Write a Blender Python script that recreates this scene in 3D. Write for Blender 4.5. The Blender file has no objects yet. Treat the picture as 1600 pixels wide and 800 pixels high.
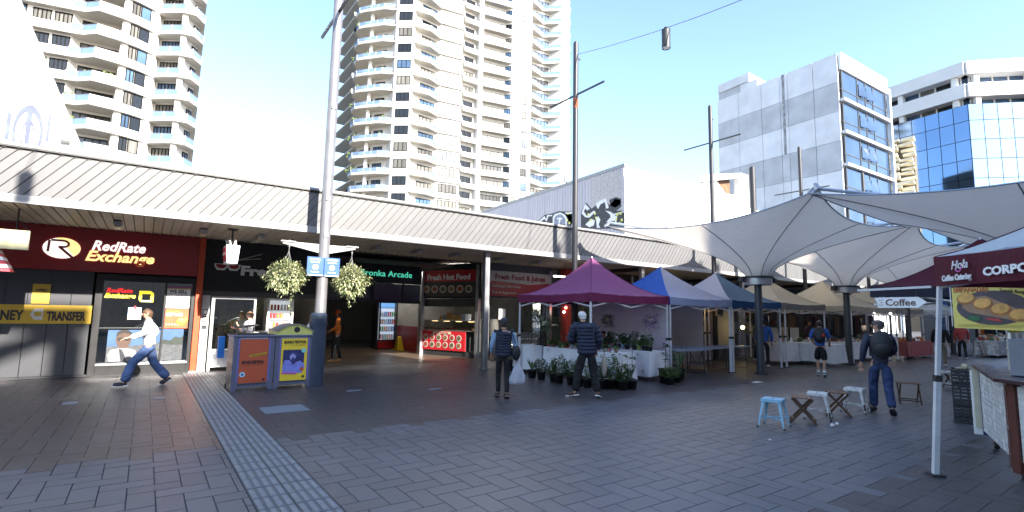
import bpy, bmesh, math, random
from mathutils import Vector, Matrix
random.seed(7)
R = math.radians
sc = bpy.context.scene
COL = sc.collection

# ------------------------------------------------------------------ camera, sky, sun, exposure
cam_d = bpy.data.cameras.new('camera'); cam = bpy.data.objects.new('camera', cam_d); COL.objects.link(cam)
cam_d.lens = 18.0; cam_d.sensor_width = 36.0; cam_d.clip_start = .05; cam_d.clip_end = 3000
YAW, PITCH, ROLL = R(35.4), math.atan(89 / 800), R(1.09)
f0 = Vector((math.sin(YAW), math.cos(YAW), 0)); r0 = Vector((math.cos(YAW), -math.sin(YAW), 0)); z0 = Vector((0, 0, 1))
fw = f0 * math.cos(PITCH) + z0 * math.sin(PITCH); u0 = z0 * math.cos(PITCH) - f0 * math.sin(PITCH)
rt = r0 * math.cos(ROLL) + u0 * math.sin(ROLL); up = u0 * math.cos(ROLL) - r0 * math.sin(ROLL)
cam.matrix_world = Matrix(((rt.x, up.x, -fw.x, 0), (rt.y, up.y, -fw.y, 0), (rt.z, up.z, -fw.z, 1.7), (0, 0, 0, 1)))
sc.camera = cam

SUN_EL = math.atan2(.50, 1.0); SUN_AZ = R(180 - 7)          # sun stands behind the camera, a little to the right
w = bpy.data.worlds.new('World'); sc.world = w; w.use_nodes = True
nt = w.node_tree; nt.nodes.clear()
wo = nt.nodes.new('ShaderNodeOutputWorld'); bg = nt.nodes.new('ShaderNodeBackground'); sky = nt.nodes.new('ShaderNodeTexSky')
sky.sky_type = 'NISHITA'; sky.sun_disc = False; sky.sun_elevation = SUN_EL; sky.sun_rotation = SUN_AZ
sky.air_density = 1.0; sky.dust_density = 1.0; sky.ozone_density = 2.2
bg.inputs[1].default_value = .15
nt.links.new(sky.outputs[0], bg.inputs[0]); nt.links.new(bg.outputs[0], wo.inputs[0])
sl = bpy.data.lights.new('sun', 'SUN'); sun = bpy.data.objects.new('sun', sl); COL.objects.link(sun)
sl.energy = 5.0; sl.angle = R(.6); sl.color = (1, .93, .82)
sdir = Vector((math.sin(SUN_AZ) * math.cos(SUN_EL), math.cos(SUN_AZ) * math.cos(SUN_EL), math.sin(SUN_EL)))
sun.rotation_euler = sdir.to_track_quat('Z', 'Y').to_euler()
sc.view_settings.view_transform = 'Standard'; sc.view_settings.look = 'None'
sc.view_settings.exposure = 1.85; sc.view_settings.gamma = 1.0

# ------------------------------------------------------------------ materials
MATS = {}
def mat(name, col, rough=.6, metal=0, var=.12, scale=6, bump=0, bscale=60, emit=0, spec=.5, trans=0, rnd=0, attr=None,
        streak=0, alpha=1, coat=0, stain=0):
    """procedural principled material: base colour broken up by noise, optional relief and per-object tone"""
    if name in MATS: return MATS[name]
    m = bpy.data.materials.new(name); m.use_nodes = True; n = m.node_tree.nodes; l = m.node_tree.links
    b = n['Principled BSDF']; b.inputs['Roughness'].default_value = rough; b.inputs['Metallic'].default_value = metal
    b.inputs['Specular IOR Level'].default_value = spec
    c = (*col, 1); b.inputs['Base Color'].default_value = c
    tc = n.new('ShaderNodeTexCoord')
    if var:
        no = n.new('ShaderNodeTexNoise'); no.inputs['Scale'].default_value = scale; no.inputs['Detail'].default_value = 6
        mp = n.new('ShaderNodeMapping'); l.new(tc.outputs['Object'], mp.inputs[0]); l.new(mp.outputs[0], no.inputs[0])
        if streak: mp.inputs['Scale'].default_value = (1, 1, streak)
        hs = n.new('ShaderNodeHueSaturation'); hs.inputs['Color'].default_value = c
        mr = n.new('ShaderNodeMapRange'); mr.inputs[1].default_value = .25; mr.inputs[2].default_value = .75
        mr.inputs[3].default_value = 1 - var; mr.inputs[4].default_value = 1 + var
        l.new(no.outputs[0], mr.inputs[0])
        last = mr.outputs[0]
        if rnd or attr:
            if attr:
                oi = n.new('ShaderNodeAttribute'); oi.attribute_name = attr; src = oi.outputs['Fac']
            else:
                oi = n.new('ShaderNodeObjectInfo'); src = oi.outputs['Random']
            m2 = n.new('ShaderNodeMapRange'); m2.inputs[3].default_value = 1 - (rnd or .2); m2.inputs[4].default_value = 1 + (rnd or .2)
            l.new(src, m2.inputs[0]); mu = n.new('ShaderNodeMath'); mu.operation = 'MULTIPLY'
            l.new(last, mu.inputs[0]); l.new(m2.outputs[0], mu.inputs[1]); last = mu.outputs[0]
        if stain:       # broad worn patches and small dark gum spots, tied to the place
            ge = n.new('ShaderNodeNewGeometry'); n1 = n.new('ShaderNodeTexNoise'); n1.inputs['Scale'].default_value = .55; n1.inputs['Detail'].default_value = 7
            l.new(ge.outputs['Position'], n1.inputs[0]); a1 = n.new('ShaderNodeMapRange'); a1.inputs[1].default_value = .3; a1.inputs[2].default_value = .7; a1.inputs[3].default_value = 1 - stain; a1.inputs[4].default_value = 1 + stain
            l.new(n1.outputs[0], a1.inputs[0]); m3 = n.new('ShaderNodeMath'); m3.operation = 'MULTIPLY'; l.new(last, m3.inputs[0]); l.new(a1.outputs[0], m3.inputs[1])
            vo_ = n.new('ShaderNodeTexVoronoi'); vo_.inputs['Scale'].default_value = 2.6; l.new(ge.outputs['Position'], vo_.inputs[0]); a2 = n.new('ShaderNodeMapRange'); a2.inputs[1].default_value = .035; a2.inputs[2].default_value = .06; a2.inputs[3].default_value = .62; a2.inputs[4].default_value = 1
            l.new(vo_.outputs['Distance'], a2.inputs[0]); m4 = n.new('ShaderNodeMath'); m4.operation = 'MULTIPLY'; l.new(m3.outputs[0], m4.inputs[0]); l.new(a2.outputs[0], m4.inputs[1]); last = m4.outputs[0]
        l.new(last, hs.inputs['Value']); l.new(hs.outputs[0], b.inputs['Base Color'])
        r2 = n.new('ShaderNodeMapRange'); r2.inputs[3].default_value = max(0, rough - .08); r2.inputs[4].default_value = min(1, rough + .1)
        l.new(no.outputs[0], r2.inputs[0]); l.new(r2.outputs[0], b.inputs['Roughness'])
    if bump:
        nb = n.new('ShaderNodeTexNoise'); nb.inputs['Scale'].default_value = bscale; nb.inputs['Detail'].default_value = 4
        l.new(tc.outputs['Object'], nb.inputs[0]); bp = n.new('ShaderNodeBump'); bp.inputs['Strength'].default_value = bump
        bp.inputs['Distance'].default_value = .02 if bscale > 8 else .08; l.new(nb.outputs[0], bp.inputs['Height']); l.new(bp.outputs[0], b.inputs['Normal'])
    if emit: b.inputs['Emission Color'].default_value = c; b.inputs['Emission Strength'].default_value = emit
    if trans: b.inputs['Transmission Weight'].default_value = trans
    if coat: b.inputs['Coat Weight'].default_value = coat
    if alpha < 1: b.inputs['Alpha'].default_value = alpha
    MATS[name] = m; return m

def cloth(name, col, through=.35, var=.08):
    """thin woven sheet: diffuse with light passing through"""
    if name in MATS: return MATS[name]
    m = mat(name, col, .75, var=var, scale=3, bump=.5, bscale=3.5, spec=.25)
    n = m.node_tree.nodes; l = m.node_tree.links; b = n['Principled BSDF']; out = n['Material Output']
    t = n.new('ShaderNodeBsdfTranslucent'); mx = n.new('ShaderNodeMixShader'); mx.inputs[0].default_value = through
    t.inputs[0].default_value = (*col, 1)
    l.new(b.outputs[0], mx.inputs[1]); l.new(t.outputs[0], mx.inputs[2]); l.new(mx.outputs[0], out.inputs[0]); return m

def glass(name, col=(.75, .85, .9), rough=.02, see=.55):
    """flat window glass: part clear, part mirror"""
    if name in MATS: return MATS[name]
    m = bpy.data.materials.new(name); m.use_nodes = True; n = m.node_tree.nodes; l = m.node_tree.links; n.clear()
    o = n.new('ShaderNodeOutputMaterial'); g = n.new('ShaderNodeBsdfGlossy'); t = n.new('ShaderNodeBsdfTransparent'); x = n.new('ShaderNodeMixShader')
    g.inputs[0].default_value = (*col, 1); g.inputs[1].default_value = rough; t.inputs[0].default_value = (*col, 1)
    fr = n.new('ShaderNodeFresnel'); fr.inputs[0].default_value = 1.5; ad = n.new('ShaderNodeMath'); ad.operation = 'ADD'; ad.use_clamp = True
    ad.inputs[1].default_value = 1 - see; l.new(fr.outputs[0], ad.inputs[0]); l.new(ad.outputs[0], x.inputs[0])
    l.new(t.outputs[0], x.inputs[1]); l.new(g.outputs[0], x.inputs[2]); l.new(x.outputs[0], o.inputs[0]); MATS[name] = m; return m

# ------------------------------------------------------------------ mesh building
class MB:
    def __init__(s): s.v = []; s.f = []; s.m = []; s.sm = []
    def add(s, vs, fs, mi=0, sm=False):
        k = len(s.v); s.v += [tuple(v) for v in vs]; s.f += [tuple(i + k for i in f) for f in fs]
        s.m += [mi] * len(fs); s.sm += [sm] * len(fs); return s
    def box(s, a, b, mi=0):
        x0, x1 = sorted((a[0], b[0])); y0, y1 = sorted((a[1], b[1])); z0_, z1 = sorted((a[2], b[2]))
        return s.add([(x0, y0, z0_), (x1, y0, z0_), (x1, y1, z0_), (x0, y1, z0_), (x0, y0, z1), (x1, y0, z1), (x1, y1, z1), (x0, y1, z1)],
                     [(0, 3, 2, 1), (4, 5, 6, 7), (0, 1, 5, 4), (1, 2, 6, 5), (2, 3, 7, 6), (3, 0, 4, 7)], mi)
    def bar(s, p, q, wx, wz, mi=0, upv=(0, 0, 1)):
        """rectangular bar from p to q"""
        p = Vector(p); q = Vector(q); d = (q - p).normalized(); u = Vector(upv)
        if abs(d.dot(u)) > .98: u = Vector((0, 1, 0))
        a = d.cross(u).normalized() * wx / 2; b = a.cross(d).normalized() * wz / 2
        return s.add([p - a - b, p + a - b, p + a + b, p - a + b, q - a - b, q + a - b, q + a + b, q - a + b],
                     [(0, 3, 2, 1), (4, 5, 6, 7), (0, 1, 5, 4), (1, 2, 6, 5), (2, 3, 7, 6), (3, 0, 4, 7)], mi)
    def tube(s, p, q, r1, r2=None, n=10, mi=0, cap=True):
        p = Vector(p); q = Vector(q); r2 = r1 if r2 is None else r2; d = (q - p).normalized()
        u = Vector((0, 0, 1)) if abs(d.z) < .95 else Vector((1, 0, 0)); a = d.cross(u).normalized(); b = d.cross(a)
        vs = []; 
        for c, r_ in ((p, r1), (q, r2)):
            for i in range(n):
                t = 2 * math.pi * i / n; vs.append(c + a * math.cos(t) * r_ + b * math.sin(t) * r_)
        s.add(vs, [(i, (i + 1) % n, n + (i + 1) % n, n + i) for i in range(n)], mi, True)
        if cap:
            s.add([vs[i] for i in range(n)], [tuple(range(n))], mi); s.add([vs[n + i] for i in range(n)], [tuple(reversed(range(n)))], mi)
        return s
    def path(s, pts, r, n=6, mi=0):
        for a, b in zip(pts, pts[1:]): s.tube(a, b, r, r, n, mi)
        return s
    def lathe(s, c, prof, n=16, mi=0):
        vs = []
        for r_, z in prof:
            for i in range(n):
                t = 2 * math.pi * i / n; vs.append((c[0] + r_ * math.cos(t), c[1] + r_ * math.sin(t), c[2] + z))
        fs = [(k * n + i, k * n + (i + 1) % n, (k + 1) * n + (i + 1) % n, (k + 1) * n + i) for k in range(len(prof) - 1) for i in range(n)]
        return s.add(vs, fs, mi, True)
    def ball(s, c, r_, n=10, m_=7, mi=0, sc_=(1, 1, 1), rot=None):
        prof = [(math.sin(math.pi * k / m_), -math.cos(math.pi * k / m_)) for k in range(m_ + 1)]
        vs = []
        for a, z in prof:
            for i in range(n):
                t = 2 * math.pi * i / n; p = Vector((a * math.cos(t) * sc_[0], a * math.sin(t) * sc_[1], z * sc_[2])) * r_
                if rot: p = rot @ p
                vs.append(p + Vector(c))
        return s.add(vs, [(k * n + i, k * n + (i + 1) % n, (k + 1) * n + (i + 1) % n, (k + 1) * n + i) for k in range(m_) for i in range(n)], mi, True)
    def prism(s, pts, d, mi=0):
        """polygon (3-D points, one plane) pushed along d"""
        n = len(pts); d = Vector(d); a = [Vector(p) for p in pts]
        return s.add(a + [p + d for p in a], [tuple(reversed(range(n))), tuple(range(n, 2 * n))] + [(i, (i + 1) % n, n + (i + 1) % n, n + i) for i in range(n)], mi)
    def quad(s, a, b, c, d, mi=0): return s.add([a, b, c, d], [(0, 1, 2, 3)], mi)
    def grid(s, fn, nu, nv, mi=0, sm=True):
        vs = [fn(i / nu, j / nv) for j in range(nv + 1) for i in range(nu + 1)]
        return s.add(vs, [(j * (nu + 1) + i, j * (nu + 1) + i + 1, (j + 1) * (nu + 1) + i + 1, (j + 1) * (nu + 1) + i) for j in range(nv) for i in range(nu)], mi, sm)
    def mesh(s, name, mats, off=None):
        me = bpy.data.meshes.new(name); vs = s.v if off is None else [(a - off[0], b - off[1], c - off[2]) for a, b, c in s.v]
        me.from_pydata(vs, [], s.f)
        for m in (mats if isinstance(mats, (list, tuple)) else [mats]): me.materials.append(m)
        me.polygons.foreach_set('material_index', s.m); me.polygons.foreach_set('use_smooth', s.sm); me.update(); return me
    def build(s, name, mats, parent=None, local=False, bevel=0):
        """one mesh object; coordinates are the world's unless local is set"""
        off = wloc(parent) if parent and not local else None
        o = bpy.data.objects.new(name, s.mesh(name, mats, off)); COL.objects.link(o)
        if parent: o.parent = parent
        if bevel:
            b = o.modifiers.new('edge', 'BEVEL'); b.width = bevel; b.segments = 2; b.limit_method = 'ANGLE'
        return o
def wloc(o):
    v = Vector((0, 0, 0))
    while o: v += o.location; o = o.parent
    return v
def thing(name, label, cat, loc=(0, 0, 0), rz=0, group=None):
    o = bpy.data.objects.new(name, None); COL.objects.link(o); o.location = loc; o.rotation_euler = (0, 0, rz); o.empty_display_size = .2
    o['label'] = label; o['category'] = cat
    if group: o['group'] = group
    return o
def tag(o, label, cat, group=None):
    o['label'] = label; o['category'] = cat
    if group: o['group'] = group
    return o
def struct(o): o['kind'] = 'structure'; return o
def stuff(o): o['kind'] = 'stuff'; return o
def inst(name, me, parent, loc=(0, 0, 0), rz=0):
    o = bpy.data.objects.new(name, me); COL.objects.link(o); o.parent = parent; o.location = loc; o.rotation_euler = (0, 0, rz); return o
def copy_tree(o, parent=None):
    c = o.copy(); COL.objects.link(c); c.parent = parent
    for ch in list(o.children): copy_tree(ch, c)
    return c
def again(root, loc, rz=None, label=None, scale=None):
    c = copy_tree(root); c.location = loc
    if rz is not None: c.rotation_euler = (0, 0, rz)
    if scale: c.scale = scale
    if label: c['label'] = label
    return c
TXT = {}
def text(s, size, m, parent, p, right=(1, 0, 0), upv=(0, 0, 1), depth=.004, bold=0, shear=0, width=None, name='lettering', align='LEFT', local=False, space=1):
    """words standing at p, reading along `right`; made into a mesh"""
    c = bpy.data.curves.new('t', 'FONT'); c.body = s; c.size = size; c.extrude = depth; c.offset = bold; c.shear = shear
    c.align_x = align; c.align_y = 'BOTTOM_BASELINE'; c.resolution_u = 2; c.space_character = space
    o = bpy.data.objects.new('t', c); COL.objects.link(o); dg = bpy.context.evaluated_depsgraph_get()
    me = bpy.data.meshes.new_from_object(o.evaluated_get(dg)); bpy.data.objects.remove(o)
    r_ = Vector(right).normalized(); u_ = Vector(upv).normalized(); n_ = r_.cross(u_)
    xs = [v.co.x for v in me.vertices] or [0]; k = 1
    if width: k = width / max(1e-6, max(xs) - min(xs))
    M = Matrix(((r_.x * k, u_.x, n_.x, p[0]), (r_.y * k, u_.y, n_.y, p[1]), (r_.z * k, u_.z, n_.z, p[2]), (0, 0, 0, 1)))
    me.transform(M)
    if parent and not local: me.transform(Matrix.Translation(-wloc(parent)))
    me.materials.clear(); me.materials.append(m)
    ob = bpy.data.objects.new(name, me); COL.objects.link(ob); ob.parent = parent; return ob
def disc(c, r_, n=20, ax=(1, 0, 0), up_=(0, 0, 1), ry=None, d=.004, mi=0, mb=None):
    mb = mb or MB(); a = Vector(ax); b = Vector(up_); nn = a.cross(b).normalized(); ry = ry or r_
    pts = [Vector(c) + a * r_ * math.cos(2 * math.pi * i / n) + b * ry * math.sin(2 * math.pi * i / n) for i in range(n)]
    mb.prism(pts, nn * d, mi); return mb
# ------------------------------------------------------------------ ground: sheet, herringbone pavers, tactile strip
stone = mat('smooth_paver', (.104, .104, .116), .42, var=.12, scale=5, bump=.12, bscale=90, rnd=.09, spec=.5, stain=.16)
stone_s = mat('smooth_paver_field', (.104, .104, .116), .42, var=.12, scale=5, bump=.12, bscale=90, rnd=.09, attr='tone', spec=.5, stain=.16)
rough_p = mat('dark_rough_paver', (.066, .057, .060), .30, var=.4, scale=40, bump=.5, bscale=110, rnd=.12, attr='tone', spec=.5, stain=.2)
joint = mat('joint_sand', (.075, .075, .08), .85, var=.3, scale=12, bump=.3)
tact = [mat('tactile_concrete', (.105, .11, .118), .6, var=.25, scale=9, bump=.25, rnd=.12), mat('tactile_rib', (.20, .205, .215), .55, var=.2, scale=12)]
ground = MB().add([(-900, -900, -.012), (900, -900, -.012), (900, 900, -.012), (-900, 900, -.012)], [(0, 1, 2, 3)]).build('ground', joint)
struct(ground)
struct(MB().add([(-400, -300, -.006), (400, -300, -.006), (400, -14, -.006), (-400, -14, -.006)], [(0, 1, 2, 3)]).build('road', mat('asphalt', (.05, .05, .052), .8, var=.2)))
A = .212; G = .0025
TX0, TX1 = .91, 1.52            # tactile strip across the mall
def paver_mesh(w_, h_, mb, x, y, jit=0, z=0, G=G):
    c = .003 if G > .002 else .0015; x0, x1, y0, y1 = x + G, x + w_ - G, y + G, y + h_ - G
    k = [random.uniform(-jit, jit) for _ in range(4)] if jit else [0] * 4
    mb.add([(x0, y0, z - .011), (x1, y0, z - .011), (x1, y1, z - .011), (x0, y1, z - .011),
            (x0 + c, y0 + c, z + k[0]), (x1 - c, y0 + c, z + k[1]), (x1 - c, y1 - c, z + k[2]), (x0 + c, y1 - c, z + k[3])],
           [(4, 5, 6, 7), (0, 1, 5, 4), (1, 2, 6, 5), (2, 3, 7, 6), (3, 0, 4, 7)])
bricks = []
def put(x, y, w_, h_):      # lay a paver, cut where it meets the tactile strip
    a0, a1 = TX0 - .004, TX1 + .004
    if x + w_ <= a0 or x >= a1: bricks.append((x, y, w_, h_)); return
    if x < a0 - .02: bricks.append((x, y, a0 - x, h_))
    if x + w_ > a1 + .02: bricks.append((a1, y, x + w_ - a1, h_))
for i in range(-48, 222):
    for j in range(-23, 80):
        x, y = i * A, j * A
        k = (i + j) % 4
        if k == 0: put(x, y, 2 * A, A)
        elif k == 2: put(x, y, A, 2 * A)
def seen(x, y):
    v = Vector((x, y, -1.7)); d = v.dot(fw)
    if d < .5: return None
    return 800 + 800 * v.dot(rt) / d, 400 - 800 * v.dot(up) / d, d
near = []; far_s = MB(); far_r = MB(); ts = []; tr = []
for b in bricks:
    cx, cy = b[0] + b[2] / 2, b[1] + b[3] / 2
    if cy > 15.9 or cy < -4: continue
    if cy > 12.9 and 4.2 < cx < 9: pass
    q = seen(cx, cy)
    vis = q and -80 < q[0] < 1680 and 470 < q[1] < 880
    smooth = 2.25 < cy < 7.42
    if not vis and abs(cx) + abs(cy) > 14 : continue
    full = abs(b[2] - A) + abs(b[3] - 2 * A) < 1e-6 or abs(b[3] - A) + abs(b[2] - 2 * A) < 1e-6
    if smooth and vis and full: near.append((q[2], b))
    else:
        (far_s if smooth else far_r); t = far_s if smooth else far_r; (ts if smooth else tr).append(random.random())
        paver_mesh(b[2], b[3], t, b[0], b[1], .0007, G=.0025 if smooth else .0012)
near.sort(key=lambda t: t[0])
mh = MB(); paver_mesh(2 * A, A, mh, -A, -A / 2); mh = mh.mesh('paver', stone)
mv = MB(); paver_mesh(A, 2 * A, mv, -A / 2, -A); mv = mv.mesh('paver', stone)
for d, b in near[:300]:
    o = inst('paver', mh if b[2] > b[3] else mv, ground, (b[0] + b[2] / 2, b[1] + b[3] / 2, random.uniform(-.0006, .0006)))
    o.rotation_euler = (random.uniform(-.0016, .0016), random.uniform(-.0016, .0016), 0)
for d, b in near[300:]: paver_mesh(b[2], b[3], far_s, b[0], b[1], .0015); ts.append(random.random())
for mb, ms, tn, nm in ((far_s, stone_s, ts, 'smooth_paving'), (far_r, rough_p, tr, 'rough_paving')):
    o = mb.build(nm, ms, ground); stuff(o); at = o.data.attributes.new('tone', 'FLOAT', 'FACE')
    at.data.foreach_set('value', [t for t in tn for _ in range(5)])
tt = MB(); T = .305
tt.box((-T / 2 + .003, -T / 2 + .003, -.011), (T / 2 - .003, T / 2 - .003, .002))
for k in range(4):
    x = -T / 2 + T * (k + .5) / 4
    tt.add([(x - .022, -.14, .002), (x + .022, -.14, .002), (x + .022, .14, .002), (x - .022, .14, .002),
            (x - .013, -.13, .008), (x + .013, -.13, .008), (x + .013, .13, .008), (x - .013, .13, .008)], [(4, 5, 6, 7), (0, 1, 5, 4), (1, 2, 6, 5), (2, 3, 7, 6), (3, 0, 4, 7)], 1)
tt = tt.mesh('tactile_tile', tact)
for i in range(2):
    for j in range(48):
        inst('tactile_tile', tt, ground, (TX0 + T / 2 + i * T, 1.4 + j * T, random.uniform(0, .002)))
# worn pale patches and small litter on the paving
patch = mat('pale_stone_inlay', (.17, .19, .22), .5, var=.15, scale=8)
inl = MB(); 
for x0, y0, x1, y1 in ((1.72, 9.2, 2.42, 9.85), (-1.02, 11.7, -.82, 12.0), (.27, 11.6, .44, 11.95), (5.2, 10.3, 5.5, 10.45), (3.6, 10.9, 3.9, 11.05)):
    inl.box((x0, y0, -.01), (x1, y1, .005))
inl.build('inlay', patch, ground)
# ------------------------------------------------------------------ long awning in front of the shops
panel_m = mat('white_roof_steel', (.125, .125, .13), .42, var=.12, scale=1.6, spec=.3, streak=.15, rnd=.05)
trim_m = mat('white_trim', (.26, .26, .26), .5, var=.08, scale=3)
dark_m = mat('dark_steel', (.03, .032, .036), .5, var=.2)
blk = mat('black_paint', (.012, .012, .014), .45, var=.2)
soff_m = mat('soffit_steel', (.62, .56, .44), .45, var=.12, scale=3, rnd=.06)
alu = mat('brushed_aluminium', (.52, .53, .55), .35, metal=.9, var=.12, scale=4)
grey_in = mat('grey_plaster', (.16, .16, .16), .8, var=.15)
YE = 12.87
awn = thing('awning', 'long white ribbed steel awning running over all the shopfronts', 'awning', (0, YE, 0))
pm = MB(); SL = .68
pm.prism([(.008, -.018, 0), (.176, -.018, 0), (.176 + SL, -.018, .86), (.008 + SL, -.018, .86)], (0, .016, 0))
pm.prism([(.176, -.022, 0), (.184, -.022, 0), (.184 + SL, -.022, .86), (.176 + SL, -.022, .86)], (0, .02, 0))
pm = pm.mesh('fascia_panel', panel_m)
for i in range(165): inst('fascia_panel', pm, awn, (-7.4 + i * .2, 0, 3.70))
fb = MB()
for i in range(120):
    x = -7.4 + (165 + i) * .2; fb.prism([(x + .006, YE - .018, 3.7), (x + .188, YE - .018, 3.7), (x + .188 + SL, YE - .018, 4.56), (x + .006 + SL, YE - .018, 4.56)], (0, .016, 0))
stuff(fb.build('far_fascia_panels', panel_m, awn))
MB().box((-8, YE, 3.6), (50, YE + .05, 4.6)).build('fascia_backing', dark_m, awn)
MB().box((-8, YE - .05, 3.54), (50, YE + .0, 3.698)).build('fascia_edge', trim_m, awn, bevel=.01)
MB().box((-8, YE - .07, 4.565), (50, YE + .0, 4.60)).build('shadow_gap', blk, awn)
MB().box((-8, YE - .045, 4.602), (50, YE + 3.4, 4.66)).build('capping', trim_m, awn)
dots = MB()
for i in range(165):
    x = -7.4 + i * .2 + SL; dots.box((x - .03, YE - .04, 4.54), (x + .03, YE - .027, 4.563))
stuff(dots.build('seam_ends', blk, awn))
sb = MB(); sb.box((.006, 0, 0), (.168, 3.24, .012)); sb.box((.14, 0, -.018), (.168, 3.24, 0)); sb = sb.mesh('soffit_board', soff_m)
for i in range(100): inst('soffit_board', sb, awn, (-7 + i * .18, .06, 3.56))
sb2 = MB()
for i in range(210): x = 11 + i * .18; sb2.box((x + .006, YE + .06, 3.56), (x + .17, YE + 3.3, 3.572))
stuff(sb2.build('far_soffit_boards', soff_m, awn))
MB().box((-8, YE + .06, 3.575), (50, 16.9, 3.6)).build('soffit_backing', dark_m, awn)
for x in (8.45, 15.6, 22.6, 29.6, 37):
    cm = MB().box((x - .08, 13.16, 0), (x + .08, 13.32, 3.56)); cm.box((x - .12, 13.12, 0), (x + .12, 13.36, .03)); cm.build('awning_column', alu, awn, bevel=.006)
    if x > 9: MB().box((x - .06, 13.2, 3.42), (x + .06, 16.5, 3.556)).build('beam', dark_m, awn)
# soffit lights
lamp_glow = mat('lit_tube', (1, .95, .8), .4, var=0, emit=6)
lens_m = mat('lamp_lens', (.75, .66, .42), .3, var=.05)
sl0 = thing('soffit_light', 'first boxed light fixed under the awning above the red sign', 'light', (-.63, 14.3, 3.44), group='boxed lights under the awning')
MB().box((-.08, -.28, 0), (.08, .28, .1)).build('housing', alu, sl0, local=True, bevel=.01)
MB().box((-.06, -.26, -.035), (.06, .26, 0)).build('lens', lens_m, sl0, local=True, bevel=.01)
for i, (x, l) in enumerate(((1.0, 'boxed light under the awning above the red doorpost'), (2.25, 'boxed light under the awning above the noodle sign'), (5.3, 'boxed light under the awning right of the big pole'),
                            (6.6, 'boxed light under the awning above the green arcade lettering'), (7.9, 'boxed light under the awning just left of the steel column'), (9.6, 'boxed light under the awning just right of the steel column'), (11.2, 'boxed light under the awning over the juice sign'))):
    again(sl0, (x, 14.3, 3.44), label=l)
# pitched roof space and building mass behind the awning
back_m = mat('pale_render', (.62, .61, .58), .8, var=.1, scale=1.5, bump=.1)
rb = thing('arcade_building', 'single storey shopping arcade block behind the white awning', 'building', (0, 17, 0))
MB().box((-9, 16.6, 3.62), (17.9, 40, 4.45)).build('upper_wall', back_m, rb)
MB().box((18, 16.62, 3.62), (50, 40, 4.45)).build('upper_wall', back_m, rb)
MB().box((-9, 17.4, 0), (1.2, 17.6, 3.6)).build('wall', blk, rb)
MB().box((4.25, 16.15, 0), (4.45, 30, 3.6)).build('wall', mat('arcade_wall', (.07, .065, .06), .5, var=.2), rb)
MB().box((4.4, 30, 0), (14, 30.2, 3.6)).build('wall', grey_in, rb)
tile_w = mat('white_wall_tile', (.5, .5, .5), .35, var=.1)
MB().box((9.3, 22.6, 0), (14, 22.8, 3.3)).build('wall', tile_w, rb)
MB().box((9.32, 19.2, 0), (9.42, 22.6, 1.05)).build('wall', mat('red_counter_panel', (.28, .015, .02), .4), rb)
MB().box((4.4, 16.9, 3.4), (9.3, 30, 3.46)).build('ceiling', mat('arcade_ceiling', (.10, .095, .09), .7), rb)
fl = MB(); n = 0
for i in range(24):
    for j in range(18):
        x = 4.5 + i * .4; y = 15.95 + j * .4; fl.box((x + .003, y + .003, -.011), (x + .397, y + .397, .004))
stuff(fl.build('arcade_floor_tiles', mat('arcade_floor', (.11, .08, .06), .3, var=.2, rnd=.1), ground))
# beam over the arcade entrance and green neon name
ar = thing('arcade_entrance', 'dark arcade entrance fascia with small green lettering', 'sign', (6.5, 18.2, 0))
MB().box((4.46, 18.2, 2.72), (8.66, 18.35, 3.4)).build('fascia', mat('dark_fascia', (.02, .022, .02), .4), ar)
MB().box((4.46, 18.22, 2.05), (8.62, 18.28, 2.7)).build('transom_glass', mat('smoked_glass', (.05, .055, .055), .08, var=.1, spec=.8), ar)
for x in (5.6, 6.75, 7.9): MB().box((x - .03, 18.17, 2.05), (x + .03, 18.2, 2.72)).build('mullion', dark_m, ar)
MB().box((4.46, 18.15, 1.98), (8.62, 18.3, 2.05)).build('rail', blk, ar)
neon = mat('green_neon', (.08, .62, .42), .4, var=0, emit=.3)
text('Bronka Arcade', .31, neon, ar, (6.22, 18.19, 2.96), bold=.002, width=2.0)
for i, (x, y, l_) in enumerate(((6.0, 21.0, 'near lit ceiling tube inside the arcade'), (8.2, 20.2, 'lit ceiling tube in the arcade near the hot food shop'), (9.6, 21.6, 'lit ceiling tube above the arcade fridge'), (10.6, 18.2, 'lit ceiling tube inside the hot food shop'), (11.8, 16.6, 'lit ceiling tube inside the juice shop'), (3.0, 17.3, 'lit ceiling tube inside the noodle shop'))):
    tag(MB().box((x - .6, y - .05, 3.28), (x + .6, y + .05, 3.33)).build('ceiling_tube', mat('dim_tube', (1, .93, .8), .4, var=0, emit=9)), l_, 'light')
MB().box((9.02, 18.9, 0), (9.16, 19.04, 3.3)).build('door_frame', alu, ar)

# ------------------------------------------------------------------ currency exchange shop
red = mat('burgundy_sign', (.32, .016, .024), .32, var=.1, scale=2, coat=.3)
wht_sign = mat('white_lit_letters', (.9, .87, .84), .4, var=0, emit=.35)
yel_sign = mat('cream_lit_letters', (.92, .76, .30), .4, var=0, emit=.35)
char = mat('charcoal_cladding', (.045, .047, .055), .6, var=.12, scale=3)
yel = mat('yellow_vinyl', (.48, .31, .03), .45, var=.06)
ink = mat('black_ink', (.02, .02, .025), .6, var=0)
white = mat('white_paint', (.8, .8, .8), .5, var=.05)
ex = thing('exchange_shop', 'currency exchange shop with burgundy sign and charcoal wall on the far left', 'shop', (-1.5, 16, 0))
MB().box((-6, 15.94, 2.50), (1.06, 16.1, 3.555)).build('sign_board', red, ex)
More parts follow.
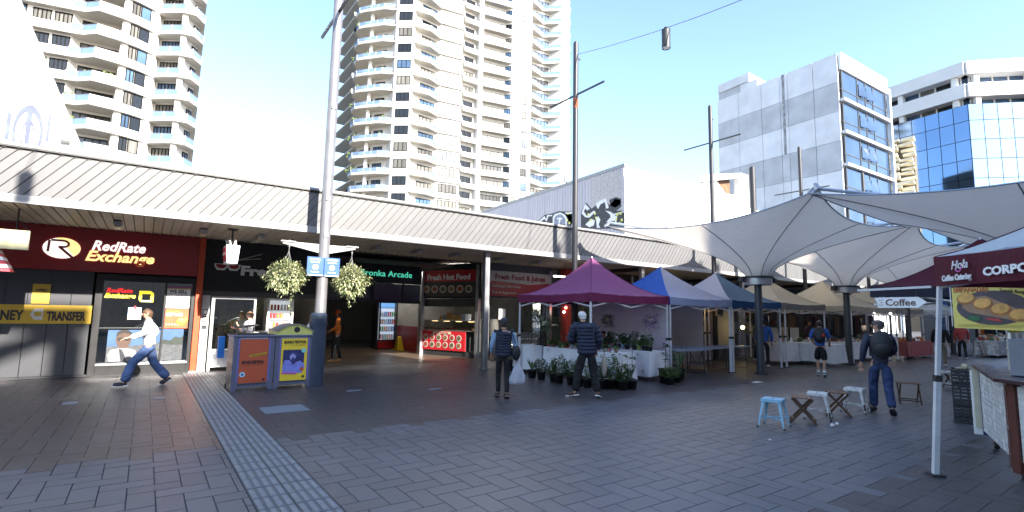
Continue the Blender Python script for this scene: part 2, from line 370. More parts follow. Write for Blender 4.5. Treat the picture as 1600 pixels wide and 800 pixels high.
# round emblem, cut into two tones by the R
em = disc((-1.70, 15.935, 3.02), .34, 36, ry=.245, d=.02); em.build('emblem', wht_sign, ex)
MB().prism([Vector((-1.70 + .34 * math.cos(t), 15.914, 3.02 + .245 * math.sin(t))) for t in [R(a) for a in range(-48, 118, 8)]] + [Vector((-1.62, 15.914, 3.13)), Vector((-1.60, 15.914, 3.02))], (0, -.006, 0)).build('emblem_half', yel_sign, ex)
rs = MB(); rr = []
rs.bar((-1.935, 15.915, 2.93), (-1.925, 15.915, 3.17), .01, .035, upv=(1, 0, 0)); 
pts = [(-1.90, 3.195), (-1.66, 3.195), (-1.60, 3.165), (-1.575, 3.115), (-1.60, 3.065), (-1.66, 3.045), (-1.76, 3.045)]
for a, b in zip(pts, pts[1:]): rs.tube((a[0], 15.905, a[1]), (b[0], 15.905, b[1]), .027, n=6)
rs.tube((-1.75, 15.905, 3.05), (-1.46, 15.905, 2.78), .030, n=6); rs.tube((-1.94, 15.905, 2.92), (-1.93, 15.905, 3.19), .026, n=6)
rs.build('emblem_letter', red, ex)
text('RedRate', .33, wht_sign, ex, (-1.17, 15.93, 3.03), bold=.009, shear=.28, width=1.06, depth=.012)
text('Exchange', .34, yel_sign, ex, (-1.27, 15.93, 2.77), bold=.010, shear=.28, width=1.36, depth=.014)
clad = MB(); clad.box((.004, 0, 0), (.396, .04, 2.44)); clad = clad.mesh('cladding_panel', char)
for i in range(13): inst('cladding_panel', clad, ex, (-6 + i * .38 + 1.5 - .01 - .0, .0, .055))
MB().box((-6, 15.97, 0), (-.98, 16.1, .05)).build('plinth', dark_m, ex)
MB().box((-6, 15.975, 1.25), (-1.03, 15.996, 1.68)).build('yellow_band', yel, ex)
text('MONEY', .30, ink, ex, (-2.93, 15.973, 1.34), bold=.012, width=.70, depth=.002)
text('TRANSFER', .28, ink, ex, (-1.83, 15.973, 1.33), bold=.014, width=.70, depth=.002)
lg = MB(); gy = mat('pale_grey_vinyl', (.5, .5, .52), .5, var=0)
lg.prism([(-2.12, 15.973, 1.46), (-2.06, 15.973, 1.59), (-1.90, 15.973, 1.59), (-1.90, 15.973, 1.34), (-2.04, 15.973, 1.34)], (0, -.003, 0)); lg.build('band_emblem', gy, ex)
MB().box((-2.05, 15.965, 1.42), (-1.93, 15.969, 1.52)).build('band_emblem_gap', yel, ex)
MB().box((-2.13, 15.985, 1.71), (-1.82, 15.998, 2.16)).build('opening_hours_sign', yel, ex)
text('OPEN', .085, ink, ex, (-2.07, 15.984, 1.99), bold=.004, width=.19, depth=.001)
for z, t in ((1.92, 'MON-FRI'), (1.855, '9AM-6PM'), (1.78, 'SAT-SUN')): text(t, .04, ink, ex, (-2.05, 15.984, z), width=.15, depth=.001)
# shop window
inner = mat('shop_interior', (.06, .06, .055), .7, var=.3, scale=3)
wf = MB(); 
for a, b in (((-1.0, 0), (-.86, 2.46)), ((.98, 0), (1.06, 2.46)), ((-.86, 2.3), (.98, 2.46)), ((-.86, 0), (.98, .24)), ((.39, .24), (.43, 2.3)), ((-.86, 1.13), (.39, 1.16))):
    wf.box((a[0], 15.93, a[1]), (b[0], 16.06, b[1]))
wfo = wf.build('window_frame', blk, ex, bevel=.004)
sg = glass('shop_glass', (.55, .58, .58), see=.62)
MB().box((-.86, 16.0, .24), (.98, 16.008, 2.3)).build('pane', sg, wfo)
MB().box((-.86, 15.90, .25), (1.0, 15.955, .30)).build('sill', alu, ex); MB().box((-.9, 15.9, .0), (1.05, 15.94, .02)).build('kick_rail', dark_m, ex)
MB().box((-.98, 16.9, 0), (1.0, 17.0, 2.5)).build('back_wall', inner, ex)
text('RedRate', .15, mat('red_neon', (.8, .03, .03), .4, var=0, emit=.35), ex, (-.80, 15.985, 2.02), bold=.006, shear=.25, width=.52, depth=.004)
text('Exchange', .16, mat('yellow_neon', (.9, .75, .05), .4, var=0, emit=.3), ex, (-.83, 15.985, 1.89), bold=.006, shear=.25, width=.62, depth=.004)
yn = MATS['yellow_neon']
lb = MB(); P = lambda x, z: (x, 15.985, z)
lb.prism([P(-.14, 2.08), P(.10, 2.08), P(.165, 2.02), P(.165, 1.80), P(.10, 1.80), P(.10, 2.0), P(-.08, 2.0), P(-.08, 1.80), P(-.10, 1.80), P(-.14, 1.86)], (0, -.006, 0)); lb.build('window_emblem', yn, ex)
MB().prism([P(-.08, 1.80), P(.13, 1.80), P(.13, 1.845), P(-.08, 1.845)], (0, -.008, 0)).build('window_emblem', mat('pale_green_vinyl', (.45, .55, .3), .5, var=0, emit=.3), ex)
# small notice
MB().box((-.33, 15.978, 1.36), (-.06, 15.985, 1.66)).build('notice', mat('pale_blue_paper', (.35, .5, .75), .7), ex)
MB().box((-.33, 15.972, 1.36), (-.06, 15.977, 1.46)).build('notice_foot', white, ex)
nd = disc((-.19, 15.977, 1.56), .07, 16, d=.003); nd.build('notice_ring', white, ex); MB().box((-.215, 15.968, 1.60), (-.175, 15.972, 1.70)).build('notice_pin', mat('red_print', (.5, .02, .03), .5, var=0), ex)
# photo poster of a man in sunglasses in front of a waterfront, printed flat
pz = 15.99
ps = MB(); ps.box((-.68, pz, .33), (.88, pz + .004, 1.12)); ps.build('poster', mat('poster_sky', (.035, .09, .20), .5, var=.25, scale=3), ex)
def flat(pts, m, name='poster_print', y=pz, par=None, t=.002): return MB().prism([(a, y - .001, b) for a, b in pts], (0, -t, 0)).build(name, m, par or ex)
sand = mat('print_quay', (.06, .065, .075), .6, var=.5, scale=14); flat([(-.68, .33), (.88, .33), (.88, .72), (.6, .80), (.2, .76), (-.1, .72), (-.68, .70)], sand)
flat([(.35, .76), (.45, .86), (.6, .83), (.7, .93), (.82, .9), (.88, .96), (.88, .72), (.6, .72)], mat('print_trees', (.02, .03, .025), .6, var=.5, scale=20), y=pz - .002)
skin_p = mat('print_skin', (.08, .04, .028), .6, var=.2); 
flat([(-.36 + .155 * math.cos(t), .87 + .21 * math.sin(t)) for t in [i * math.pi / 10 for i in range(20)]], skin_p, y=pz - .004)
flat([(-.62, .33), (-.66, .5), (-.60, .62), (-.44, .66), (-.26, .66), (-.1, .6), (-.04, .33)], mat('print_shirt', (.17, .175, .19), .6, var=.15), y=pz - .004)
flat([(-.44, .66), (-.26, .66), (-.30, .74), (-.42, .74)], skin_p, y=pz - .007)
flat([(-.38, .33), (-.42, .55), (-.44, .64), (-.38, .62), (-.30, .45), (-.28, .33)], mat('print_strap', (.015, .018, .025), .6, var=.1), y=pz - .007)
hair_p = mat('print_hair', (.012, .01, .009), .6, var=.1)
flat([(-.51, .92), (-.50, 1.04), (-.42, 1.105), (-.30, 1.105), (-.21, 1.04), (-.20, .92), (-.25, 1.0), (-.36, 1.03), (-.46, 1.0)], hair_p, y=pz - .007)
flat([(-.49, .91), (-.38, .92), (-.36, .90), (-.34, .92), (-.23, .91), (-.24, .84), (-.31, .83), (-.35, .88), (-.37, .88), (-.41, .83), (-.48, .84)], hair_p, y=pz - .008)
# price list and best rate posters
MB().box((.44, 15.965, 1.66), (.95, 15.975, 2.22)).build('price_list', white, ex)
MB().box((.44, 15.960, 2.18), (.95, 15.964, 2.22)).build('price_list_band', mat('purple_print', (.3, .05, .2), .6, var=0), ex); MB().box((.44, 15.960, 2.155), (.95, 15.964, 2.18)).build('price_list_band', yel, ex)
text('WE SELL', .12, ink, ex, (.49, 15.963, 2.055), bold=.004, width=.40, depth=.001)
text('FOREIGN CURRENCIES', .04, ink, ex, (.49, 15.963, 2.015), width=.40, depth=.001)
rw = MB(); random.seed(3)
for i in range(10):
    z = 1.97 - i * .03
    for x in (.46, .52, .66, .72, .84): rw.box((x, 15.962, z), (x + random.uniform(.03, .05), 15.964, z + .014))
stuff(rw.build('price_rows', mat('grey_print', (.25, .22, .26), .6, var=0), ex))
MB().box((.44, 15.965, 1.14), (.95, 15.975, 1.64)).build('best_rate_poster', mat('orange_poster', (.62, .10, .03), .5, var=.2, scale=6), ex)
text('BEST RATE', .10, white, ex, (.46, 15.963, 1.46), bold=.004, width=.36, depth=.001)
text('GUARANTEE', .05, yel, ex, (.46, 15.963, 1.56), width=.3, depth=.001)
pg = MB(); pg.ball((.80, 15.958, 1.31), .09, sc_=(1.25, .1, 1)); pg.ball((.90, 15.958, 1.36), .045, sc_=(1, .1, 1)); pg.build('piggy_print', mat('gold_print', (.75, .5, .05), .5), ex)
fd = MB(); 
for i in range(5): fd.merge = 0; disc((.49 + i * .06, 15.962, 1.24), .016, 10, d=.002, mb=fd)
fd.build('flag_prints', white, ex)
# red doorpost and white-framed jamb with stickers
rp = thing('red_doorpost', 'tall red post between the exchange shop and the noodle shop', 'post', (1.13, 15.9, 0))
MB().box((1.07, 15.84, 0), (1.21, 15.98, 3.55)).build('shaft', mat('orange_red_paint', (.55, .07, .02), .4, var=.1, scale=4), rp, bevel=.006)
MB().box((1.05, 15.82, 0), (1.23, 15.99, .04)).build('foot', alu, rp)

# ------------------------------------------------------------------ noodle shop
ns = thing('noodle_shop', 'black fronted noodle shop with red bowl sign beside the exchange', 'shop', (2.7, 16.2, 0))
MB().box((1.22, 16.1, 2.12), (4.25, 16.25, 3.55)).build('fascia', blk, ns)
MB().box((1.22, 16.02, 2.0), (4.25, 16.12, 2.14)).build('shutter_box', mat('dark_grey_steel', (.07, .07, .072), .4, metal=.5), ns)
silver_l = mat('pale_grey_letters', (.75, .75, .73), .5, var=.05)
text('Fresh', .36, silver_l, ns, (2.10, 16.09, 2.62), bold=.016, width=1.08, depth=.02)
for cx in (1.62, 1.93):
    b = MB(); b.prism([(cx - .17, 16.09, 2.90), (cx + .17, 16.09, 2.90), (cx + .15, 16.09, 2.80), (cx + .09, 16.09, 2.72), (cx - .09, 16.09, 2.72), (cx - .15, 16.09, 2.80)], (0, -.03, 0)); bo = b.build('bowl', silver_l, ns)
    MB().prism([(cx - .13, 16.058, 2.88), (cx + .13, 16.058, 2.88), (cx + .11, 16.058, 2.81), (cx + .05, 16.058, 2.77), (cx - .05, 16.058, 2.77), (cx - .11, 16.058, 2.81)], (0, -.006, 0)).build('bowl_face', mat('dull_red', (.30, .02, .03), .5), ns)
MB().bar((1.75, 16.06, 2.92), (2.62, 16.06, 3.24), .02, .03).bar((1.8, 16.05, 3.0), (2.6, 16.05, 3.10), .02, .03).build('chopsticks', mat('grey_wood', (.35, .33, .30), .6), ns)
MB().box((1.24, 15.98, 0), (1.42, 16.1, 2.02)).build('sticker_jamb', mat('off_white_jamb', (.5, .5, .5), .5), ns)
st = MB()
for z, h in ((1.5, .14), (1.3, .16), (1.12, .1)): st.box((1.27, 15.972, z), (1.39, 15.979, z + h))
st.build('stickers', ink, ns); MB().box((1.285, 15.966, 1.52), (1.375, 15.971, 1.62)).box((1.285, 15.966, 1.33), (1.375, 15.971, 1.43)).build('sticker_faces', white, ns)
fm = MB()
for a, b in (((1.46, 0), (1.54, 2.0)), ((2.50, 0), (2.56, 2.0)), ((1.54, 1.93), (2.5, 2.0)), ((1.54, .5), (2.5, .58))): fm.box((a[0], 16.0, a[1]), (b[0], 16.1, b[1]))
fmo = fm.build('window_frame', mat('white_frame', (.34, .35, .37), .4), ns, bevel=.004); MB().box((1.54, 16.05, .58), (2.5, 16.056, 1.93)).build('pane', sg, fmo)
MB().box((1.54, 16.02, .1), (2.5, 16.06, .5)).build('lower_panel', mat('pale_steel', (.5, .52, .55), .4, metal=.4), ns)
MB().box((2.56, 15.98, 0), (4.2, 16.04, 1.0)).build('counter_front', mat('dark_counter', (.08, .08, .085), .4), ns); MB().box((2.5, 15.92, 1.0), (4.22, 16.45, 1.05)).build('counter_top', alu, ns)
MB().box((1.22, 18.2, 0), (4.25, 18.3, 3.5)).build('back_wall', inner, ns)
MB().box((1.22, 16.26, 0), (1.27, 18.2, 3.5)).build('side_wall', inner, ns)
# bamboo poles behind the window
bam = mat('bamboo', (.55, .47, .20), .5, var=.2, scale=8, rnd=.15); bl = mat('bamboo_leaf', (.12, .15, .04), .6, var=.3)
bt = thing('bamboo_screen', 'bundle of yellow bamboo canes standing behind the noodle shop window', 'screen', (2.1, 16.6, 0))
random.seed(5)
for i in range(17):
    x = 1.72 + i * .045; bm_ = MB(); lean = .04 + .22 * (i / 17)
    bm_.tube((x - .05, 16.45 + random.uniform(-.04, .04), .45), (x + lean, 16.5, 1.62 + random.uniform(-.1, .12)), .019, .012, 6)
    for z in (.8, 1.1, 1.4): bm_.tube((x - .05 + (lean + .05) * (z - .45) / 1.2, 16.475, z), (x - .05 + (lean + .05) * (z - .44) / 1.2, 16.475, z + .012), .024, n=6)
    bm_.build('cane', bam, bt)
lf = MB()
for i in range(260):
    c = Vector((random.uniform(1.6, 2.75), random.uniform(16.4, 16.6), random.uniform(1.5, 1.95))); d = Vector((random.uniform(-1, 1), random.uniform(-.5, .5), random.uniform(-.9, .3))).normalized() * .12
    s_ = d.cross(Vector((0, 1, .3))).normalized() * .012; lf.add([c - s_, c + d, c + s_], [(0, 1, 2)])
stuff(lf.build('leaves', bl, bt))
dr = thing('drinks_fridge', 'small glass drinks fridge with red and white cans behind noodle counter', 'fridge', (3.35, 17.0, 1.0))
MB().box((3.0, 16.9, 1.05), (3.7, 17.4, 2.0)).build('cabinet', white, dr)
MB().box((3.06, 16.88, 1.12), (3.64, 16.9, 1.94)).build('back_light', mat('fridge_light', (.6, .66, .7), .5, var=0, emit=.2), dr)
sm = MB()
for z in (1.12, 1.38, 1.64): sm.box((3.06, 16.74, z), (3.64, 16.88, z + .015))
sm.build('shelves', alu, dr)
for z in (1.135, 1.395, 1.655):
    for k in range(6):
        x = 3.11 + k * .093; MB().tube((x, 16.8, z), (x, 16.8, z + .16), .033, n=8).build('can', mat(*random.choice([('can_red', (.5, .03, .03)), ('can_white', (.7, .7, .7)), ('can_orange', (.6, .2, .04))])), dr)
MB().box((2.99, 16.7, 1.05), (3.03, 16.74, 2.0)).box((3.67, 16.7, 1.05), (3.71, 16.74, 2.0)).build('door_frame', white, dr)
# hanging takeaway-box sign
bx = thing('noodle_box_sign', 'red and white noodle box sign hanging under the awning', 'sign', (1.6, 13.6, 3.54))
bm2 = MB(); bm2.prism([(1.42, 13.35, 3.14), (1.70, 13.35, 3.14), (1.67, 13.35, 2.72), (1.45, 13.35, 2.72)], (0, .62, 0)); bm2.build('box', white, bx)
rd = mat('bright_red_print', (.5, .02, .04), .5, var=.05)
MB().prism([(1.411, 13.40, 3.09), (1.440, 13.40, 2.78), (1.440, 13.92, 2.78), (1.411, 13.92, 3.09)], (-.004, 0, 0)).build('red_side', rd, bx)
text('NOODLE', .1, white, bx, (1.415, 13.9, 2.92), right=(0, -1, 0), width=.45, depth=.003)
nn = MB(); random.seed(9)
for i in range(12):
    x = random.uniform(1.45, 1.66); y = random.uniform(13.38, 13.9); nn.tube((x, y, 3.1), (x + random.uniform(-.12, .12), y - .02, 3.28 + random.uniform(-.04, .03)), .010, n=5)
nn.build('noodles', white, bx); MB().tube((1.56, 13.66, 3.14), (1.56, 13.66, 3.55), .02).box((1.46, 13.5, 3.53), (1.66, 13.8, 3.55)).build('hanger', dark_m, bx)
# hanging sign on the far left
ls = thing('hanging_food_sign', 'cream hanging sign over a striped awning at the left edge', 'sign', (-2.3, 13.6, 3.54))
cream = mat('cream_board', (.62, .58, .36), .5, var=.15)
MB().box((-2.9, 13.6, 2.74), (-1.95, 13.68, 3.12)).build('board', cream, ls, bevel=.008)
text('BEST', .16, mat('pale_letters', (.75, .75, .6), .5), ls, (-2.28, 13.595, 2.92), bold=.004, width=.30)
MB().path([(-2.6, 13.64, 3.55), (-2.4, 13.64, 3.28), (-2.1, 13.64, 3.30), (-1.97, 13.64, 3.12)], .012).tube((-2.15, 13.64, 3.12), (-2.15, 13.64, 3.55), .014).build('bracket', dark_m, ls)
sa = thing('striped_shade', 'small red and white striped shade under the cream hanging sign', 'shade', (-2.4, 13.6, 2.4))
for i in range(6):
    z = 2.72 - i * .07; MB().prism([(-3.0, 13.55 - i * .02, z), (-2.36 + i * .04, 13.55 - i * .02, z), (-2.33 + i * .04, 13.53 - i * .02, z - .068), (-3.0, 13.53 - i * .02, z - .068)], (0, .4, 0)).build('stripe', (rd if i % 2 else white), sa)

# ------------------------------------------------------------------ hot food shop, turned into the arcade entrance
PA = Vector((9.09, 19.08, 0)); PB = Vector((10.18, 16.45, 0)); HD = (PB - PA).normalized(); HN = Vector((-HD.y, HD.x, 0)) * -1; HL = (PB - PA).length
def H(s, z, o=0): p = PA + HD * s + HN * o; return (p.x, p.y, z)      # s along the front, o out towards the mall
if HN.x > 0: HN = -HN
hs = thing('hot_food_shop', 'small hot food shop with red sign beside the arcade entrance', 'shop', (9.6, 17.8, 0))
def hb(s0, s1, z0_, z1, o0, o1, m, name, mb=None):
    b = mb or MB(); b.prism([H(s0, z0_, o0), H(s1, z0_, o0), H(s1, z1, o0), H(s0, z1, o0)], HN * (o1 - o0)); return b if mb else b.build(name, m, hs)
hb(-.1, HL + .1, 2.22, 3.56, -.2, 0, blk, 'bulkhead')
red2 = mat('bright_red_sign', (.50, .02, .028), .35, var=.08)
hb(.1, HL - .12, 2.88, 3.32, 0, .05, red2, 'sign_board')
hb(.1, HL - .12, 2.30, 2.88, 0, .05, mat('food_photo_strip', (.045, .035, .03), .5, var=.5, scale=12), 'photo_strip')
text('Fresh Hot Food', .30, white, hs, H(.32, 2.95, .055), right=HD, bold=.012, width=2.15, depth=.004)
fm_ = [mat('food_a', (.25, .12, .04), .6, var=.6, scale=30), mat('food_b', (.28, .05, .02), .6, var=.6, scale=30), mat('food_c', (.12, .10, .04), .6, var=.6, scale=30)]
plate = mat('plate_white', (.5, .48, .45), .4, var=.05)
for i in range(6):
    c = H(.32 + i * .42, 2.58, .056); b = disc(c, .17, 18, ax=HD, ry=.15, d=.004); b.build('plate', plate, hs)
    c = H(.32 + i * .42, 2.58, .062); disc(c, .12, 14, ax=HD, ry=.10, d=.004).build('food', fm_[i % 3], hs)
hb(HL - .08, HL + .04, 0, 3.5, -.1, .08, alu, 'post'); hb(-.06, .06, 0, 3.3, -.1, .08, alu, 'post')
hb(.1, HL - .1, 1.9, 2.2, -.06, 0, dark_m, 'shutter_box')
hb(.15, 2.3, .22, .95, 0, .04, red2, 'counter_poster')
text('Hot & Fresh Daily', .10, red2, hs, H(.80, .855, .052), right=HD, width=.7, depth=.002); hb(.72, 1.6, .835, .93, .04, .048, mat('cream_paper', (.6, .55, .4), .6), 'caption_pill')
for r_ in range(2):
    for i in range(6):
        c = H(.36 + i * .33, .70 - r_ * .28, .043); disc(c, .125, 14, ax=HD, d=.004).build('plate', plate, hs); disc(H(.36 + i * .33, .70 - r_ * .28, .049), .085, 12, ax=HD, d=.004).build('food', fm_[(i + r_) % 3], hs)
hb(.1, HL - .1, .0, .2, -.5, 0, dark_m, 'plinth')
hb(.12, HL - .15, .96, 1.0, -.55, .02, alu, 'counter_top'); hb(.12, HL - .15, 1.36, 1.385, -.45, 0, alu, 'display_shelf')
hb(.12, HL - .15, 1.0, 1.36, -.005, 0, glass('case_glass', (.8, .8, .78), see=.85), 'display_glass')
hb(-.3, HL + .5, 0, 3.5, -2.6, -2.5, inner, 'back_wall')
hb(HL - .7, HL - .55, 0, .95, -.5, .0, dark_m, 'fridge_side')
warm = mat('warm_case_light', (1, .72, .35), .5, var=0, emit=1.6)
for s in (.5, 1.1, 1.7, 2.3): hb(s, s + .25, 1.32, 1.345, -.2, -.12, warm, 'case_light')
random.seed(11)
for i in range(26):
    s = random.uniform(.25, HL - .4); o = -random.uniform(.08, .4); c = Vector(H(s, 1.03, o)); b = MB(); b.ball(c, random.uniform(.04, .08), 8, 5, sc_=(1.3, 1, .6)); b.build('food_tray', random.choice(fm_), hs)
for i in range(9):
    s = .7 + i * .18 + random.uniform(-.03, .03); hh = random.uniform(.12, .38); hb(s, s + .13, 1.39, 1.39 + hh, -.35, -.15, random.choice([white, mat('amber_box', (.4, .22, .06), .5), mat('tan_box', (.35, .3, .2), .6), mat('blue_grey_box', (.2, .25, .3), .5)]), 'carton')
# tall lit drinks fridge and yellow wet-floor stand in the arcade
fr = thing('arcade_fridge', 'tall lit drinks fridge with bright shelves inside the arcade', 'fridge', (8.9, 22.1, 0))
MB().box((8.42, 22.1, 0), (9.3, 22.7, 2.15)).build('cabinet', blk, fr, bevel=.01)
MB().box((8.5, 22.06, .42), (9.22, 22.1, 1.8)).build('back_light', mat('cool_fridge_light', (.45, .55, .7), .5, var=0, emit=.25), fr)
MB().box((8.5, 22.04, 1.82), (9.22, 22.09, 2.05)).build('header', mat('blue_header', (.12, .3, .6), .4, var=.3, emit=.3), fr)
MB().box((8.5, 22.04, .05), (9.22, 22.09, .36)).build('kick_panel', red2, fr)
for k, z in enumerate((.46, .8, 1.12, 1.45)):
    MB().box((8.5, 21.86, z - .02), (9.22, 22.06, z)).build('shelf', alu, fr)
    for i in range(8): x = 8.55 + i * .088; MB().tube((x, 21.95, z), (x, 21.95, z + .2), .032, n=7).build('bottle', [mat('b_red', (.5, .02, .02)), mat('b_green', (.1, .35, .1)), mat('b_orange', (.7, .25, .03)), mat('b_clear', (.5, .6, .7)), mat('b_blue', (.1, .2, .6))][(i // 2 + k) % 5], fr)
MB().box((8.44, 21.84, .4), (8.49, 21.9, 2.08)).box((9.23, 21.84, .4), (9.28, 21.9, 2.08)).build('door_frame', dark_m, fr)
wfs = thing('wet_floor_stand', 'yellow folding floor warning stand inside the arcade entrance', 'floor sign', (9.0, 21.0, 0))
for s in (-1, 1):
    MB().prism([(8.87, 21 + s * .17, 0), (9.21, 21 + s * .17, 0), (9.11, 21 + s * .02, .62), (8.97, 21 + s * .02, .62)], (0, s * .02, 0)).build('leaf', mat('safety_yellow', (.7, .5, .02), .5), wfs)
# ------------------------------------------------------------------ juice shop
js = thing('juice_shop', 'juice shop behind the plant stall with white and red sign', 'shop', (11.7, 16, 0))
MB().box((10.2, 16.0, 2.25), (13.4, 16.2, 3.55)).build('bulkhead', mat('blue_grey_panel', (.06, .07, .10), .6), js)
MB().box((10.25, 15.93, 2.32), (13.2, 15.99, 3.26)).build('sign_board', mat('wine_red_sign', (.34, .025, .04), .4), js)
MB().prism([(10.25, 15.928, 3.26), (10.25, 15.928, 2.88), (11.2, 15.928, 2.86), (12.2, 15.928, 2.80), (13.2, 15.928, 2.90), (13.2, 15.928, 3.26)], (0, -.012, 0)).build('sign_top', mat('pale_lilac_sign', (.48, .46, .50), .5), js)
text('Fresh Food & Juices', .27, mat('wine_letters', (.22, .02, .04), .5), js, (10.55, 15.912, 2.96), bold=.010, width=2.4)
text('Hamburgers, Fish & Chips', .12, silver_l, js, (10.45, 15.925, 2.66), width=1.3); text('Fruit & Veggie Juices', .12, silver_l, js, (10.45, 15.925, 2.42), width=1.1)
MB().box((10.2, 15.9, 0), (10.32, 16.05, 3.4)).build('post', alu, js); MB().box((13.2, 15.9, 0), (13.32, 16.05, 3.4)).build('post', alu, js)
MB().box((10.6, 17.0, 0), (13.2, 17.1, 3.5)).build('back_wall', inner, js); MB().box((11.0, 15.92, .0), (12.6, 16.6, .95)).build('counter', mat('steel_counter', (.3, .32, .34), .3, metal=.7), js)
MB().box((11.0, 15.9, .5), (12.6, 15.915, .53)).box((11.0, 15.9, .7), (12.6, 15.915, .73)).build('counter_trim', white, js)
MB().box((10.8, 15.985, 1.45), (11.1, 15.995, 1.85)).build('menu_sheet', white, js)
rc = thing('red_column', 'red painted column with a small lit lamp behind the plant stall', 'column', (13.75, 15.5, 0))
MB().box((13.6, 15.4, 0), (13.9, 15.7, 3.5)).build('shaft', mat('red_column_paint', (.38, .03, .02), .45), rc)
MB().ball((13.58, 15.36, 1.95), .06).build('lamp', mat('red_lamp', (1, .12, .08), .5, var=0, emit=4), rc); MB().ball((13.5, 15.38, 1.78), .045).build('lamp', lamp_glow, rc)
ft = thing('fluorescent_light', 'lit white fluorescent tube hanging under the awning behind the pink tent', 'light', (12.3, 14, 3.3))
MB().box((11.75, 13.97, 3.06), (12.85, 14.03, 3.09)).build('housing', white, ft); MB().tube((11.8, 14, 3.03), (12.8, 14, 3.03), .02, n=8).build('tube', lamp_glow, ft); MB().tube((12.3, 14, 3.09), (12.3, 14, 3.55), .008, n=5).build('hanger', dark_m, ft)
# ------------------------------------------------------------------ dim shopfronts farther along
random.seed(21)
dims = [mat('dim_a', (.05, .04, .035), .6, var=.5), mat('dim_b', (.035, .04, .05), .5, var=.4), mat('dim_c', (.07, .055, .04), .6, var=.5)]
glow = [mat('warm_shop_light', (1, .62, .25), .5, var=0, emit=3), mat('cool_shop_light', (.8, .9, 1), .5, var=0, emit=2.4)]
desc = ['dark open shopfront behind the blue and white tent', 'brown timber shopfront with warm lamps behind the dark blue tent', 'shadowed shopfront with grey curtains behind the first beige tent', 'dim shopfront with hanging goods behind the second beige tent',
        'far dim shopfront behind the last beige tents', 'farthest shadowed shopfront under the awning', 'black shopfront near the end of the awning', 'last brown shopfront before the end of the mall']
for i in range(8):
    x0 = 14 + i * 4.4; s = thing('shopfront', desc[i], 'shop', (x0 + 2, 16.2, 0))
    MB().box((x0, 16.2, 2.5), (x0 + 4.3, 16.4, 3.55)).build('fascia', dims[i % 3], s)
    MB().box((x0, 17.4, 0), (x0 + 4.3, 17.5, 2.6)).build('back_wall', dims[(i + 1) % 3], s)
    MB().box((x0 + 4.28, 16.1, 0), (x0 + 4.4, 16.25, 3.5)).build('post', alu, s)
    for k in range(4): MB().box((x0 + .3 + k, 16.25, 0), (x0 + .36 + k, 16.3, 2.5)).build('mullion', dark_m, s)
    for k in range(9):
        x = x0 + random.uniform(.3, 4); z = random.uniform(.1, 1.9); MB().box((x, 17.1, z), (x + random.uniform(.12, .4), 17.38, z + random.uniform(.15, .4))).build('goods', mat('goods_%d' % (k % 5), [(.3, .2, .1), (.35, .35, .35), (.1, .12, .25), (.28, .08, .05), (.2, .22, .12)][k % 5], .6), s)
    for k in range(2): x = x0 + random.uniform(.5, 3.8); MB().ball((x, 16.6, random.uniform(1.9, 2.4)), .05, 8, 6).build('lamp', glow[(i + k) % 2], s)
# ------------------------------------------------------------------ poles, cables, catenary lamps
pole_m = mat('galvanised_pole', (.20, .195, .21), .4, metal=.35, var=.15, scale=3)
pole_d = mat('dark_pole', (.035, .035, .042), .45, metal=.2, var=.15)
navy_p = mat('navy_pole_sleeve', (.03, .045, .075), .45, var=.15)
rust = mat('rust_patch', (.20, .06, .025), .8, var=.4, scale=20)
bp = thing('light_pole', 'tall thick grey pole with blue signs and hanging baskets beside the bins', 'pole', (3.25, 12.04, 0))
MB().tube((3.25, 12.04, 1.55), (3.25, 12.04, 10.6), .125, .105, 20).build('shaft', pole_m, bp)
MB().tube((3.22, 12.04, 0), (3.22, 12.04, 1.58), .185, .18, 20).build('sleeve', navy_p, bp); MB().tube((3.22, 12.04, 1.36), (3.22, 12.04, 1.42), .2, n=20).tube((3.22, 12.04, 1.56), (3.22, 12.04, 1.62), .19, .15, n=20).build('collar', navy_p, bp)
MB().bar((3.25, 13.45, 8.85), (3.25, 10.9, 8.85), .06, .06).build('crossbar', pole_d, bp)
for z in (4.2, 6.4, 3.35): MB().box((3.2, 11.9, z), (3.3, 11.935, z + .09)).build('cover_plate', pole_m, bp)
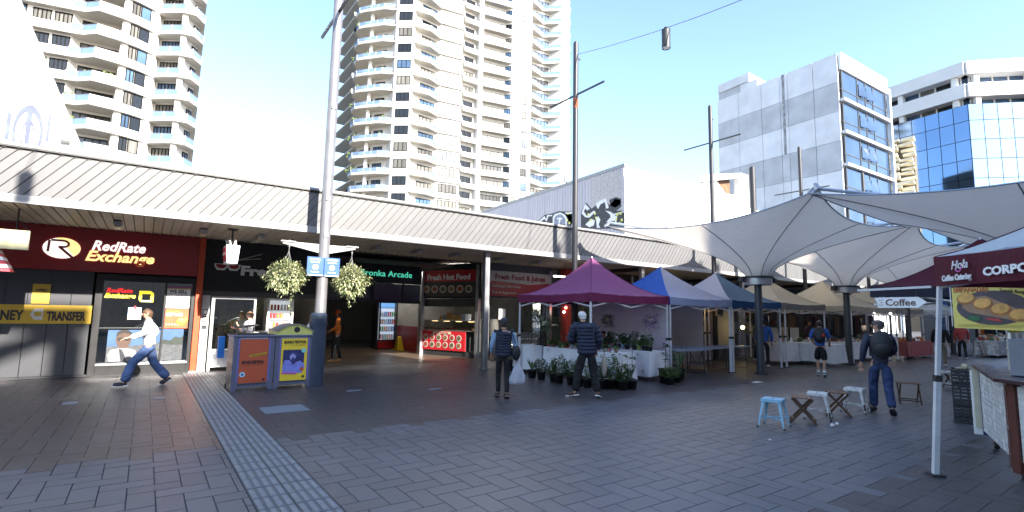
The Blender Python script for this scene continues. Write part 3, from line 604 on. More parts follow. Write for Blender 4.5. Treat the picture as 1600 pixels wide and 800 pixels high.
# basket bracket
br = MB(); br.prism([(3.37, 12.03, 2.98), (3.37, 12.03, 3.18), (3.98, 12.03, 3.19), (3.98, 12.03, 3.13)], (0, .03, 0)); br.build('bracket_arm', trim_m, bp)
br = MB(); br.prism([(3.13, 12.03, 2.98), (3.13, 12.03, 3.18), (2.36, 12.03, 3.19), (2.36, 12.03, 3.13)], (0, .03, 0)); br.build('bracket_arm', trim_m, bp)
MB().box((2.32, 12.0, 3.17), (2.62, 12.08, 3.20)).box((3.74, 12.0, 3.17), (4.04, 12.08, 3.20)).build('bracket_plates', trim_m, bp)
bs = mat('sign_blue', (.012, .075, .26), .4, var=.05)
sg1 = thing('blue_sign', 'pair of small blue notice plates strapped round the big pole', 'sign', (3.25, 11.9, 2.45))
for x0, x1 in ((2.86, 3.225), (3.235, 3.58)):
    p_ = MB().box((x0, 11.88, 2.44), (x1, 11.895, 2.87)).build('plate', bs, sg1, bevel=.004); cx = (x0 + x1) / 2
    disc((cx, 11.878, 2.64), .062, 18, d=.003).build('roundel', white, p_)
    disc((cx, 11.874, 2.64), .035, 14, d=.002).build('roundel_mark', mat('pale_red_print', (.6, .2, .15), .5, var=0), p_)
    MB().box((x0 + .01, 11.874, 2.45), (x1 - .01, 11.879, 2.47)).build('white_line', white, p_)
    text('ALCOHOL' if x0 < 3 else 'NO SMOKING', .05, white, sg1, (x0 + .05, 11.876, 2.80), width=.24, depth=.002); text('FREE ZONE' if x0 < 3 else 'AREA', .045, white, sg1, (x0 + .07, 11.876, 2.74), width=.2, depth=.002)
    text('PROHIBITED' if x0 < 3 else 'FINES', .035, white, sg1, (x0 + .08, 11.876, 2.52), width=.18, depth=.002)
def pole(x, h, label, y=12.0, bar=8.85, r_=.085, cross=True, patch=False):
    t = thing('light_pole', label, 'pole', (x, y, 0), group='slim dark poles along the shops')
    MB().tube((x, y, 0), (x, y, h), r_ * 1.1, r_, 14).build('shaft', pole_d, t); MB().tube((x, y, h), (x, y, h + .05), r_ * .7, n=10).build('cap', dark_m, t)
    if cross: MB().bar((x, y - 1.3, bar), (x, y + 1.3, bar), .045, .05).build('crossbar', dark_m, t)
    MB().box((x + r_ * .7, y - .05, h - .55), (x + r_ + .08, y, h - .5)).build('cable_bracket', dark_m, t)
    if patch: MB().tube((x, y, bar - .45), (x, y, bar - .12), r_ * 1.06, n=14).build('rust_band', rust, t)
pole(10.97, 10.65, 'slim dark pole with crossbar behind the pink tent, just right of the tower', patch=True)
pole(18.5, 10.4, 'slim dark pole with crossbar in front of the white building')
pole(26.05, 10.2, 'slim dark pole with crossbar in front of the grey panelled building', bar=8.0)
pole(21.6, 8.35, 'short thick pole without crossbar between two taller slim poles', cross=False, r_=.13)
pole(33.6, 10.2, 'slim pole seen against the glass block low above the big sail', bar=8.7)
cb = MB(); wire = mat('steel_wire', (.25, .28, .4), .5, metal=.3, var=0)
def cat_pts(a, b, sag, n=14):
    a = Vector(a); b = Vector(b); return [a.lerp(b, i / n) - Vector((0, 0, 4 * sag * (i / n) * (1 - i / n))) for i in range(n + 1)]
def cable(x, label, lamp_y, llabel, dz=0):
    pts = cat_pts((x, 12, 10.25), (x, -9.8, 10.25), 1.35); b = MB(); b.path(pts, .012, 5); o = b.build('catenary_cable', wire); tag(o, label, 'cable', 'cables strung across the mall')
    t = (12 - lamp_y) / 21.8; z = 10.25 - 4 * 1.35 * t * (1 - t)
    l = thing('catenary_lamp', llabel, 'lamp', (x, lamp_y, z), group='cylinder lamps on the cables')
    MB().tube((x, lamp_y, z - .58), (x, lamp_y, z - .05), .115, n=18, cap=False).tube((x, lamp_y, z - .07), (x, lamp_y, z - .05), .115, n=18).build('housing', dark_m, l); MB().tube((x, lamp_y, z - .57), (x, lamp_y, z - .55), .10, n=18).build('lens', mat('frosted_lens', (.7, .7, .7), .4), l)
    MB().box((x - .03, lamp_y - .04, z - .06), (x + .03, lamp_y + .04, z + .03)).build('clamp', dark_m, l)
cable(10.97, 'thin cable running from the pole top right of the tower out over the plaza', 8.39, 'dark cylinder lamp hanging in the open sky from the cable')
cable(-.82, 'thin cable over the plaza on the far left', 3.3, 'dark cylinder lamp above the plaza out of view on the left')
# ------------------------------------------------------------------ buildings across the mall, behind the viewer: they keep the plaza in shade
bk = mat('brown_brick_block', (.26, .20, .17), .8, var=.2, scale=3); pk = mat('cream_parapet', (.5, .47, .42), .8, var=.1)
rowd = ['plain brown block across the mall behind the viewer', 'brown block across the mall', 'brown block with tall chimneys across the mall', 'low brown block far along the mall']
OX = 2.75    # how far the sun carries a shadow along the mall
def block(x0, x1, h, label, y=-10):
    t = thing('street_block', label, 'building', ((x0 + x1) / 2, y, 0))
    MB().box((x0, y - 8, 0), (x1 - .01, y, h)).build('wall', bk, t)
    n = max(1, int((x1 - x0) / 3))
    for i in range(n):
        for z in (3.6, 6.6, 9.6):
            xx = x0 + (i + .5) * (x1 - x0) / n; MB().box((xx - .6, y, z), (xx + .6, y + .03, z + 1.5)).build('window', MATS['smoked_glass'], t)
    return t
HB = 11.44
block(-26, -1.2 + OX, HB + 1.2, rowd[0]); block(-1.2 + OX, 3.3 + OX, HB + 1.18, 'brown block one bay wide across the mall')
hb0 = block(3.3 + OX, 8.5 + OX, HB + 1.18, 'taller brown block across the mall facing the arcade')
MB().box((4.5 + OX, -10.4, HB + 1.46), (8.5 + OX, -10, HB + 3.6)).build('shade_board', pk, hb0)  # added board: darkens the arcade, the slot below lets a sun streak through
for x in (4.6, 6.5, 8.4): MB().box((x + OX - .06, -10.3, HB + 1.18), (x + OX + .06, -10.1, HB + 1.48)).build('shade_board_post', pk, hb0)
rh = thing('shade_cutouts', 'unseen added plates on the brown block, shaped to shade the exchange wall', 'shade plates', (0, -10, HB))  # invented rooftop plates, cut to throw slanted shadows on the shop wall
SH = lambda x, z: (x + OX + .38, -10.05, HB + z + 1.57)
for pts in ([(-6, .45), (-3.1, .2), (-2.45, .62), (-1.85, .92), (-1.62, 1.0), (-1.6, 1.8), (-6, 1.8), (-6, 1.45), (-2.6, 1.35), (-2.0, 1.28), (-1.9, 1.15), (-2.6, .9), (-6, .75)], [(-1.62, -.2), (-1.05, -.2), (-1.05, 1.05), (-1.22, 1.12), (-1.22, 1.3), (-.95, 1.3), (-.95, 1.8), (-1.62, 1.8)], [(-2.2, -.4), (-1.6, -.4), (-1.6, .1), (-2.2, .05)]):
    MB().prism([SH(a, b) for a, b in pts], (0, -.3, 0)).build('shade_plate', bk, rh)
t = block(8.5 + OX, 17.95 + OX, HB + 2.05, rowd[2])
for x0, x1, zt in ((10.95, 11.2, 4.1), (11.38, 11.75, 4.85), (18.8, 19.05, 4.05), (19.95, 20.3, 4.1)):
    MB().box((x0 + OX, -10.5, HB + 1.7), (x1 + OX, -10.0, HB + zt)).build('chimney', bk, t)
block(17.95 + OX, 25 + OX, HB + 1.95, 'brown block east of the chimneys across the mall'); block(25 + OX, 140, HB + 3.3, rowd[3])

# ------------------------------------------------------------------ buildings just behind the shops
wr = mat('white_render', (.78, .77, .74), .8, var=.06, scale=2, bump=.05)  # one even off-white for all these walls
gp = mat('grey_corrugated_wall', (.40, .38, .41), .6, var=.1, scale=3, streak=.1)
mw = thing('metal_clad_building', 'low building with a ribbed grey side wall covered in graffiti', 'building', (20, 17, 0))
tilt = lambda y: 8.72 - .03 * (y - 16.3)
MB().prism([(18.06, 16.3, 4.4), (18.06, 30, 4.4), (18.06, 30, tilt(30)), (18.06, 16.3, tilt(16.3))], (10, 0, 0)).build('wall', wr, mw)
cs = MB()
for i in range(62):
    y = 16.32 + i * .22; MB_ = MB(); MB_.prism([(18.05, y + .01, 4.45), (18.05, y + .20, 4.45), (18.05, y + .20, tilt(y) - .02), (18.05, y + .01, tilt(y) - .02)], (-.03, 0, 0)); MB_.build('rib_panel', gp, mw)
MB().prism([(18.0, 16.25, tilt(16.3)), (18.0, 30, tilt(30)), (18.0, 30, tilt(30) + .16), (18.0, 16.25, tilt(16.3) + .16)], (.16, 0, 0)).build('barge_flashing', trim_m, mw)
# graffiti letters: black, white and grey spray paint, thin sheets on the ribs
gbk = mat('spray_black', (.035, .035, .04), .6, var=.8, scale=9); gwh = mat('spray_white', (.62, .62, .62), .6, var=.1); ggr = mat('spray_grey', (.2, .21, .27), .6, var=.5, scale=6); gye = mat('spray_yellow', (.6, .6, .15), .6, var=.1)
def gr(pts, m, k): MB().prism([(18.015 - .004 * k, y, z) for y, z in pts], (-.002, 0, 0)).build('graffiti', m, mw)
GR = [
 ('gbk', 1, [(22.85, 6.97), (22.25, 7.25), (21.56, 7.24), (20.99, 7.28), (20.43, 7.17), (19.72, 7.06), (19.72, 6.2), (20.42, 6.34), (21.64, 6.63), (22.85, 6.91)]),
 ('gbk', 1, [(19.25, 6.96), (18.88, 7.4), (18.47, 7.02), (18.08, 7.18), (17.54, 7.4), (17.24, 6.99), (16.87, 7.26), (16.51, 7.14), (16.48, 6.81), (16.8, 6.65), (16.27, 6.59), (16.28, 5.76), (18.0, 5.92), (19.25, 6.14)]),
 ('ggr', 2, [(21.46, 7.17), (20.99, 7.19), (20.52, 7.0), (20.38, 6.46), (21.35, 6.59), (21.5, 6.92)]),
 ('gwh', 2, [(22.75, 6.95), (22.24, 7.19), (22.09, 6.97), (22.0, 7.21), (21.55, 7.15), (21.57, 7.09), (21.9, 7.12), (22.04, 6.84), (22.22, 7.02), (22.64, 6.9)]),
 ('gwh', 3, [(21.5, 6.64), (21.5, 7.02), (21.27, 7.17), (20.89, 7.19), (20.52, 7.03), (20.32, 6.79), (20.32, 6.39), (20.43, 6.41), (20.45, 6.77), (20.66, 6.99), (20.91, 7.1), (21.22, 7.07), (21.38, 6.94), (21.37, 6.6)]),
 ('gwh', 3, [(21.17, 6.94), (20.7, 6.87), (20.68, 6.81), (20.84, 6.8), (20.93, 6.56), (21.0, 6.57), (20.98, 6.82), (21.15, 6.87)]),
 ('gwh', 2, [(20.48, 7.13), (19.77, 7.05), (19.72, 6.97), (19.99, 7.0), (19.98, 6.29), (19.79, 6.26), (19.74, 6.94), (20.43, 7.05)]),
 ('gwh', 2, [(19.21, 6.9), (18.92, 7.35), (18.59, 7.03), (18.8, 6.98), (18.92, 7.11), (19.03, 6.96), (18.8, 6.69), (18.31, 6.9), (18.19, 6.83), (18.63, 6.58), (18.92, 6.65)]),
 ('gwh', 2, [(18.92, 6.27), (18.47, 6.5), (18.23, 6.38), (18.31, 6.13), (18.63, 6.09)]),
 ('gwh', 2, [(18.16, 7.22), (17.84, 7.34), (17.46, 7.39), (17.28, 6.88), (17.46, 6.86), (17.54, 7.21), (17.84, 7.14), (18.0, 6.94), (18.08, 7.01)]),
 ('gwh', 2, [(17.54, 6.79), (17.17, 6.67), (16.95, 6.53), (16.27, 6.57), (16.27, 6.52), (16.87, 6.47), (16.8, 6.18), (17.24, 6.19), (17.46, 6.19), (17.17, 6.4), (17.2, 6.54)]),
 ('gwh', 3, [(18.0, 6.57), (17.84, 6.38), (17.96, 6.14), (17.84, 5.96), (18.08, 5.99), (18.15, 6.45)]),
 ('gwh', 3, [(16.88, 6.41), (16.73, 6.39), (16.81, 5.99), (16.88, 6.17)]),
 ('gbk', 1, [(17.24, 7.27), (16.8, 7.33), (16.48, 7.19), (16.55, 6.93), (16.87, 6.82), (17.2, 6.98)]),
]
for m_, k_, p_ in GR: gr(p_, {'gbk': gbk, 'gwh': gwh, 'ggr': ggr}[m_], k_)
for y, z in ((20.16, 6.98), (20.25, 6.62), (20.07, 6.45), (18.63, 6.69), (18.16, 6.68), (18.08, 6.44), (16.66, 6.41), (16.45, 6.43), (16.73, 6.2), (16.38, 6.1), (16.52, 5.96), (18.47, 6.38)): gr([(y, z), (y + .12, z), (y + .12, z + .12), (y, z + .12)], gye, 4)
bri = mat('old_brick_wall', (.42, .39, .38), .8, var=.35, scale=16, bump=.3)
bw = MB(); 
for r_ in range(25):
    for c in range(8):
        y = 16.36 + c * .3 + (.15 if r_ % 2 else 0)
        if y + .28 < 18.7: bw.box((18.014, y, 6.7 + r_ * .076), (18.03, y + .285, 6.7 + r_ * .076 + .066))
stuff(bw.build('brick_patch', bri, mw))
# two white front buildings right of it
wb = thing('white_building', 'blank white building with low parapets behind the awning', 'building', (23, 16.4, 0))
MB().prism([(18.2, 16.28, 4.45), (22.9, 16.28, 4.45), (22.9, 16.28, 8.1), (22.3, 16.28, 8.65), (21.4, 16.28, 8.25), (20.8, 16.28, 8.1), (18.2, 16.28, 8.5)], (0, 9, 0)).build('front_wall', wr, wb)
MB().prism([(20.4, 16.9, 8.0), (22.6, 16.9, 8.0), (22.6, 16.9, 8.75)], (0, .1, 0)).build('parapet_side', mat('cream_render', (.5, .46, .38), .8), wb)
MB().box((22.9, 16.27, 4.45), (23.15, 25, 8.45)).build('party_wall', wr, wb)
ab = thing('arched_white_building', 'white building with a curved open gable showing brown brick', 'building', (26, 16.4, 0))
MB().prism([(23.15, 16.5, 4.45), (28.9, 16.5, 4.45), (28.9, 16.5, 9.2), (27.4, 16.5, 8.55), (25.0, 16.5, 8.35), (23.15, 16.5, 8.2)], (0, .4, 0)).build('front_wall', wr, ab)
MB().box((28.0, 16.3, 4.45), (28.9, 16.7, 10.2)).build('pier', wr, ab); MB().prism([(24.6, 16.45, 9.15), (24.6, 16.45, 9.5), (28.0, 16.45, 10.2), (28.0, 16.45, 9.9)], (0, .3, 0)).build('gable_beam', wr, ab)
arch = [(26.2, 16.62, 9.65), (27.9, 16.62, 10.0), (27.9, 16.62, 8.7), (27.6, 16.62, 8.72), (27.2, 16.62, 8.85), (26.8, 16.62, 9.05), (26.4, 16.62, 9.4)]
MB().prism([(x - .02, 16.9, z) for x, _, z in arch], (0, .2, 0)).build('brick_infill', mat('brown_brick', (.16, .085, .05), .85, var=.6, scale=5, bump=.4), ab)
MB().prism([(24.4, 16.7, 8.3), (27.9, 16.7, 8.5), (27.9, 16.7, 8.72), (27.2, 16.7, 8.85), (26.5, 16.7, 9.25), (26.1, 16.7, 9.6), (25.2, 16.7, 9.35), (24.4, 16.7, 8.9)], (0, .15, 0)).build('gable_wall', wr, ab)
for z in (7.9, 8.2): MB().box((23.2, 16.4, z), (28.0, 16.5, z + .08)).build('cornice', wr, ab)
MB().tube((24.9, 16.8, 9.2), (25.4, 16.8, 9.5), .05).build('vent_pipe', dark_m, ab)
MB().box((28.9, 16.6, 4.45), (46, 24, 8.3)).build('side_block', mat('blue_white_render', (.62, .68, .76), .8, var=.08), ab)
# raked white building on the far left with a faint blue mural
lw = thing('raked_white_building', 'white end wall with sloping edge and faint blue mural at far left', 'building', (-4, 18, 0))
MB().prism([(-1.72, 18, 4.45), (-1.72, 18, 5.8), (-3.40, 18, 9.75), (-4.4, 18, 12.2), (-9, 18, 12.2), (-9, 18, 4.45)], (0, 6, 0)).build('end_wall', wr, lw)
MB().prism([(-1.66, 17.95, 5.8), (-3.36, 17.95, 9.8), (-4.36, 17.95, 12.2), (-4.46, 17.95, 12.2), (-3.46, 17.95, 9.72), (-1.76, 17.95, 5.72)], (0, .05, 0)).build('rake_capping', trim_m, lw)
MB().box((-3.42, 17.93, 5.6), (-3.34, 17.99, 8.6)).build('downpipe', mat('lilac_pipe', (.42, .40, .60), .5), lw)
mbm = mat('blue_mural_paint', (.06, .075, .20), .6, var=.6, scale=3)
for c, a, b in (((-2.86, 6.15), .30, .75), ((-2.86, 6.1), .13, .42)):
    m_ = MB(); N = 28
    for i in range(N):
        t0, t1 = 2 * math.pi * i / N, 2 * math.pi * (i + 1) / N; f_ = lambda t, k: (c[0] + a * k * math.cos(t), 17.985, c[1] + b * k * math.sin(t))
        m_.prism([f_(t0, 1), f_(t1, 1), f_(t1, .78), f_(t0, .78)], (0, -.005, 0))
    stuff(m_.build('mural', mbm, lw))
MB().prism([(-2.9, 17.974, 5.5), (-2.82, 17.974, 5.5), (-2.8, 17.974, 6.9), (-2.92, 17.974, 6.9)], (0, -.005, 0)).build('mural', mbm, lw)
MB().box((-3.28, 17.97, 5.9), (-3.2, 17.99, 6.6)).build('mural', mbm, lw); MB().box((-2.5, 17.97, 6.0), (-2.44, 17.99, 6.7)).build('mural', mbm, lw)
for z in (5.6, 7.4, 9.2, 11.0): MB().box((-9, 17.985, z), (-4.5 if z > 10 else (-3.3 if z > 9 else (-2.7 if z > 7 else -1.8)), 17.996, z + .02)).build('panel_joint', mat('dark_joint', (.16, .16, .2), .8), lw)  # panel joints drawn as thin dark strips
for x in (-6.6, -5.2, -4.2): MB().box((x, 17.985, 4.5), (x + .02, 17.995, 9.2)).build('panel_joint', MATS['dark_joint'], lw)
MB().box((-2.2, 17.9, 6.02), (-2.0, 17.99, 6.1)).build('vent', dark_m, lw)

# ------------------------------------------------------------------ apartment towers
tw = mat('tower_white_paint', (.62, .62, .62), .8, var=.05, scale=.4); sof = mat('tower_soffit', (.54, .50, .43), .85, var=.06, scale=.4)  # warm bounce light is put into the slab colour
bal_g = mat('balcony_glass', (.13, .20, .32), .15, var=.15, scale=.6, spec=.6); frame_d = mat('bronze_window_frame', (.012, .012, .012), .7, spec=.1)
pane_m = [mat('tower_pane_blue', (.05, .09, .16), .2, var=.3, scale=.5, spec=.5, rnd=.5), mat('tower_pane_curtain', (.11, .105, .095), .3, var=.45, scale=2.5, spec=.4, streak=.08, rnd=.4), mat('tower_pane_dark', (.012, .014, .018), .2, var=.3, spec=.5, rnd=.4)]
def seg_wall(mb, P, zb, zt, th, mi=0):
    """upright band following plan polyline P, th thick towards +y"""
    for i in range(len(P) - 1):
        a, b = P[i], P[i + 1]; mb.prism([(a[0], a[1], zb), (b[0], b[1], zb), (b[0], b[1], zt), (a[0], a[1], zt)], (.02, th, 0), mi)
def win_mesh(L, h, n, kind):
    """window of width L along +x, facing -y: frame with n lights"""
    f = MB(); t = .11
    f.box((0, -.06, 0), (L, .02, t)).box((0, -.06, h - t), (L, .02, h))
    for i in range(n + 1): x = i * (L - t) / n; f.box((x, -.06, t), (x + t, .02, h - t))
    return f.mesh('window', frame_d), MB().box((t, -.015, t), (L - t, 0, h - t)).mesh('pane', pane_m[kind])
def tower(name, label, out, inner_, floors, z0_, pitch, ny, glassy, wins, white_seg, cols, hi=None, deep=14):
    T = thing(name, label, 'building', (out[0][0], out[0][1], 0)); o0 = Vector((out[0][0], out[0][1], 0))
    L = lambda P: [(p[0] - o0.x, p[1] - o0.y) for p in P]
    out_, inn = L(out), L(inner_); yb = max(p[1] for p in out_ + inn) + deep
    sl = MB(); pts = [(p[0], p[1]) for p in out_] + [(out_[-1][0], yb), (out_[0][0], yb)]; n = len(pts)
    sl.add([(x, y, -.22) for x, y in pts] + [(x, y, 0) for x, y in pts], [tuple(reversed(range(n))), tuple(range(n, 2 * n))] + [(i, (i + 1) % n, n + (i + 1) % n, n + i) for i in range(n)]); slab = sl.mesh('floor_slab', sof)
    par = MB(); p2s = [MB()]; gl = []
    for i in range(len(out_) - 1):
        a, b = out_[i], out_[i + 1]
        if i in glassy:
            seg_wall(par, [a, b], -.24, .22, .12); seg_wall(p2s[-1], [a, b], -.24, .22, .12)
            g = MB(); d = Vector((b[0] - a[0], b[1] - a[1], 0)); g.prism([(a[0], a[1] + .04, .24), (b[0], b[1] + .04, .24), (b[0], b[1] + .04, .94), (a[0], a[1] + .04, .94)], (0, .02, 0)); 
            r_ = MB(); r_.bar((a[0], a[1] + .05, .97), (b[0], b[1] + .05, .97), .06, .05)
            k = max(1, int(d.length / 1.1))
            for q in range(k + 1): x, y = a[0] + (b[0] - a[0]) * q / k, a[1] + (b[1] - a[1]) * q / k + .05; r_.box((x - .03, y - .03, .3), (x + .03, y + .03, .97))
            gl.append((g.mesh('balustrade_glass', bal_g), r_.mesh('rail', pole_m)))
        else:
            seg_wall(par, [a, b], -.24, .78, .12)
            if i not in white_seg: seg_wall(p2s[-1], [a, b], -.24, .78, .12)
            else: p2s.append(MB())
    parm = par.mesh('parapet', tw); parm2 = [q_.mesh('parapet', tw) for q_ in p2s if q_.v]
    wl = MB(); seg_wall(wl, inn, 0, pitch - .22, .15); wallm = wl.mesh('wall', tw)
    wm = []
    for (i, s0, s1, sill, h, nl, kind) in wins:
        a, b = Vector((*inn[i], 0)), Vector((*inn[i + 1], 0)); d = b - a; Lw = d.length * (s1 - s0); m1, m2 = win_mesh(Lw, h, nl, kind)
        p = a + d * s0; p.z = sill; nrm = Vector((d.y, -d.x, 0)).normalized(); wm.append((m1, p + nrm * .03, math.atan2(d.y, d.x), [m2] + [win_mesh(Lw, h, nl, k)[1] for k in range(3)]))
    clm = []
    for (x, y, r_) in cols: x -= o0.x; y -= o0.y; clm.append(MB().box((x - r_, y - r_, 0), (x + r_, y + r_, pitch - .22)).mesh('column', tw))
    for k in range(floors):
        z = z0_ + k * pitch
        s = inst('storey', slab, T, (0, 0, z)); s.name = 'floor_slab'
        [inst('parapet', q_, T, (0, 0, z)) for q_ in (parm2 if (hi and z > hi) else [parm])]; inst('wall', wallm, T, (0, 0, z))
        for g, r_ in gl: b = inst('balustrade', g, T, (0, 0, z)); inst('rail', r_, b)
        for q_ in clm: inst('column', q_, T, (0, 0, z))
        for m1, p, rz, panes in wm:
            o = inst('window', m1, T, (p.x, p.y, z + p.z), rz); inst('pane', random.choice(panes + [panes[0]]), o)
    # things people keep on balconies
    for k in range(floors):
        z = z0_ + k * pitch
        for i in glassy:
            if random.random() < .45:
                a, b = out_[i], out_[i + 1]; u = random.uniform(.2, .8); x, y = a[0] + (b[0] - a[0]) * u, a[1] + (b[1] - a[1]) * u + .7; kx = random.random()
                if kx < .5:
                    m_ = MB()
                    for q in range(16): m_.ball((x + random.uniform(-.4, .4), y + random.uniform(-.2, .2), z + random.uniform(.5, 1.35)), random.uniform(.1, .22), 5, 4)
                    m_.build('balcony_plant', greens_t, T, local=True)
                else: MB().box((x - .3, y - .25, z + .02), (x + .3, y + .25, z + .5)).box((x - .3, y + .2, z + .5), (x + .3, y + .27, z + 1.1)).build('balcony_chair', random.choice([tw, frame_d, sof]), T, local=True)
    return T
greens_t = mat('balcony_plant_green', (.10, .14, .05), .7, var=.5, scale=3)
random.seed(12)
OUT = [(30.5, 97), (29.2, 95.3), (29.2, 93.3), (29.9, 92.2), (32.55, 88.97), (34.18, 88.1), (37.19, 85.71), (40.7, 85.5), (43.2, 86.7), (48.2, 86.05), (49.6, 87.95), (52.9, 87.9), (62.04, 86.1), (62.9, 86.6), (65.8, 86.0), (69.8, 87.4), (72.9, 84.6), (75.1, 84.0), (76.2, 85.5), (77, 98)]
INN = [(31.2, 97), (32.6, 92.6), (34.6, 90.0), (34.6, 88.0), (37.3, 85.8), (38.3, 87.0), (43.2, 87.7), (43.6, 87.1), (48.2, 86.4), (49.4, 89.0), (53.2, 89.2), (53.6, 88.1), (54.0, 88.9), (59.6, 88.0), (60.6, 86.6), (62.1, 86.2), (62.9, 86.7), (65.6, 86.2), (66.8, 88.2), (71.8, 87.6), (72.8, 84.8), (75, 84.2), (76, 85.7), (76.6, 98)]
WIN = [(0, .1, .9, .1, 2.3, 4, 2), (1, .1, .7, .1, 2.3, 3, 0), (3, .15, .9, .95, 1.7, 3, 1), (5, .25, .95, .15, 2.3, 4, 1), (7, .08, .92, .9, 1.75, 5, 1), (9, .1, .8, .1, 2.3, 3, 2), (12, .05, .95, .1, 2.3, 6, 1),
       (13, .1, .9, .5, 2.0, 2, 0), (14, .1, .9, .5, 2.0, 2, 1), (16, .1, .7, .9, 1.7, 3, 2), (18, .05, .95, .1, 2.3, 5, 0), (20, .5, .85, .9, 1.6, 1, 1)]
tower('apartment_tower', 'tall white apartment tower with wavy balconies right of the big pole', OUT, INN, 24, 10.8, 3.2, 0, (1, 2, 3, 4, 7, 11, 14, 15), WIN, (5, 13), [(53.4, 88.1, .45), (31.4, 92.2, .3)], hi=42)
OUT2 = [(-20, 78.3), (-13.7, 76.9), (-9.6, 76.05), (-8.4, 75.7), (-7.1, 74.4), (-4.8, 74.7), (-3.36, 75.33), (-2.07, 76.1), (-1.5, 76.9), (-1.2, 76.2), (1.2, 74.4), (2.4, 74.3), (3.5, 76), (3.8, 84)]
INN2 = [(-20, 79.2), (-13.4, 77.8), (-9.5, 76.9), (-8.9, 77.6), (-5.1, 77.4), (-4.9, 75.4), (-4.5, 75.3), (-2.2, 76.4), (-1.3, 77.1), (-1.1, 78), (1.1, 76.5), (1.4, 75.2), (2.2, 76.4), (3.0, 77.5), (3.4, 84)]
WIN2 = [(0, .1, .95, .95, 1.6, 6, 0), (1, .05, .48, .85, 1.55, 4, 1), (1, .55, .97, .85, 1.55, 4, 2), (3, .03, .97, .1, 2.2, 5, 2), (6, .15, .5, .85, 1.7, 2, 1), (6, .52, .97, .85, 1.7, 1, 0), (9, .1, .95, .1, 2.3, 5, 1), (12, .1, .9, .1, 2.2, 2, 0)]
tower('apartment_tower', 'white apartment tower with angled balconies at the left above the awning', OUT2, INN2, 16, 10.6, 2.85, 0, (2, 3, 4, 9, 11), WIN2, (), [(1.3, 75.2, .3)])

# ------------------------------------------------------------------ grey panelled building
g1 = mat('light_concrete_panel', (.66, .67, .70), .75, var=.12, scale=.5, bump=.05, rnd=.05); g2 = mat('mid_concrete_panel', (.47, .48, .51), .75, var=.18, scale=.5, bump=.05, rnd=.05)
gb = thing('panelled_office', 'tall narrow office clad in light and mid grey concrete panels', 'building', (69.33, 26.79, 0))
C0 = Vector((69.33, 26.79, 0)); BK = Vector((70.9, 44.6, 0)); bd = (BK - C0).normalized(); BL = (BK - C0).length; FR = Vector((82.5, 26.2, 0)); fd_ = (FR - C0).normalized(); FL = (FR - C0).length
TOP = 35.44; nb = Vector((bd.y, -bd.x, 0)); nb = -nb if nb.x > 0 else nb; nf = Vector((fd_.y, -fd_.x, 0)); nf = -nf if nf.y > 0 else nf
MB().prism([C0 + Vector((.1, .1, 0)), FR + Vector((-.1, .1, 0)), FR + bd * BL, BK + Vector((.1, 0, 0))], (0, 0, TOP - .3)).build('core', g1, gb)
ss = [0, 3.1, 6.6, 7.7, 10.5, 14.2, BL]
for r_ in range(8):
    for k in range(6):
        a, b = ss[k] + .03, ss[k + 1] - .03; z1 = TOP - r_ * 3.82 - .02; z0b = z1 - 3.78
        MB().prism([C0 + bd * a + Vector((0, 0, z0b)), C0 + bd * b + Vector((0, 0, z0b)), C0 + bd * b + Vector((0, 0, z1)), C0 + bd * a + Vector((0, 0, z1))], nb * .12).build('panel', g2 if r_ % 2 else g1, gb)
MB().prism([C0 + bd * 7.0 + nb * .14 + Vector((0, 0, 24)), C0 + bd * 7.35 + nb * .14 + Vector((0, 0, 24)), C0 + bd * 7.35 + nb * .14 + Vector((0, 0, TOP)), C0 + bd * 7.0 + nb * .14 + Vector((0, 0, TOP))], nb * .02).build('stained_joint', mat('stained_joint', (.28, .28, .29), .8, var=.6, scale=2), gb)
MB().prism([C0 + bd * 14 + Vector((.3, 0, TOP)), BK + Vector((.3, 0, TOP)), BK + Vector((.3, 0, TOP + 1.3)), C0 + bd * 14 + Vector((.3, 0, TOP + 1.3))], (8, 0, 0)).build('plant_room', g2, gb)
MB().prism([C0 + bd * 11.2 + Vector((.2, 0, TOP)), C0 + bd * 14 + Vector((.2, 0, TOP)), C0 + bd * 14 + Vector((.2, 0, TOP + 1.2)), C0 + bd * 11.2 + Vector((.2, 0, TOP + 1.2))], (8, 0, 0)).build('roof_box', g1, gb)
MB().prism([C0 + bd * 12.5 + Vector((.1, 0, TOP + 1.3)), BK + Vector((.1, 0, TOP + 1.3)), BK + Vector((.1, 0, TOP + 2.6)), C0 + bd * 12.5 + Vector((.1, 0, TOP + 2.6))], (8, 0, 0)).build('roof_box', g1, gb)
MB().prism([C0 + nf * .1 + Vector((0, 0, TOP - 2.2)), FR + nf * .1 + Vector((0, 0, TOP - 2.2)), FR + nf * .1 + Vector((0, 0, TOP)), C0 + nf * .1 + Vector((0, 0, TOP))], nf * .3).build('parapet', wr, gb)
ogl = mat('office_glass', (.045, .08, .15), .08, var=.3, scale=.3, spec=.6, metal=.3)
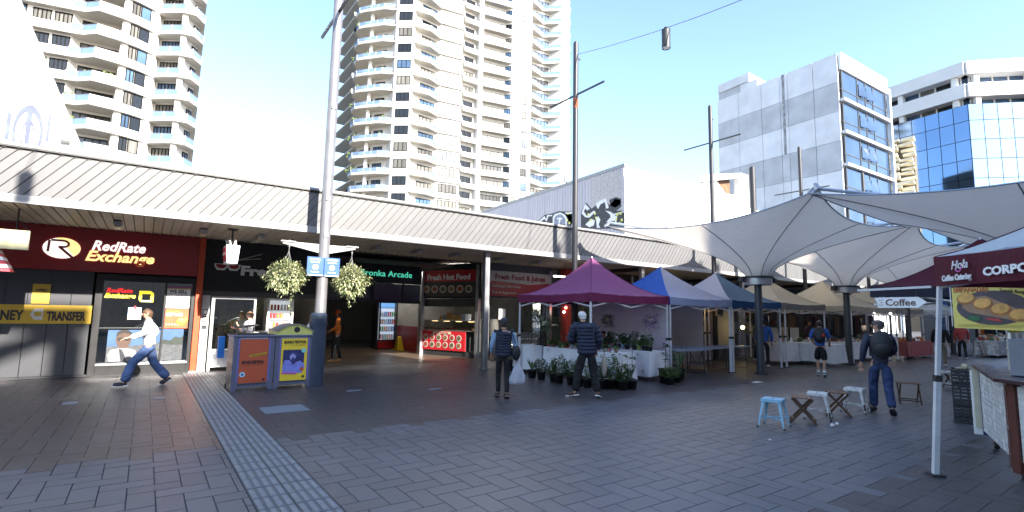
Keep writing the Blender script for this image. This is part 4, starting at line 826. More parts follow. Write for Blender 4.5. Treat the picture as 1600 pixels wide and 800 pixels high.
for r_ in range(7):
    z1 = TOP - 2.3 - r_ * 4.2; z0b = z1 - 3.75
    MB().prism([C0 + nf * .1 + Vector((0, 0, z0b - .35)), FR + nf * .1 + Vector((0, 0, z0b - .35)), FR + nf * .1 + Vector((0, 0, z0b)), C0 + nf * .1 + Vector((0, 0, z0b))], nf * .5).build('floor_band', tw, gb)
    w_ = MB(); 
    for q in (0.02, .33, .5, .67, .965): w_.prism([C0 + fd_ * FL * q + nf * .1 + Vector((0, 0, z0b)), C0 + fd_ * (FL * q + .22) + nf * .1 + Vector((0, 0, z0b)), C0 + fd_ * (FL * q + .22) + nf * .1 + Vector((0, 0, z1)), C0 + fd_ * FL * q + nf * .1 + Vector((0, 0, z1))], nf * .12)
    w_.prism([C0 + nf * .1 + Vector((0, 0, z0b + 1.2)), FR + nf * .1 + Vector((0, 0, z0b + 1.2)), FR + nf * .1 + Vector((0, 0, z0b + 1.32)), C0 + nf * .1 + Vector((0, 0, z0b + 1.32))], nf * .1)
    wo_ = w_.build('window', dark_m, gb)
    for a_, b_ in ((.035, .33), (.345, .5), (.515, .67), (.685, .965)):
        MB().prism([C0 + fd_ * FL * a_ + nf * .12 + Vector((0, 0, z0b)), C0 + fd_ * FL * b_ + nf * .12 + Vector((0, 0, z0b)), C0 + fd_ * FL * b_ + nf * .12 + Vector((0, 0, z1)), C0 + fd_ * FL * a_ + nf * .12 + Vector((0, 0, z1))], nf * .04).build('pane', ogl, wo_)
    for a_ in ((.36, .52) if r_ < 5 else ()):
        p = C0 + fd_ * FL * a_ + nf * .22; MB().prism([p + Vector((0, 0, z0b + 1.5)), p + fd_ * 1.7 + Vector((0, 0, z0b + 1.5)) + nf * .35, p + fd_ * 1.7 + Vector((0, 0, z0b + 3.1)), p + Vector((0, 0, z0b + 3.1))], nf * .05).build('open_sash', ogl, wo_)
MB().prism([FR + nf * .2 + Vector((0, 0, 0)), FR + fd_ * .5 + nf * .2, FR + fd_ * .5 + nf * .2 + Vector((0, 0, TOP - 1.5)), FR + nf * .2 + Vector((0, 0, TOP - 1.5))], nf * .4).build('corner_fin', mat('blue_grey_trim', (.45, .52, .62), .5), gb)

# ------------------------------------------------------------------ white office with mirror glass wall
go = thing('mirror_glass_office', 'white banded office with a blue mirror glass wall at the right', 'building', (113, 24, 0))
K = Vector((113.1, 23.9, 0)); Lw = Vector((116.6, 47.5, 0)); Rw = Vector((124.0, 12.3, 0)); Rw = K + (Vector((119.31, 17.68, 0)) - K).normalized() * 22; Lw = K + (Vector((115.44, 37.91, 0)) - K).normalized() * 30
def facade(A_, B_, n, t):
    d = (B_ - A_); L_ = d.length; d.normalize(); nn_ = Vector((d.y, -d.x, 0)); nn_ = -nn_ if nn_.dot(A_) > 0 else nn_
    def pz_(s0, s1, z0b, z1, o0, o1, m, name, par=None):
        return MB().prism([A_ + d * s0 + nn_ * o0 + Vector((0, 0, z0b)), A_ + d * s1 + nn_ * o0 + Vector((0, 0, z0b)), A_ + d * s1 + nn_ * o0 + Vector((0, 0, z1)), A_ + d * s0 + nn_ * o0 + Vector((0, 0, z1))], nn_ * (o1 - o0)).build(name, m, par or go)
    pz_(0, L_, 44.4, 46.7, -3, .6, tw, 'roof_band'); pz_(0, L_, 40.3, 42.7, -3, .6, tw, 'balcony_band'); pz_(0, L_, 0, 39.1, -3, -.2, dark_m, 'core')
    for za, zb in ((42.7, 44.4), (39.1, 40.3)):
        k = max(3, int(L_ / 2.4))
        for i in range(k):
            s = L_ * i / k
            f_ = pz_(s, s + .2, za, zb, -1.7, -1.3, tw, 'window'); pz_(s + .2, s + L_ / k, za, zb, -1.65, -1.5, pane_m[(i * 2) % 3] if n else pane_m[0], 'pane', f_)
        for i in range(int(L_ / 8.5) + 1): s = 1.2 + i * 8.5; pz_(s, s + .8, za, zb, -.6, .2, tw, 'column')
    k = int(L_ / 2.05); rows = [39.1, 36.2, 32.8, 29.4, 26.0, 22.6, 19.2, 12]
    for i in range(k):
        for r_ in range(len(rows) - 1):
            s = L_ * i / k; pz_(s + .05, s + L_ / k - .05, rows[r_ + 1] + .05, rows[r_] - .05, -.1, .05, mir, 'glass_pane')
mir = mat('mirror_glass', (.18, .265, .40), .05, metal=.92, var=.06, scale=.15, rnd=.05)
facade(K, Lw, 1, 0); facade(K, Rw, 0, 0)
MB().tube(Lw.lerp(K, .55) + Vector((0, 2, 46)), Lw.lerp(K, .55) + Vector((0, 2, 49.5)), .06).build('aerial', pole_m, go)
# reflection of a crinkled beige tower, built solid before the mirror glass
bt2 = thing('tower_reflection', 'solid stand-in for a crumpled beige tower reflected in the mirror glass', 'building', (100, 34, 0))
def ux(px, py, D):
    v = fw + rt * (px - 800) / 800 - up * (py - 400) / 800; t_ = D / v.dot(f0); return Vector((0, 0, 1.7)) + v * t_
random.seed(8); bm3 = mat('cream_balcony', (.72, .66, .50), .8, var=.2, scale=.5, bump=.2); dk3 = mat('reflected_recess', (.10, .09, .07), .8, var=.4)
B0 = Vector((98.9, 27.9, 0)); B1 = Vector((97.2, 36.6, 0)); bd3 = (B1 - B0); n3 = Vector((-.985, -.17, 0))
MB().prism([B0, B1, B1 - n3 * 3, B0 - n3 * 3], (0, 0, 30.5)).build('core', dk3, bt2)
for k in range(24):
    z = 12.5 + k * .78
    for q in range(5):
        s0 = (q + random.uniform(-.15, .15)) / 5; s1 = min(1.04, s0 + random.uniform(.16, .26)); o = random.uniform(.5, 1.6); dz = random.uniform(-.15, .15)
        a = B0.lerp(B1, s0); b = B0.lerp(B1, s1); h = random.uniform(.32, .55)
        MB().prism([a + Vector((0, 0, z + dz)), a + n3 * o + Vector((0, 0, z + dz + .1)), b + n3 * o * random.uniform(.6, 1) + Vector((0, 0, z + dz - .05)), b + Vector((0, 0, z + dz))], (0, 0, h)).build('reflected_balcony', bm3, bt2)
lb2 = thing('beige_roof_building', 'low beige rooftop block in front of the mirror glass', 'building', (88, 14, 0))
lp, lq = ux(1473, 283, 95), ux(1528, 277, 95)
MB().prism([(lp.x, lp.y, 10), (lq.x, lq.y, 10), (lq.x, lq.y, lq.z + .9), (lp.x, lp.y, lp.z + .9 - .2)], (2, 2, 0)).build('wall', bm3, lb2)
mm = lp.lerp(lq, .3); MB().box((mm.x, mm.y - .6, mm.z), (mm.x + 1, mm.y + .6, mm.z + 1.5)).build('roof_box', bm3, lb2)
# buildings closing the far end of the mall
fe = thing('end_block', 'dark low block closing the far end of the mall', 'building', (75, 2, 0))
MB().box((56, -3, 0), (64, 16.2, 5)).build('wall', mat('far_brown_wall', (.12, .11, .11), .8, var=.3), fe)
for i in range(7): MB().box((55.9, -2.5 + i * 2.6, .4), (56, -.5 + i * 2.6, 2.8)).build('shop_window', pane_m[i % 3], fe)
# ------------------------------------------------------------------ shade sails on steel columns
sail_m = cloth('sail_membrane', (.68, .62, .55), .42, var=.04); seam_m = mat('sail_seam', (.27, .26, .27), .6)
steel_b = mat('blue_grey_steel', (.30, .36, .45), .4, metal=.5); drum_m = mat('drum_steel', (.40, .41, .44), .35, metal=.6)
def sail(cx, cy, label, hs=3.28, zc=4.58, zr=2.95):
    t = thing('shade_sail', label, 'shade sail', (cx, cy, 0), group='square shade sails on columns')
    def outer(a):       # point on the scalloped edge at parameter a in 0..4
        k = int(a) % 4; u = a - int(a); cs_ = [(-1, -1), (1, -1), (1, 1), (-1, 1)]; p, q = cs_[k], cs_[(k + 1) % 4]
        s = 4 * u * (1 - u); mx, my = (p[0] + q[0]) / 2, (p[1] + q[1]) / 2
        return Vector(((p[0] + (q[0] - p[0]) * u - mx * .13 * s) * hs, (p[1] + (q[1] - p[1]) * u - my * .13 * s) * hs, zc - .33 * s))
    def surf(u, v):
        a = u * 4; o = outer(a % 4); ang = math.atan2(o.y, o.x); r_ = .3; i = Vector((r_ * math.cos(ang), r_ * math.sin(ang), zr))
        return Vector((cx + i.x + (o.x - i.x) * v, cy + i.y + (o.y - i.y) * v, zr + (o.z - zr) * v ** .62))
    MB().grid(surf, 64, 14).build('membrane', sail_m, t)
    for a in range(8):
        b = MB(); pts = [surf(a / 8, j / 14) - Vector((0, 0, .006)) for j in range(15)]; b.path(pts, .012, 5); b.build('seam', seam_m, t)
    e = MB(); e.path([surf(i / 64, 1) for i in range(65)], .018, 5); e.build('edge_cable', steel_b, t)
    MB().tube((cx, cy, 0), (cx, cy, 4.3), .115, .10, 16).build('column', mat('charcoal_column', (.045, .05, .06), .4, var=.1), t)
    MB().tube((cx, cy, 0), (cx, cy, .03), .2, n=16).build('base_plate', dark_m, t)
    MB().tube((cx, cy, 2.70), (cx, cy, 2.90), .41, n=26).build('drum', drum_m, t); MB().tube((cx, cy, 2.90), (cx, cy, 2.96), .45, n=26).build('drum_flange', dark_m, t)
    for k in range(4):
        o = outer(k); b = MB(); b.tube((cx, cy, 4.0), (cx + o.x * .98, cy + o.y * .98, zc + .12), .06, .04, 8); b.build('arm', steel_b, t)
        MB().tube((cx + o.x * .96, cy + o.y * .96, zc + .15), (cx + o.x, cy + o.y, zc - .02), .05, n=8).build('corner_clamp', drum_m, t)
    for s in (-1, 1):
        f_ = MB(); c = Vector((cx + s * .5, cy - s * .22, 2.86)); f_.box((c.x - .09, c.y - .07, c.z - .09), (c.x + .09, c.y + .07, c.z + .07)); f_.bar((cx + s * .36, cy - s * .15, 2.9), c, .03, .03); f_.build('spotlight', dark_m, t, bevel=.01)
    return t
sail(15.32, 8.45, 'big pale shade sail in the middle, on the nearest dark column')
sail(21.65, 8.5, 'second shade sail on the column behind the backpacker in shorts')
sail(15.3, 2.05, 'huge shade sail sweeping in from the right edge of the view', zc=4.5)
sail(21.65, 2.05, 'shade sail partly seen under the huge right hand sail')
sail(28.0, 8.55, 'third shade sail in the row, above the far beige tents')
sail(34.35, 8.6, 'fourth shade sail in the row, far along the mall')

# ------------------------------------------------------------------ pop-up tents
leg_m = mat('white_tent_frame', (.62, .62, .64), .4, var=.08); wt = mat('tent_weight', (.03, .03, .03), .6)
def tent(cx, cy, size, label, cols, val, rz=0, ze=2.24, za=3.28, legs=(0, 1, 2, 3), drop=.22, valcols=None, sag=1.45, cat='tent', grp='pop-up market tents in a row'):
    """square tent: cols = roof cloth for the four sides (-y, +x, +y, -x); val likewise for the valance"""
    t = thing('market_tent', label, cat, (cx, cy, 0), rz, grp); h = size / 2
    cs_ = [(-h, -h), (h, -h), (h, h), (-h, h)]
    for k in range(4):
        p, q = cs_[k], cs_[(k + 1) % 4]
        def f(u, v):
            x = p[0] + (q[0] - p[0]) * u; y = p[1] + (q[1] - p[1]) * u; w_ = 1 - v
            zz = ze + (za - ze) * v ** sag - .035 * math.sin(math.pi * u) * w_; wob = .008 * math.sin(u * 31 + k) * w_
            return (x * w_ * .995, y * w_ * .995, zz + wob)
        MB().grid(f, 14, 12).build('roof_panel', cols[k], t, local=True)
        def g(u, v):
            x = p[0] + (q[0] - p[0]) * u; y = p[1] + (q[1] - p[1]) * u; n_ = Vector(((p[0] + q[0]) / 2, (p[1] + q[1]) / 2, 0)).normalized()
            o = .006 + .012 * math.sin(u * 24 + k * 2) * v; return (x + n_.x * o, y + n_.y * o, ze - .0 - drop * v - .035 * math.sin(math.pi * u) * (1 - v) - .015 * math.sin(math.pi * u))
        MB().grid(g, 24, 3).build('valance', val[k], t, local=True)
    for k in range(4):
        p = cs_[k]; MB().path([(p[0] * (1 - v) * .995, p[1] * (1 - v) * .995, ze + (za - ze) * v ** sag + .004) for v in [q / 10 for q in range(11)]], .007, 5).build('hip_seam', val[k], t, local=True)
    MB().ball((0, 0, za - .005), .03, 8, 6, sc_=(1, 1, 1.2)).build('apex_cap', leg_m, t, local=True)
    i_ = h - .04
    for k in legs:
        x, y = cs_[k][0] * i_ / h, cs_[k][1] * i_ / h
        MB().box((x - .02, y - .02, .02), (x + .02, y + .02, ze - .03)).box((x - .026, y - .026, .02), (x + .026, y + .026, 1.05)).build('leg', leg_m, t, local=True)
        MB().box((x - .07, y - .07, 0), (x + .07, y + .07, .02)).build('foot', wt, t, local=True); MB().box((x - .032, y - .032, 1.03), (x + .032, y + .032, 1.10)).build('leg_lock', wt, t, local=True)
    for k in range(4):
        p, q = cs_[k], cs_[(k + 1) % 4]; tr_ = MB()
        for s in range(2):
            a = Vector((p[0] + (q[0] - p[0]) * s / 2, p[1] + (q[1] - p[1]) * s / 2, 0)) * (i_ / h); b = Vector((p[0] + (q[0] - p[0]) * (s + 1) / 2, p[1] + (q[1] - p[1]) * (s + 1) / 2, 0)) * (i_ / h)
            tr_.bar(a + Vector((0, 0, ze - .08)), b + Vector((0, 0, ze - .34)), .016, .03).bar(a + Vector((0, 0, ze - .34)), b + Vector((0, 0, ze - .08)), .016, .03)
        tr_.build('truss', leg_m, t, local=True)
    return t
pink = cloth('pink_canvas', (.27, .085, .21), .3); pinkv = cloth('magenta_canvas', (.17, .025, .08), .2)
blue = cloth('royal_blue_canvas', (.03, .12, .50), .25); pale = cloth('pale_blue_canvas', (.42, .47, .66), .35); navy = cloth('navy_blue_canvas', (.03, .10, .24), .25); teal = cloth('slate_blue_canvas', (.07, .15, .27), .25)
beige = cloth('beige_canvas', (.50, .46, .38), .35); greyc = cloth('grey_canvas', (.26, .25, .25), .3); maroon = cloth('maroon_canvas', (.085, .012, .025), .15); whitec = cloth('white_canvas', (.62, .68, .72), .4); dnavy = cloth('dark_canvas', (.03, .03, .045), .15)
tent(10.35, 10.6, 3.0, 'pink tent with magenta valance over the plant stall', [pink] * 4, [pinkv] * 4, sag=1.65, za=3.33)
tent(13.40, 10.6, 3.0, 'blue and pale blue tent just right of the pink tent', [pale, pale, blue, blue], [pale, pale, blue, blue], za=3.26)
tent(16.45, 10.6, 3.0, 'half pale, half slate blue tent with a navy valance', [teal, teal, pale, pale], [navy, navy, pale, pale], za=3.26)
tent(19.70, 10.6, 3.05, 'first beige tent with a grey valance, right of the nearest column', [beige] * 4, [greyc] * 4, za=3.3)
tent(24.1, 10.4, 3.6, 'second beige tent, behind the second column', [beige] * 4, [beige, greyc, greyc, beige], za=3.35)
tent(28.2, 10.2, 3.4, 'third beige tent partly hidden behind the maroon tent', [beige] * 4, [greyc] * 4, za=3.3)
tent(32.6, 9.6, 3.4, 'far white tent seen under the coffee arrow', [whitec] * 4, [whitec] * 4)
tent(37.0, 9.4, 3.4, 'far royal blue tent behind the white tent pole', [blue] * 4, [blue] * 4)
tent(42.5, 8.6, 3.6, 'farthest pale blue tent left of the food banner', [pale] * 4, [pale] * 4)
side = cloth('pinkish_white_wall', (.66, .58, .62), .45, var=.06)
def drape(P, Q, z0_, z1, m, name, amp=.02, k=5, mb=None):
    P = Vector(P); Q = Vector(Q); n_ = Vector((Q.y - P.y, P.x - Q.x, 0)).normalized(); L_ = (Q - P).length
    return MB().grid(lambda u, v: P.lerp(Q, u) + n_ * amp * math.sin(u * L_ * k + 2 * v) * (1.1 - v) + Vector((0, 0, z0_ + (z1 - z0_) * v)), 30, 8).build(name, m)
tag(drape((11.83, 12.05, 0), (11.83, 9.12, 0), .05, 2.1, side, 'tent_side_wall'), 'pale pinkish cloth wall closing the side of the plant stall', 'cloth wall')
tag(drape((14.88, 12.0, 0), (14.88, 10.1, 0), .05, 2.1, cloth('grey_white_wall', (.60, .57, .53), .4), 'tent_side_wall'), 'grey-white cloth wall inside the blue tent behind the bare tables', 'cloth wall')
tag(drape((12.0, 12.1, 0), (14.7, 12.1, 0), .05, 2.1, MATS['grey_white_wall'], 'tent_back_wall'), 'grey-white cloth across the back of the blue tent', 'cloth wall')
tag(drape((18.3, 12.1, 0), (20.0, 12.1, 0), .5, 2.1, MATS['grey_white_wall'], 'tent_back_wall'), 'grey curtain hanging at the back of the first beige tent', 'cloth wall')
rb_ = cloth('brown_curtain', (.16, .09, .06), .2); tag(drape((14.95, 12.05, 0), (15.6, 12.05, 0), .2, 2.1, rb_, 'curtain', .05, 14), 'brown curtain hanging beside the grey-white wall in the blue tent', 'curtain')
# neon and warm bulbs behind the navy tent
nl = thing('neon_sign', 'warm round neon squiggle glowing behind the navy blue valance', 'neon sign', (17.2, 12.4, 2.1))
b = MB(); wn = mat('warm_neon', (1, .6, .2), .5, var=0, emit=6)
for k in range(3): b.path([(17.3 + (.16 + .06 * k) * math.cos(a), 12.4, 1.95 + (.12 + .05 * k) * math.sin(a)) for a in [i * .55 + k for i in range(9 + k)]], .012, 5)
b.build('tube', wn, nl)
ml = MB(); tag(MB().ball((19.6, 11.5, 1.30), .07).build('globe_lamp', mat('yellow_globe', (1, .75, .25), .5, var=0, emit=9)), 'small glowing yellow globe lamp in the first beige tent', 'lamp')
cw = thing('clock_board', 'dark tilted framed board hanging inside the navy tent', 'board', (18.3, 11.6, 1.9))
MB().prism([(17.9, 11.6, 1.75), (18.35, 11.6, 1.7), (18.4, 11.6, 2.08), (17.95, 11.6, 2.12)], (0, -.04, 0)).build('frame', mat('pale_wood', (.4, .36, .3), .6), cw); MB().prism([(17.96, 11.555, 1.80), (18.3, 11.555, 1.76), (18.34, 11.555, 2.03), (18.0, 11.555, 2.06)], (0, -.01, 0)).build('face', ink, cw)

# ------------------------------------------------------------------ tables
tcl = cloth('white_tablecloth', (.78, .78, .80), .15, var=.05); leafp = mat('cloth_leaf_print', (.42, .45, .42), .8, var=.2)
def clothed(x0, x1, y0, y1, h, label, name='covered_table', hem=.12, printed=False, m=None):
    t = thing(name, label, 'table', ((x0 + x1) / 2, (y0 + y1) / 2, 0)); m = m or tcl
    MB().box((x0, y0, h - .03), (x1, y1, h)).build('table_top', leg_m, t)
    for x in (x0 + .08, x1 - .08):
        for y in (y0 + .1, y1 - .1): MB().tube((x, y, 0), (x, y, h - .03), .015, n=8).build('leg', pole_m, t)
    P = [(x0, y0), (x1, y0), (x1, y1), (x0, y1)]; tot = 2 * ((x1 - x0) + (y1 - y0)); cm_ = MB()
    per = []
    for k in range(4):
        a, b_ = Vector(P[k]), Vector(P[(k + 1) % 4]); n_ = max(4, int((b_ - a).length / .07))
        for i in range(n_): per.append(a.lerp(b_, i / n_))
    per.append(per[0].copy()); c_ = Vector(((x0 + x1) / 2, (y0 + y1) / 2))
    def f(u, v):
        i = u * (len(per) - 1); p = per[int(round(i))]; d = p - c_; d = Vector((d.x / (x1 - x0), d.y / (y1 - y0))).normalized()
        s = i * .07; o = .012 + v * (.03 + .035 * math.sin(s * 13) + .02 * math.sin(s * 29 + 1)); return (p.x + d.x * o, p.y + d.y * o, h + .008 - v * (h - hem) + .015 * math.sin(s * 5) * v)
    cm_.grid(f, len(per) - 1, 7); cm_.add([(p.x, p.y, h + .008) for p in per[:-1]], [tuple(range(len(per) - 1))])
    o = cm_.build('tablecloth', m, None); tag(o, label.replace('table', 'cloth', 1) if False else 'draped cloth of the ' + ' '.join(label.split()[:10]), 'tablecloth')
    if printed:
        for k in range(10):
            if y1 - y0 > x1 - x0: y = y0 + .15 + (y1 - y0 - .3) * ((k * .37) % 1); z = hem + .1 + .5 * ((k * .61) % 1); q_ = MB().box((x0 - .075, y - .035, z), (x0 - .072, y + .035, z + .08))
            else: break
            q_.build('leaf_print', leafp, o)
    return t
clothed(9.35, 10.0, 8.75, 11.5, .76, 'long white clothed table along the near side of the plant stall', printed=True)
clothed(10.75, 11.4, 8.9, 10.8, .76, 'white clothed table along the right side of the plant stall', printed=True)
clothed(9.0, 9.35, 11.55, 12.4, .78, 'small white clothed table at the back left of the plant stall')
clothed(18.9, 22.4, 9.6, 10.3, .78, 'long white clothed table under the first beige tent'); clothed(20.1, 20.8, 8.3, 9.55, .78, 'white clothed table end behind the backpacker in shorts')
clothed(22.6, 26.4, 8.9, 9.7, .78, 'white clothed table of clothes under the second beige tent'); clothed(27.2, 30.5, 8.4, 9.2, .76, 'red clothed table beyond the second column', m=cloth('rose_tablecloth', (.30, .09, .09), .15))
clothed(33, 37, 6.6, 7.5, .8, 'silver clothed stall table far right below the banner', m=mat('silver_cloth', (.45, .47, .50), .25, metal=.6, bump=.4, bscale=8)); clothed(38, 42.5, 7.6, 8.5, .8, 'grey clothed stall table far along the mall')
ftop = mat('blue_grey_laminate', (.26, .29, .36), .4)
def folding(x, y, rz, label, L_=1.5, w_=.7):
    t = thing('folding_table', label, 'table', (x, y, 0), rz, 'bare folding tables in the blue tents')
    MB().box((-L_ / 2, -w_ / 2, .70), (L_ / 2, w_ / 2, .74)).build('table_top', ftop, t, local=True, bevel=.01)
    for s in (-1, 1):
        b = MB(); x0 = s * (L_ / 2 - .2)
        b.path([(x0, -w_ / 2 + .08, .70), (x0 + s * .05, -w_ / 2 + .05, 0), (x0 + s * .05, w_ / 2 - .05, 0), (x0, w_ / 2 - .08, .70)], .014, 6); b.tube((x0 + s * .02, -w_ / 2 + .07, .3), (x0 + s * .02, w_ / 2 - .07, .3), .01).tube((x0, 0, .35), (x0 - s * .3, 0, .70), .01); b.build('leg_frame', dark_m, t, local=True)
    return t
folding(13.0, 9.5, 0, 'bare folding table just right of the plant stall'); folding(14.6, 9.75, .1, 'bare folding table in the middle under the navy tent'); folding(16.2, 10.0, -.05, 'bare folding table left of the nearest dark column', 1.3)
folding(13.6, 10.7, 0, 'second row bare folding table inside the blue tent')
# goods on the market tables
greens_x = mat('leaf_green_x', (.06, .11, .03), .5, var=.3, scale=20)
def leaf(mb, base, d, L_, w_, droop=.3, mi=0):
    d = Vector(d).normalized(); s_ = d.cross(Vector((0, 0, 1))); s_ = Vector((1, 0, 0)) if s_.length < .1 else s_.normalized(); b = Vector(base)
    p1 = b + d * L_ * .5; p2 = b + d * L_ - Vector((0, 0, droop * L_)); mb.add([b, p1 - s_ * w_, p2, p1 + s_ * w_], [(0, 1, 2, 3)], mi)
random.seed(31)
gcol = [('g_green', (.06, .10, .03)), ('g_brown', (.2, .12, .06)), ('g_red', (.35, .05, .03)), ('g_cream', (.5, .45, .35)), ('g_orange', (.5, .2, .04)), ('g_white', (.55, .55, .55))]
def goods(x0, x1, y0, y1, z, n, label, s=.12):
    t = thing('goods_display', label, 'goods', ((x0 + x1) / 2, (y0 + y1) / 2, z))
    for i in range(n):
        x, y = random.uniform(x0, x1), random.uniform(y0, y1); a = random.uniform(.4, 1) * s; c = mat(*random.choice(gcol))
        if random.random() < .5: MB().box((x, y, z), (x + a * 1.4, y + a, z + a * random.uniform(.4, 1.6))).build('boxed_item', c, t)
        else: MB().ball((x, y, z + a * .45), a * .6, 8, 5, sc_=(1.2, 1, .75)).build('item', c, t)
goods(19, 22.2, 9.65, 10.2, .79, 26, 'small goods laid out on the long white table'); goods(22.8, 26.2, 9, 9.6, .79, 30, 'folded goods on the table under the second beige tent'); goods(27.3, 30.2, 8.5, 9.1, .77, 26, 'fruit and packets on the red clothed table', .16)
goods(33.2, 36.8, 6.7, 7.4, .81, 40, 'bread and sweets piled on the silver stall table', .2); goods(38.2, 42, 7.7, 8.4, .81, 30, 'goods piled on the grey far stall table', .2)
random.seed(77)
for i, (x, y, l) in enumerate(((19.6, 9.62, 'left white price card on the long white table'), (21.0, 9.62, 'middle white price card on the long white table'), (22.1, 9.62, 'right white price card on the long white table'), (28.4, 8.42, 'white price card on the rose clothed table'))):
    tag(MB().prism([(x, y, .80), (x + .16, y, .80), (x + .15, y + .04, .98), (x + .01, y + .04, .98)], (0, .004, 0)).build('price_card', white), l, 'card')
for i, (x, y, z) in enumerate(((19.3, 10.3, .78), (20.9, 10.3, .78))):
    gc = thing('goods_box', ['pale divided box with greenery on the long white table', 'second pale box on the long white table, behind the tent leg'][i], 'box', (x, y, z)); MB().box((x, y, z), (x + .75, y + .05, z + .55)).box((x, y + .4, z), (x + .75, y + .45, z + .55)).box((x, y, z), (x + .03, y + .45, z + .55)).build('side', mat('pale_card', (.42, .40, .37), .7), gc)
    gm = MB()
    for q in range(120): leaf(gm, (x + .8 + random.random() * .5, y + random.random() * .4, z + random.random() * .35), (random.uniform(-1, 1), random.uniform(-1, 1), 1), .12, .02)
    gm.build('greenery', greens_x, gc)
for i in range(7):
    x = 18.4 + i * .55; MB_ = MB(); tag(MB_.box((x, 12.5, 1.0 + .3 * (i % 2)), (x + .35, 12.55, 1.5 + .3 * (i % 2))).build('framed_picture', mat('pic_%d' % (i % 3), [(.25, .2, .12), (.12, .15, .2), (.3, .28, .25)][i % 3], .6, var=.6, scale=8)), ['leftmost', 'second', 'third', 'fourth', 'fifth', 'sixth', 'seventh'][i] + ' framed picture hanging at the back of the beige tent', 'picture')
goods(9.45, 9.6, 8.9, 11.3, .77, 34, 'small jars and trinkets along the front of the near clothed table', .07)
hang = thing('hanging_clothes', 'row of dark clothes hanging under the second beige tent', 'clothes rack', (25, 11, 0))
MB().tube((22.6, 11.2, 1.9), (29.5, 11.2, 1.9), .02).tube((22.6, 11.2, 0), (22.6, 11.2, 1.9), .02).tube((29.5, 11.2, 0), (29.5, 11.2, 1.9), .02).build('rail', dark_m, hang)
for i in range(44):
    x = 22.7 + i * .155; l = random.uniform(.7, 1.1); c = mat(*random.choice([('cl_black', (.02, .02, .025)), ('cl_navy', (.03, .04, .09)), ('cl_plum', (.09, .03, .05)), ('cl_grey', (.12, .12, .13)), ('cl_brown', (.12, .07, .04))]))
    MB().prism([(x, 10.95, 1.78), (x, 11.2, 1.88), (x, 11.45, 1.78), (x, 11.42, 1.9 - l), (x, 10.98, 1.9 - l)], (.05, 0, 0)).build('garment', c, hang)
for i, (x, y, z, c) in enumerate(((38.5, 9.3, 1.5, 'yellow'), (41.5, 9.0, 1.4, 'orange'), (47, 7.0, 1.5, 'lime'))):
    o = MB(); 
    MB_ = MB().grid(lambda u, v: (x + 1.2 * (u - .5), y + .05 * math.sin(u * 20), z - .7 + 1.4 * v), 12, 3).build('hanging_cloth', cloth(c + '_cloth', [(.55, .42, .03), (.6, .16, .02), (.4, .45, .03)][i], .3)); tag(MB_, 'bright %s cloth hanging in a far stall below the food banner' % c, 'cloth')
# fairy bulbs
for i, (x, y) in enumerate(((26.2, 9.2), (27.4, 9.0), (29.0, 8.8), (34.5, 8.0), (36.0, 8.0))):
    tag(MB().ball((x, y, 2.0), .05, 8, 6).build('bulb', lamp_glow), ['bare bulb under the front edge of the second beige tent', 'bare bulb left of the coffee arrow', 'bare bulb above the backpack man', 'left bare bulb over the silver stall', 'right bare bulb over the silver stall'][i], 'bulb')

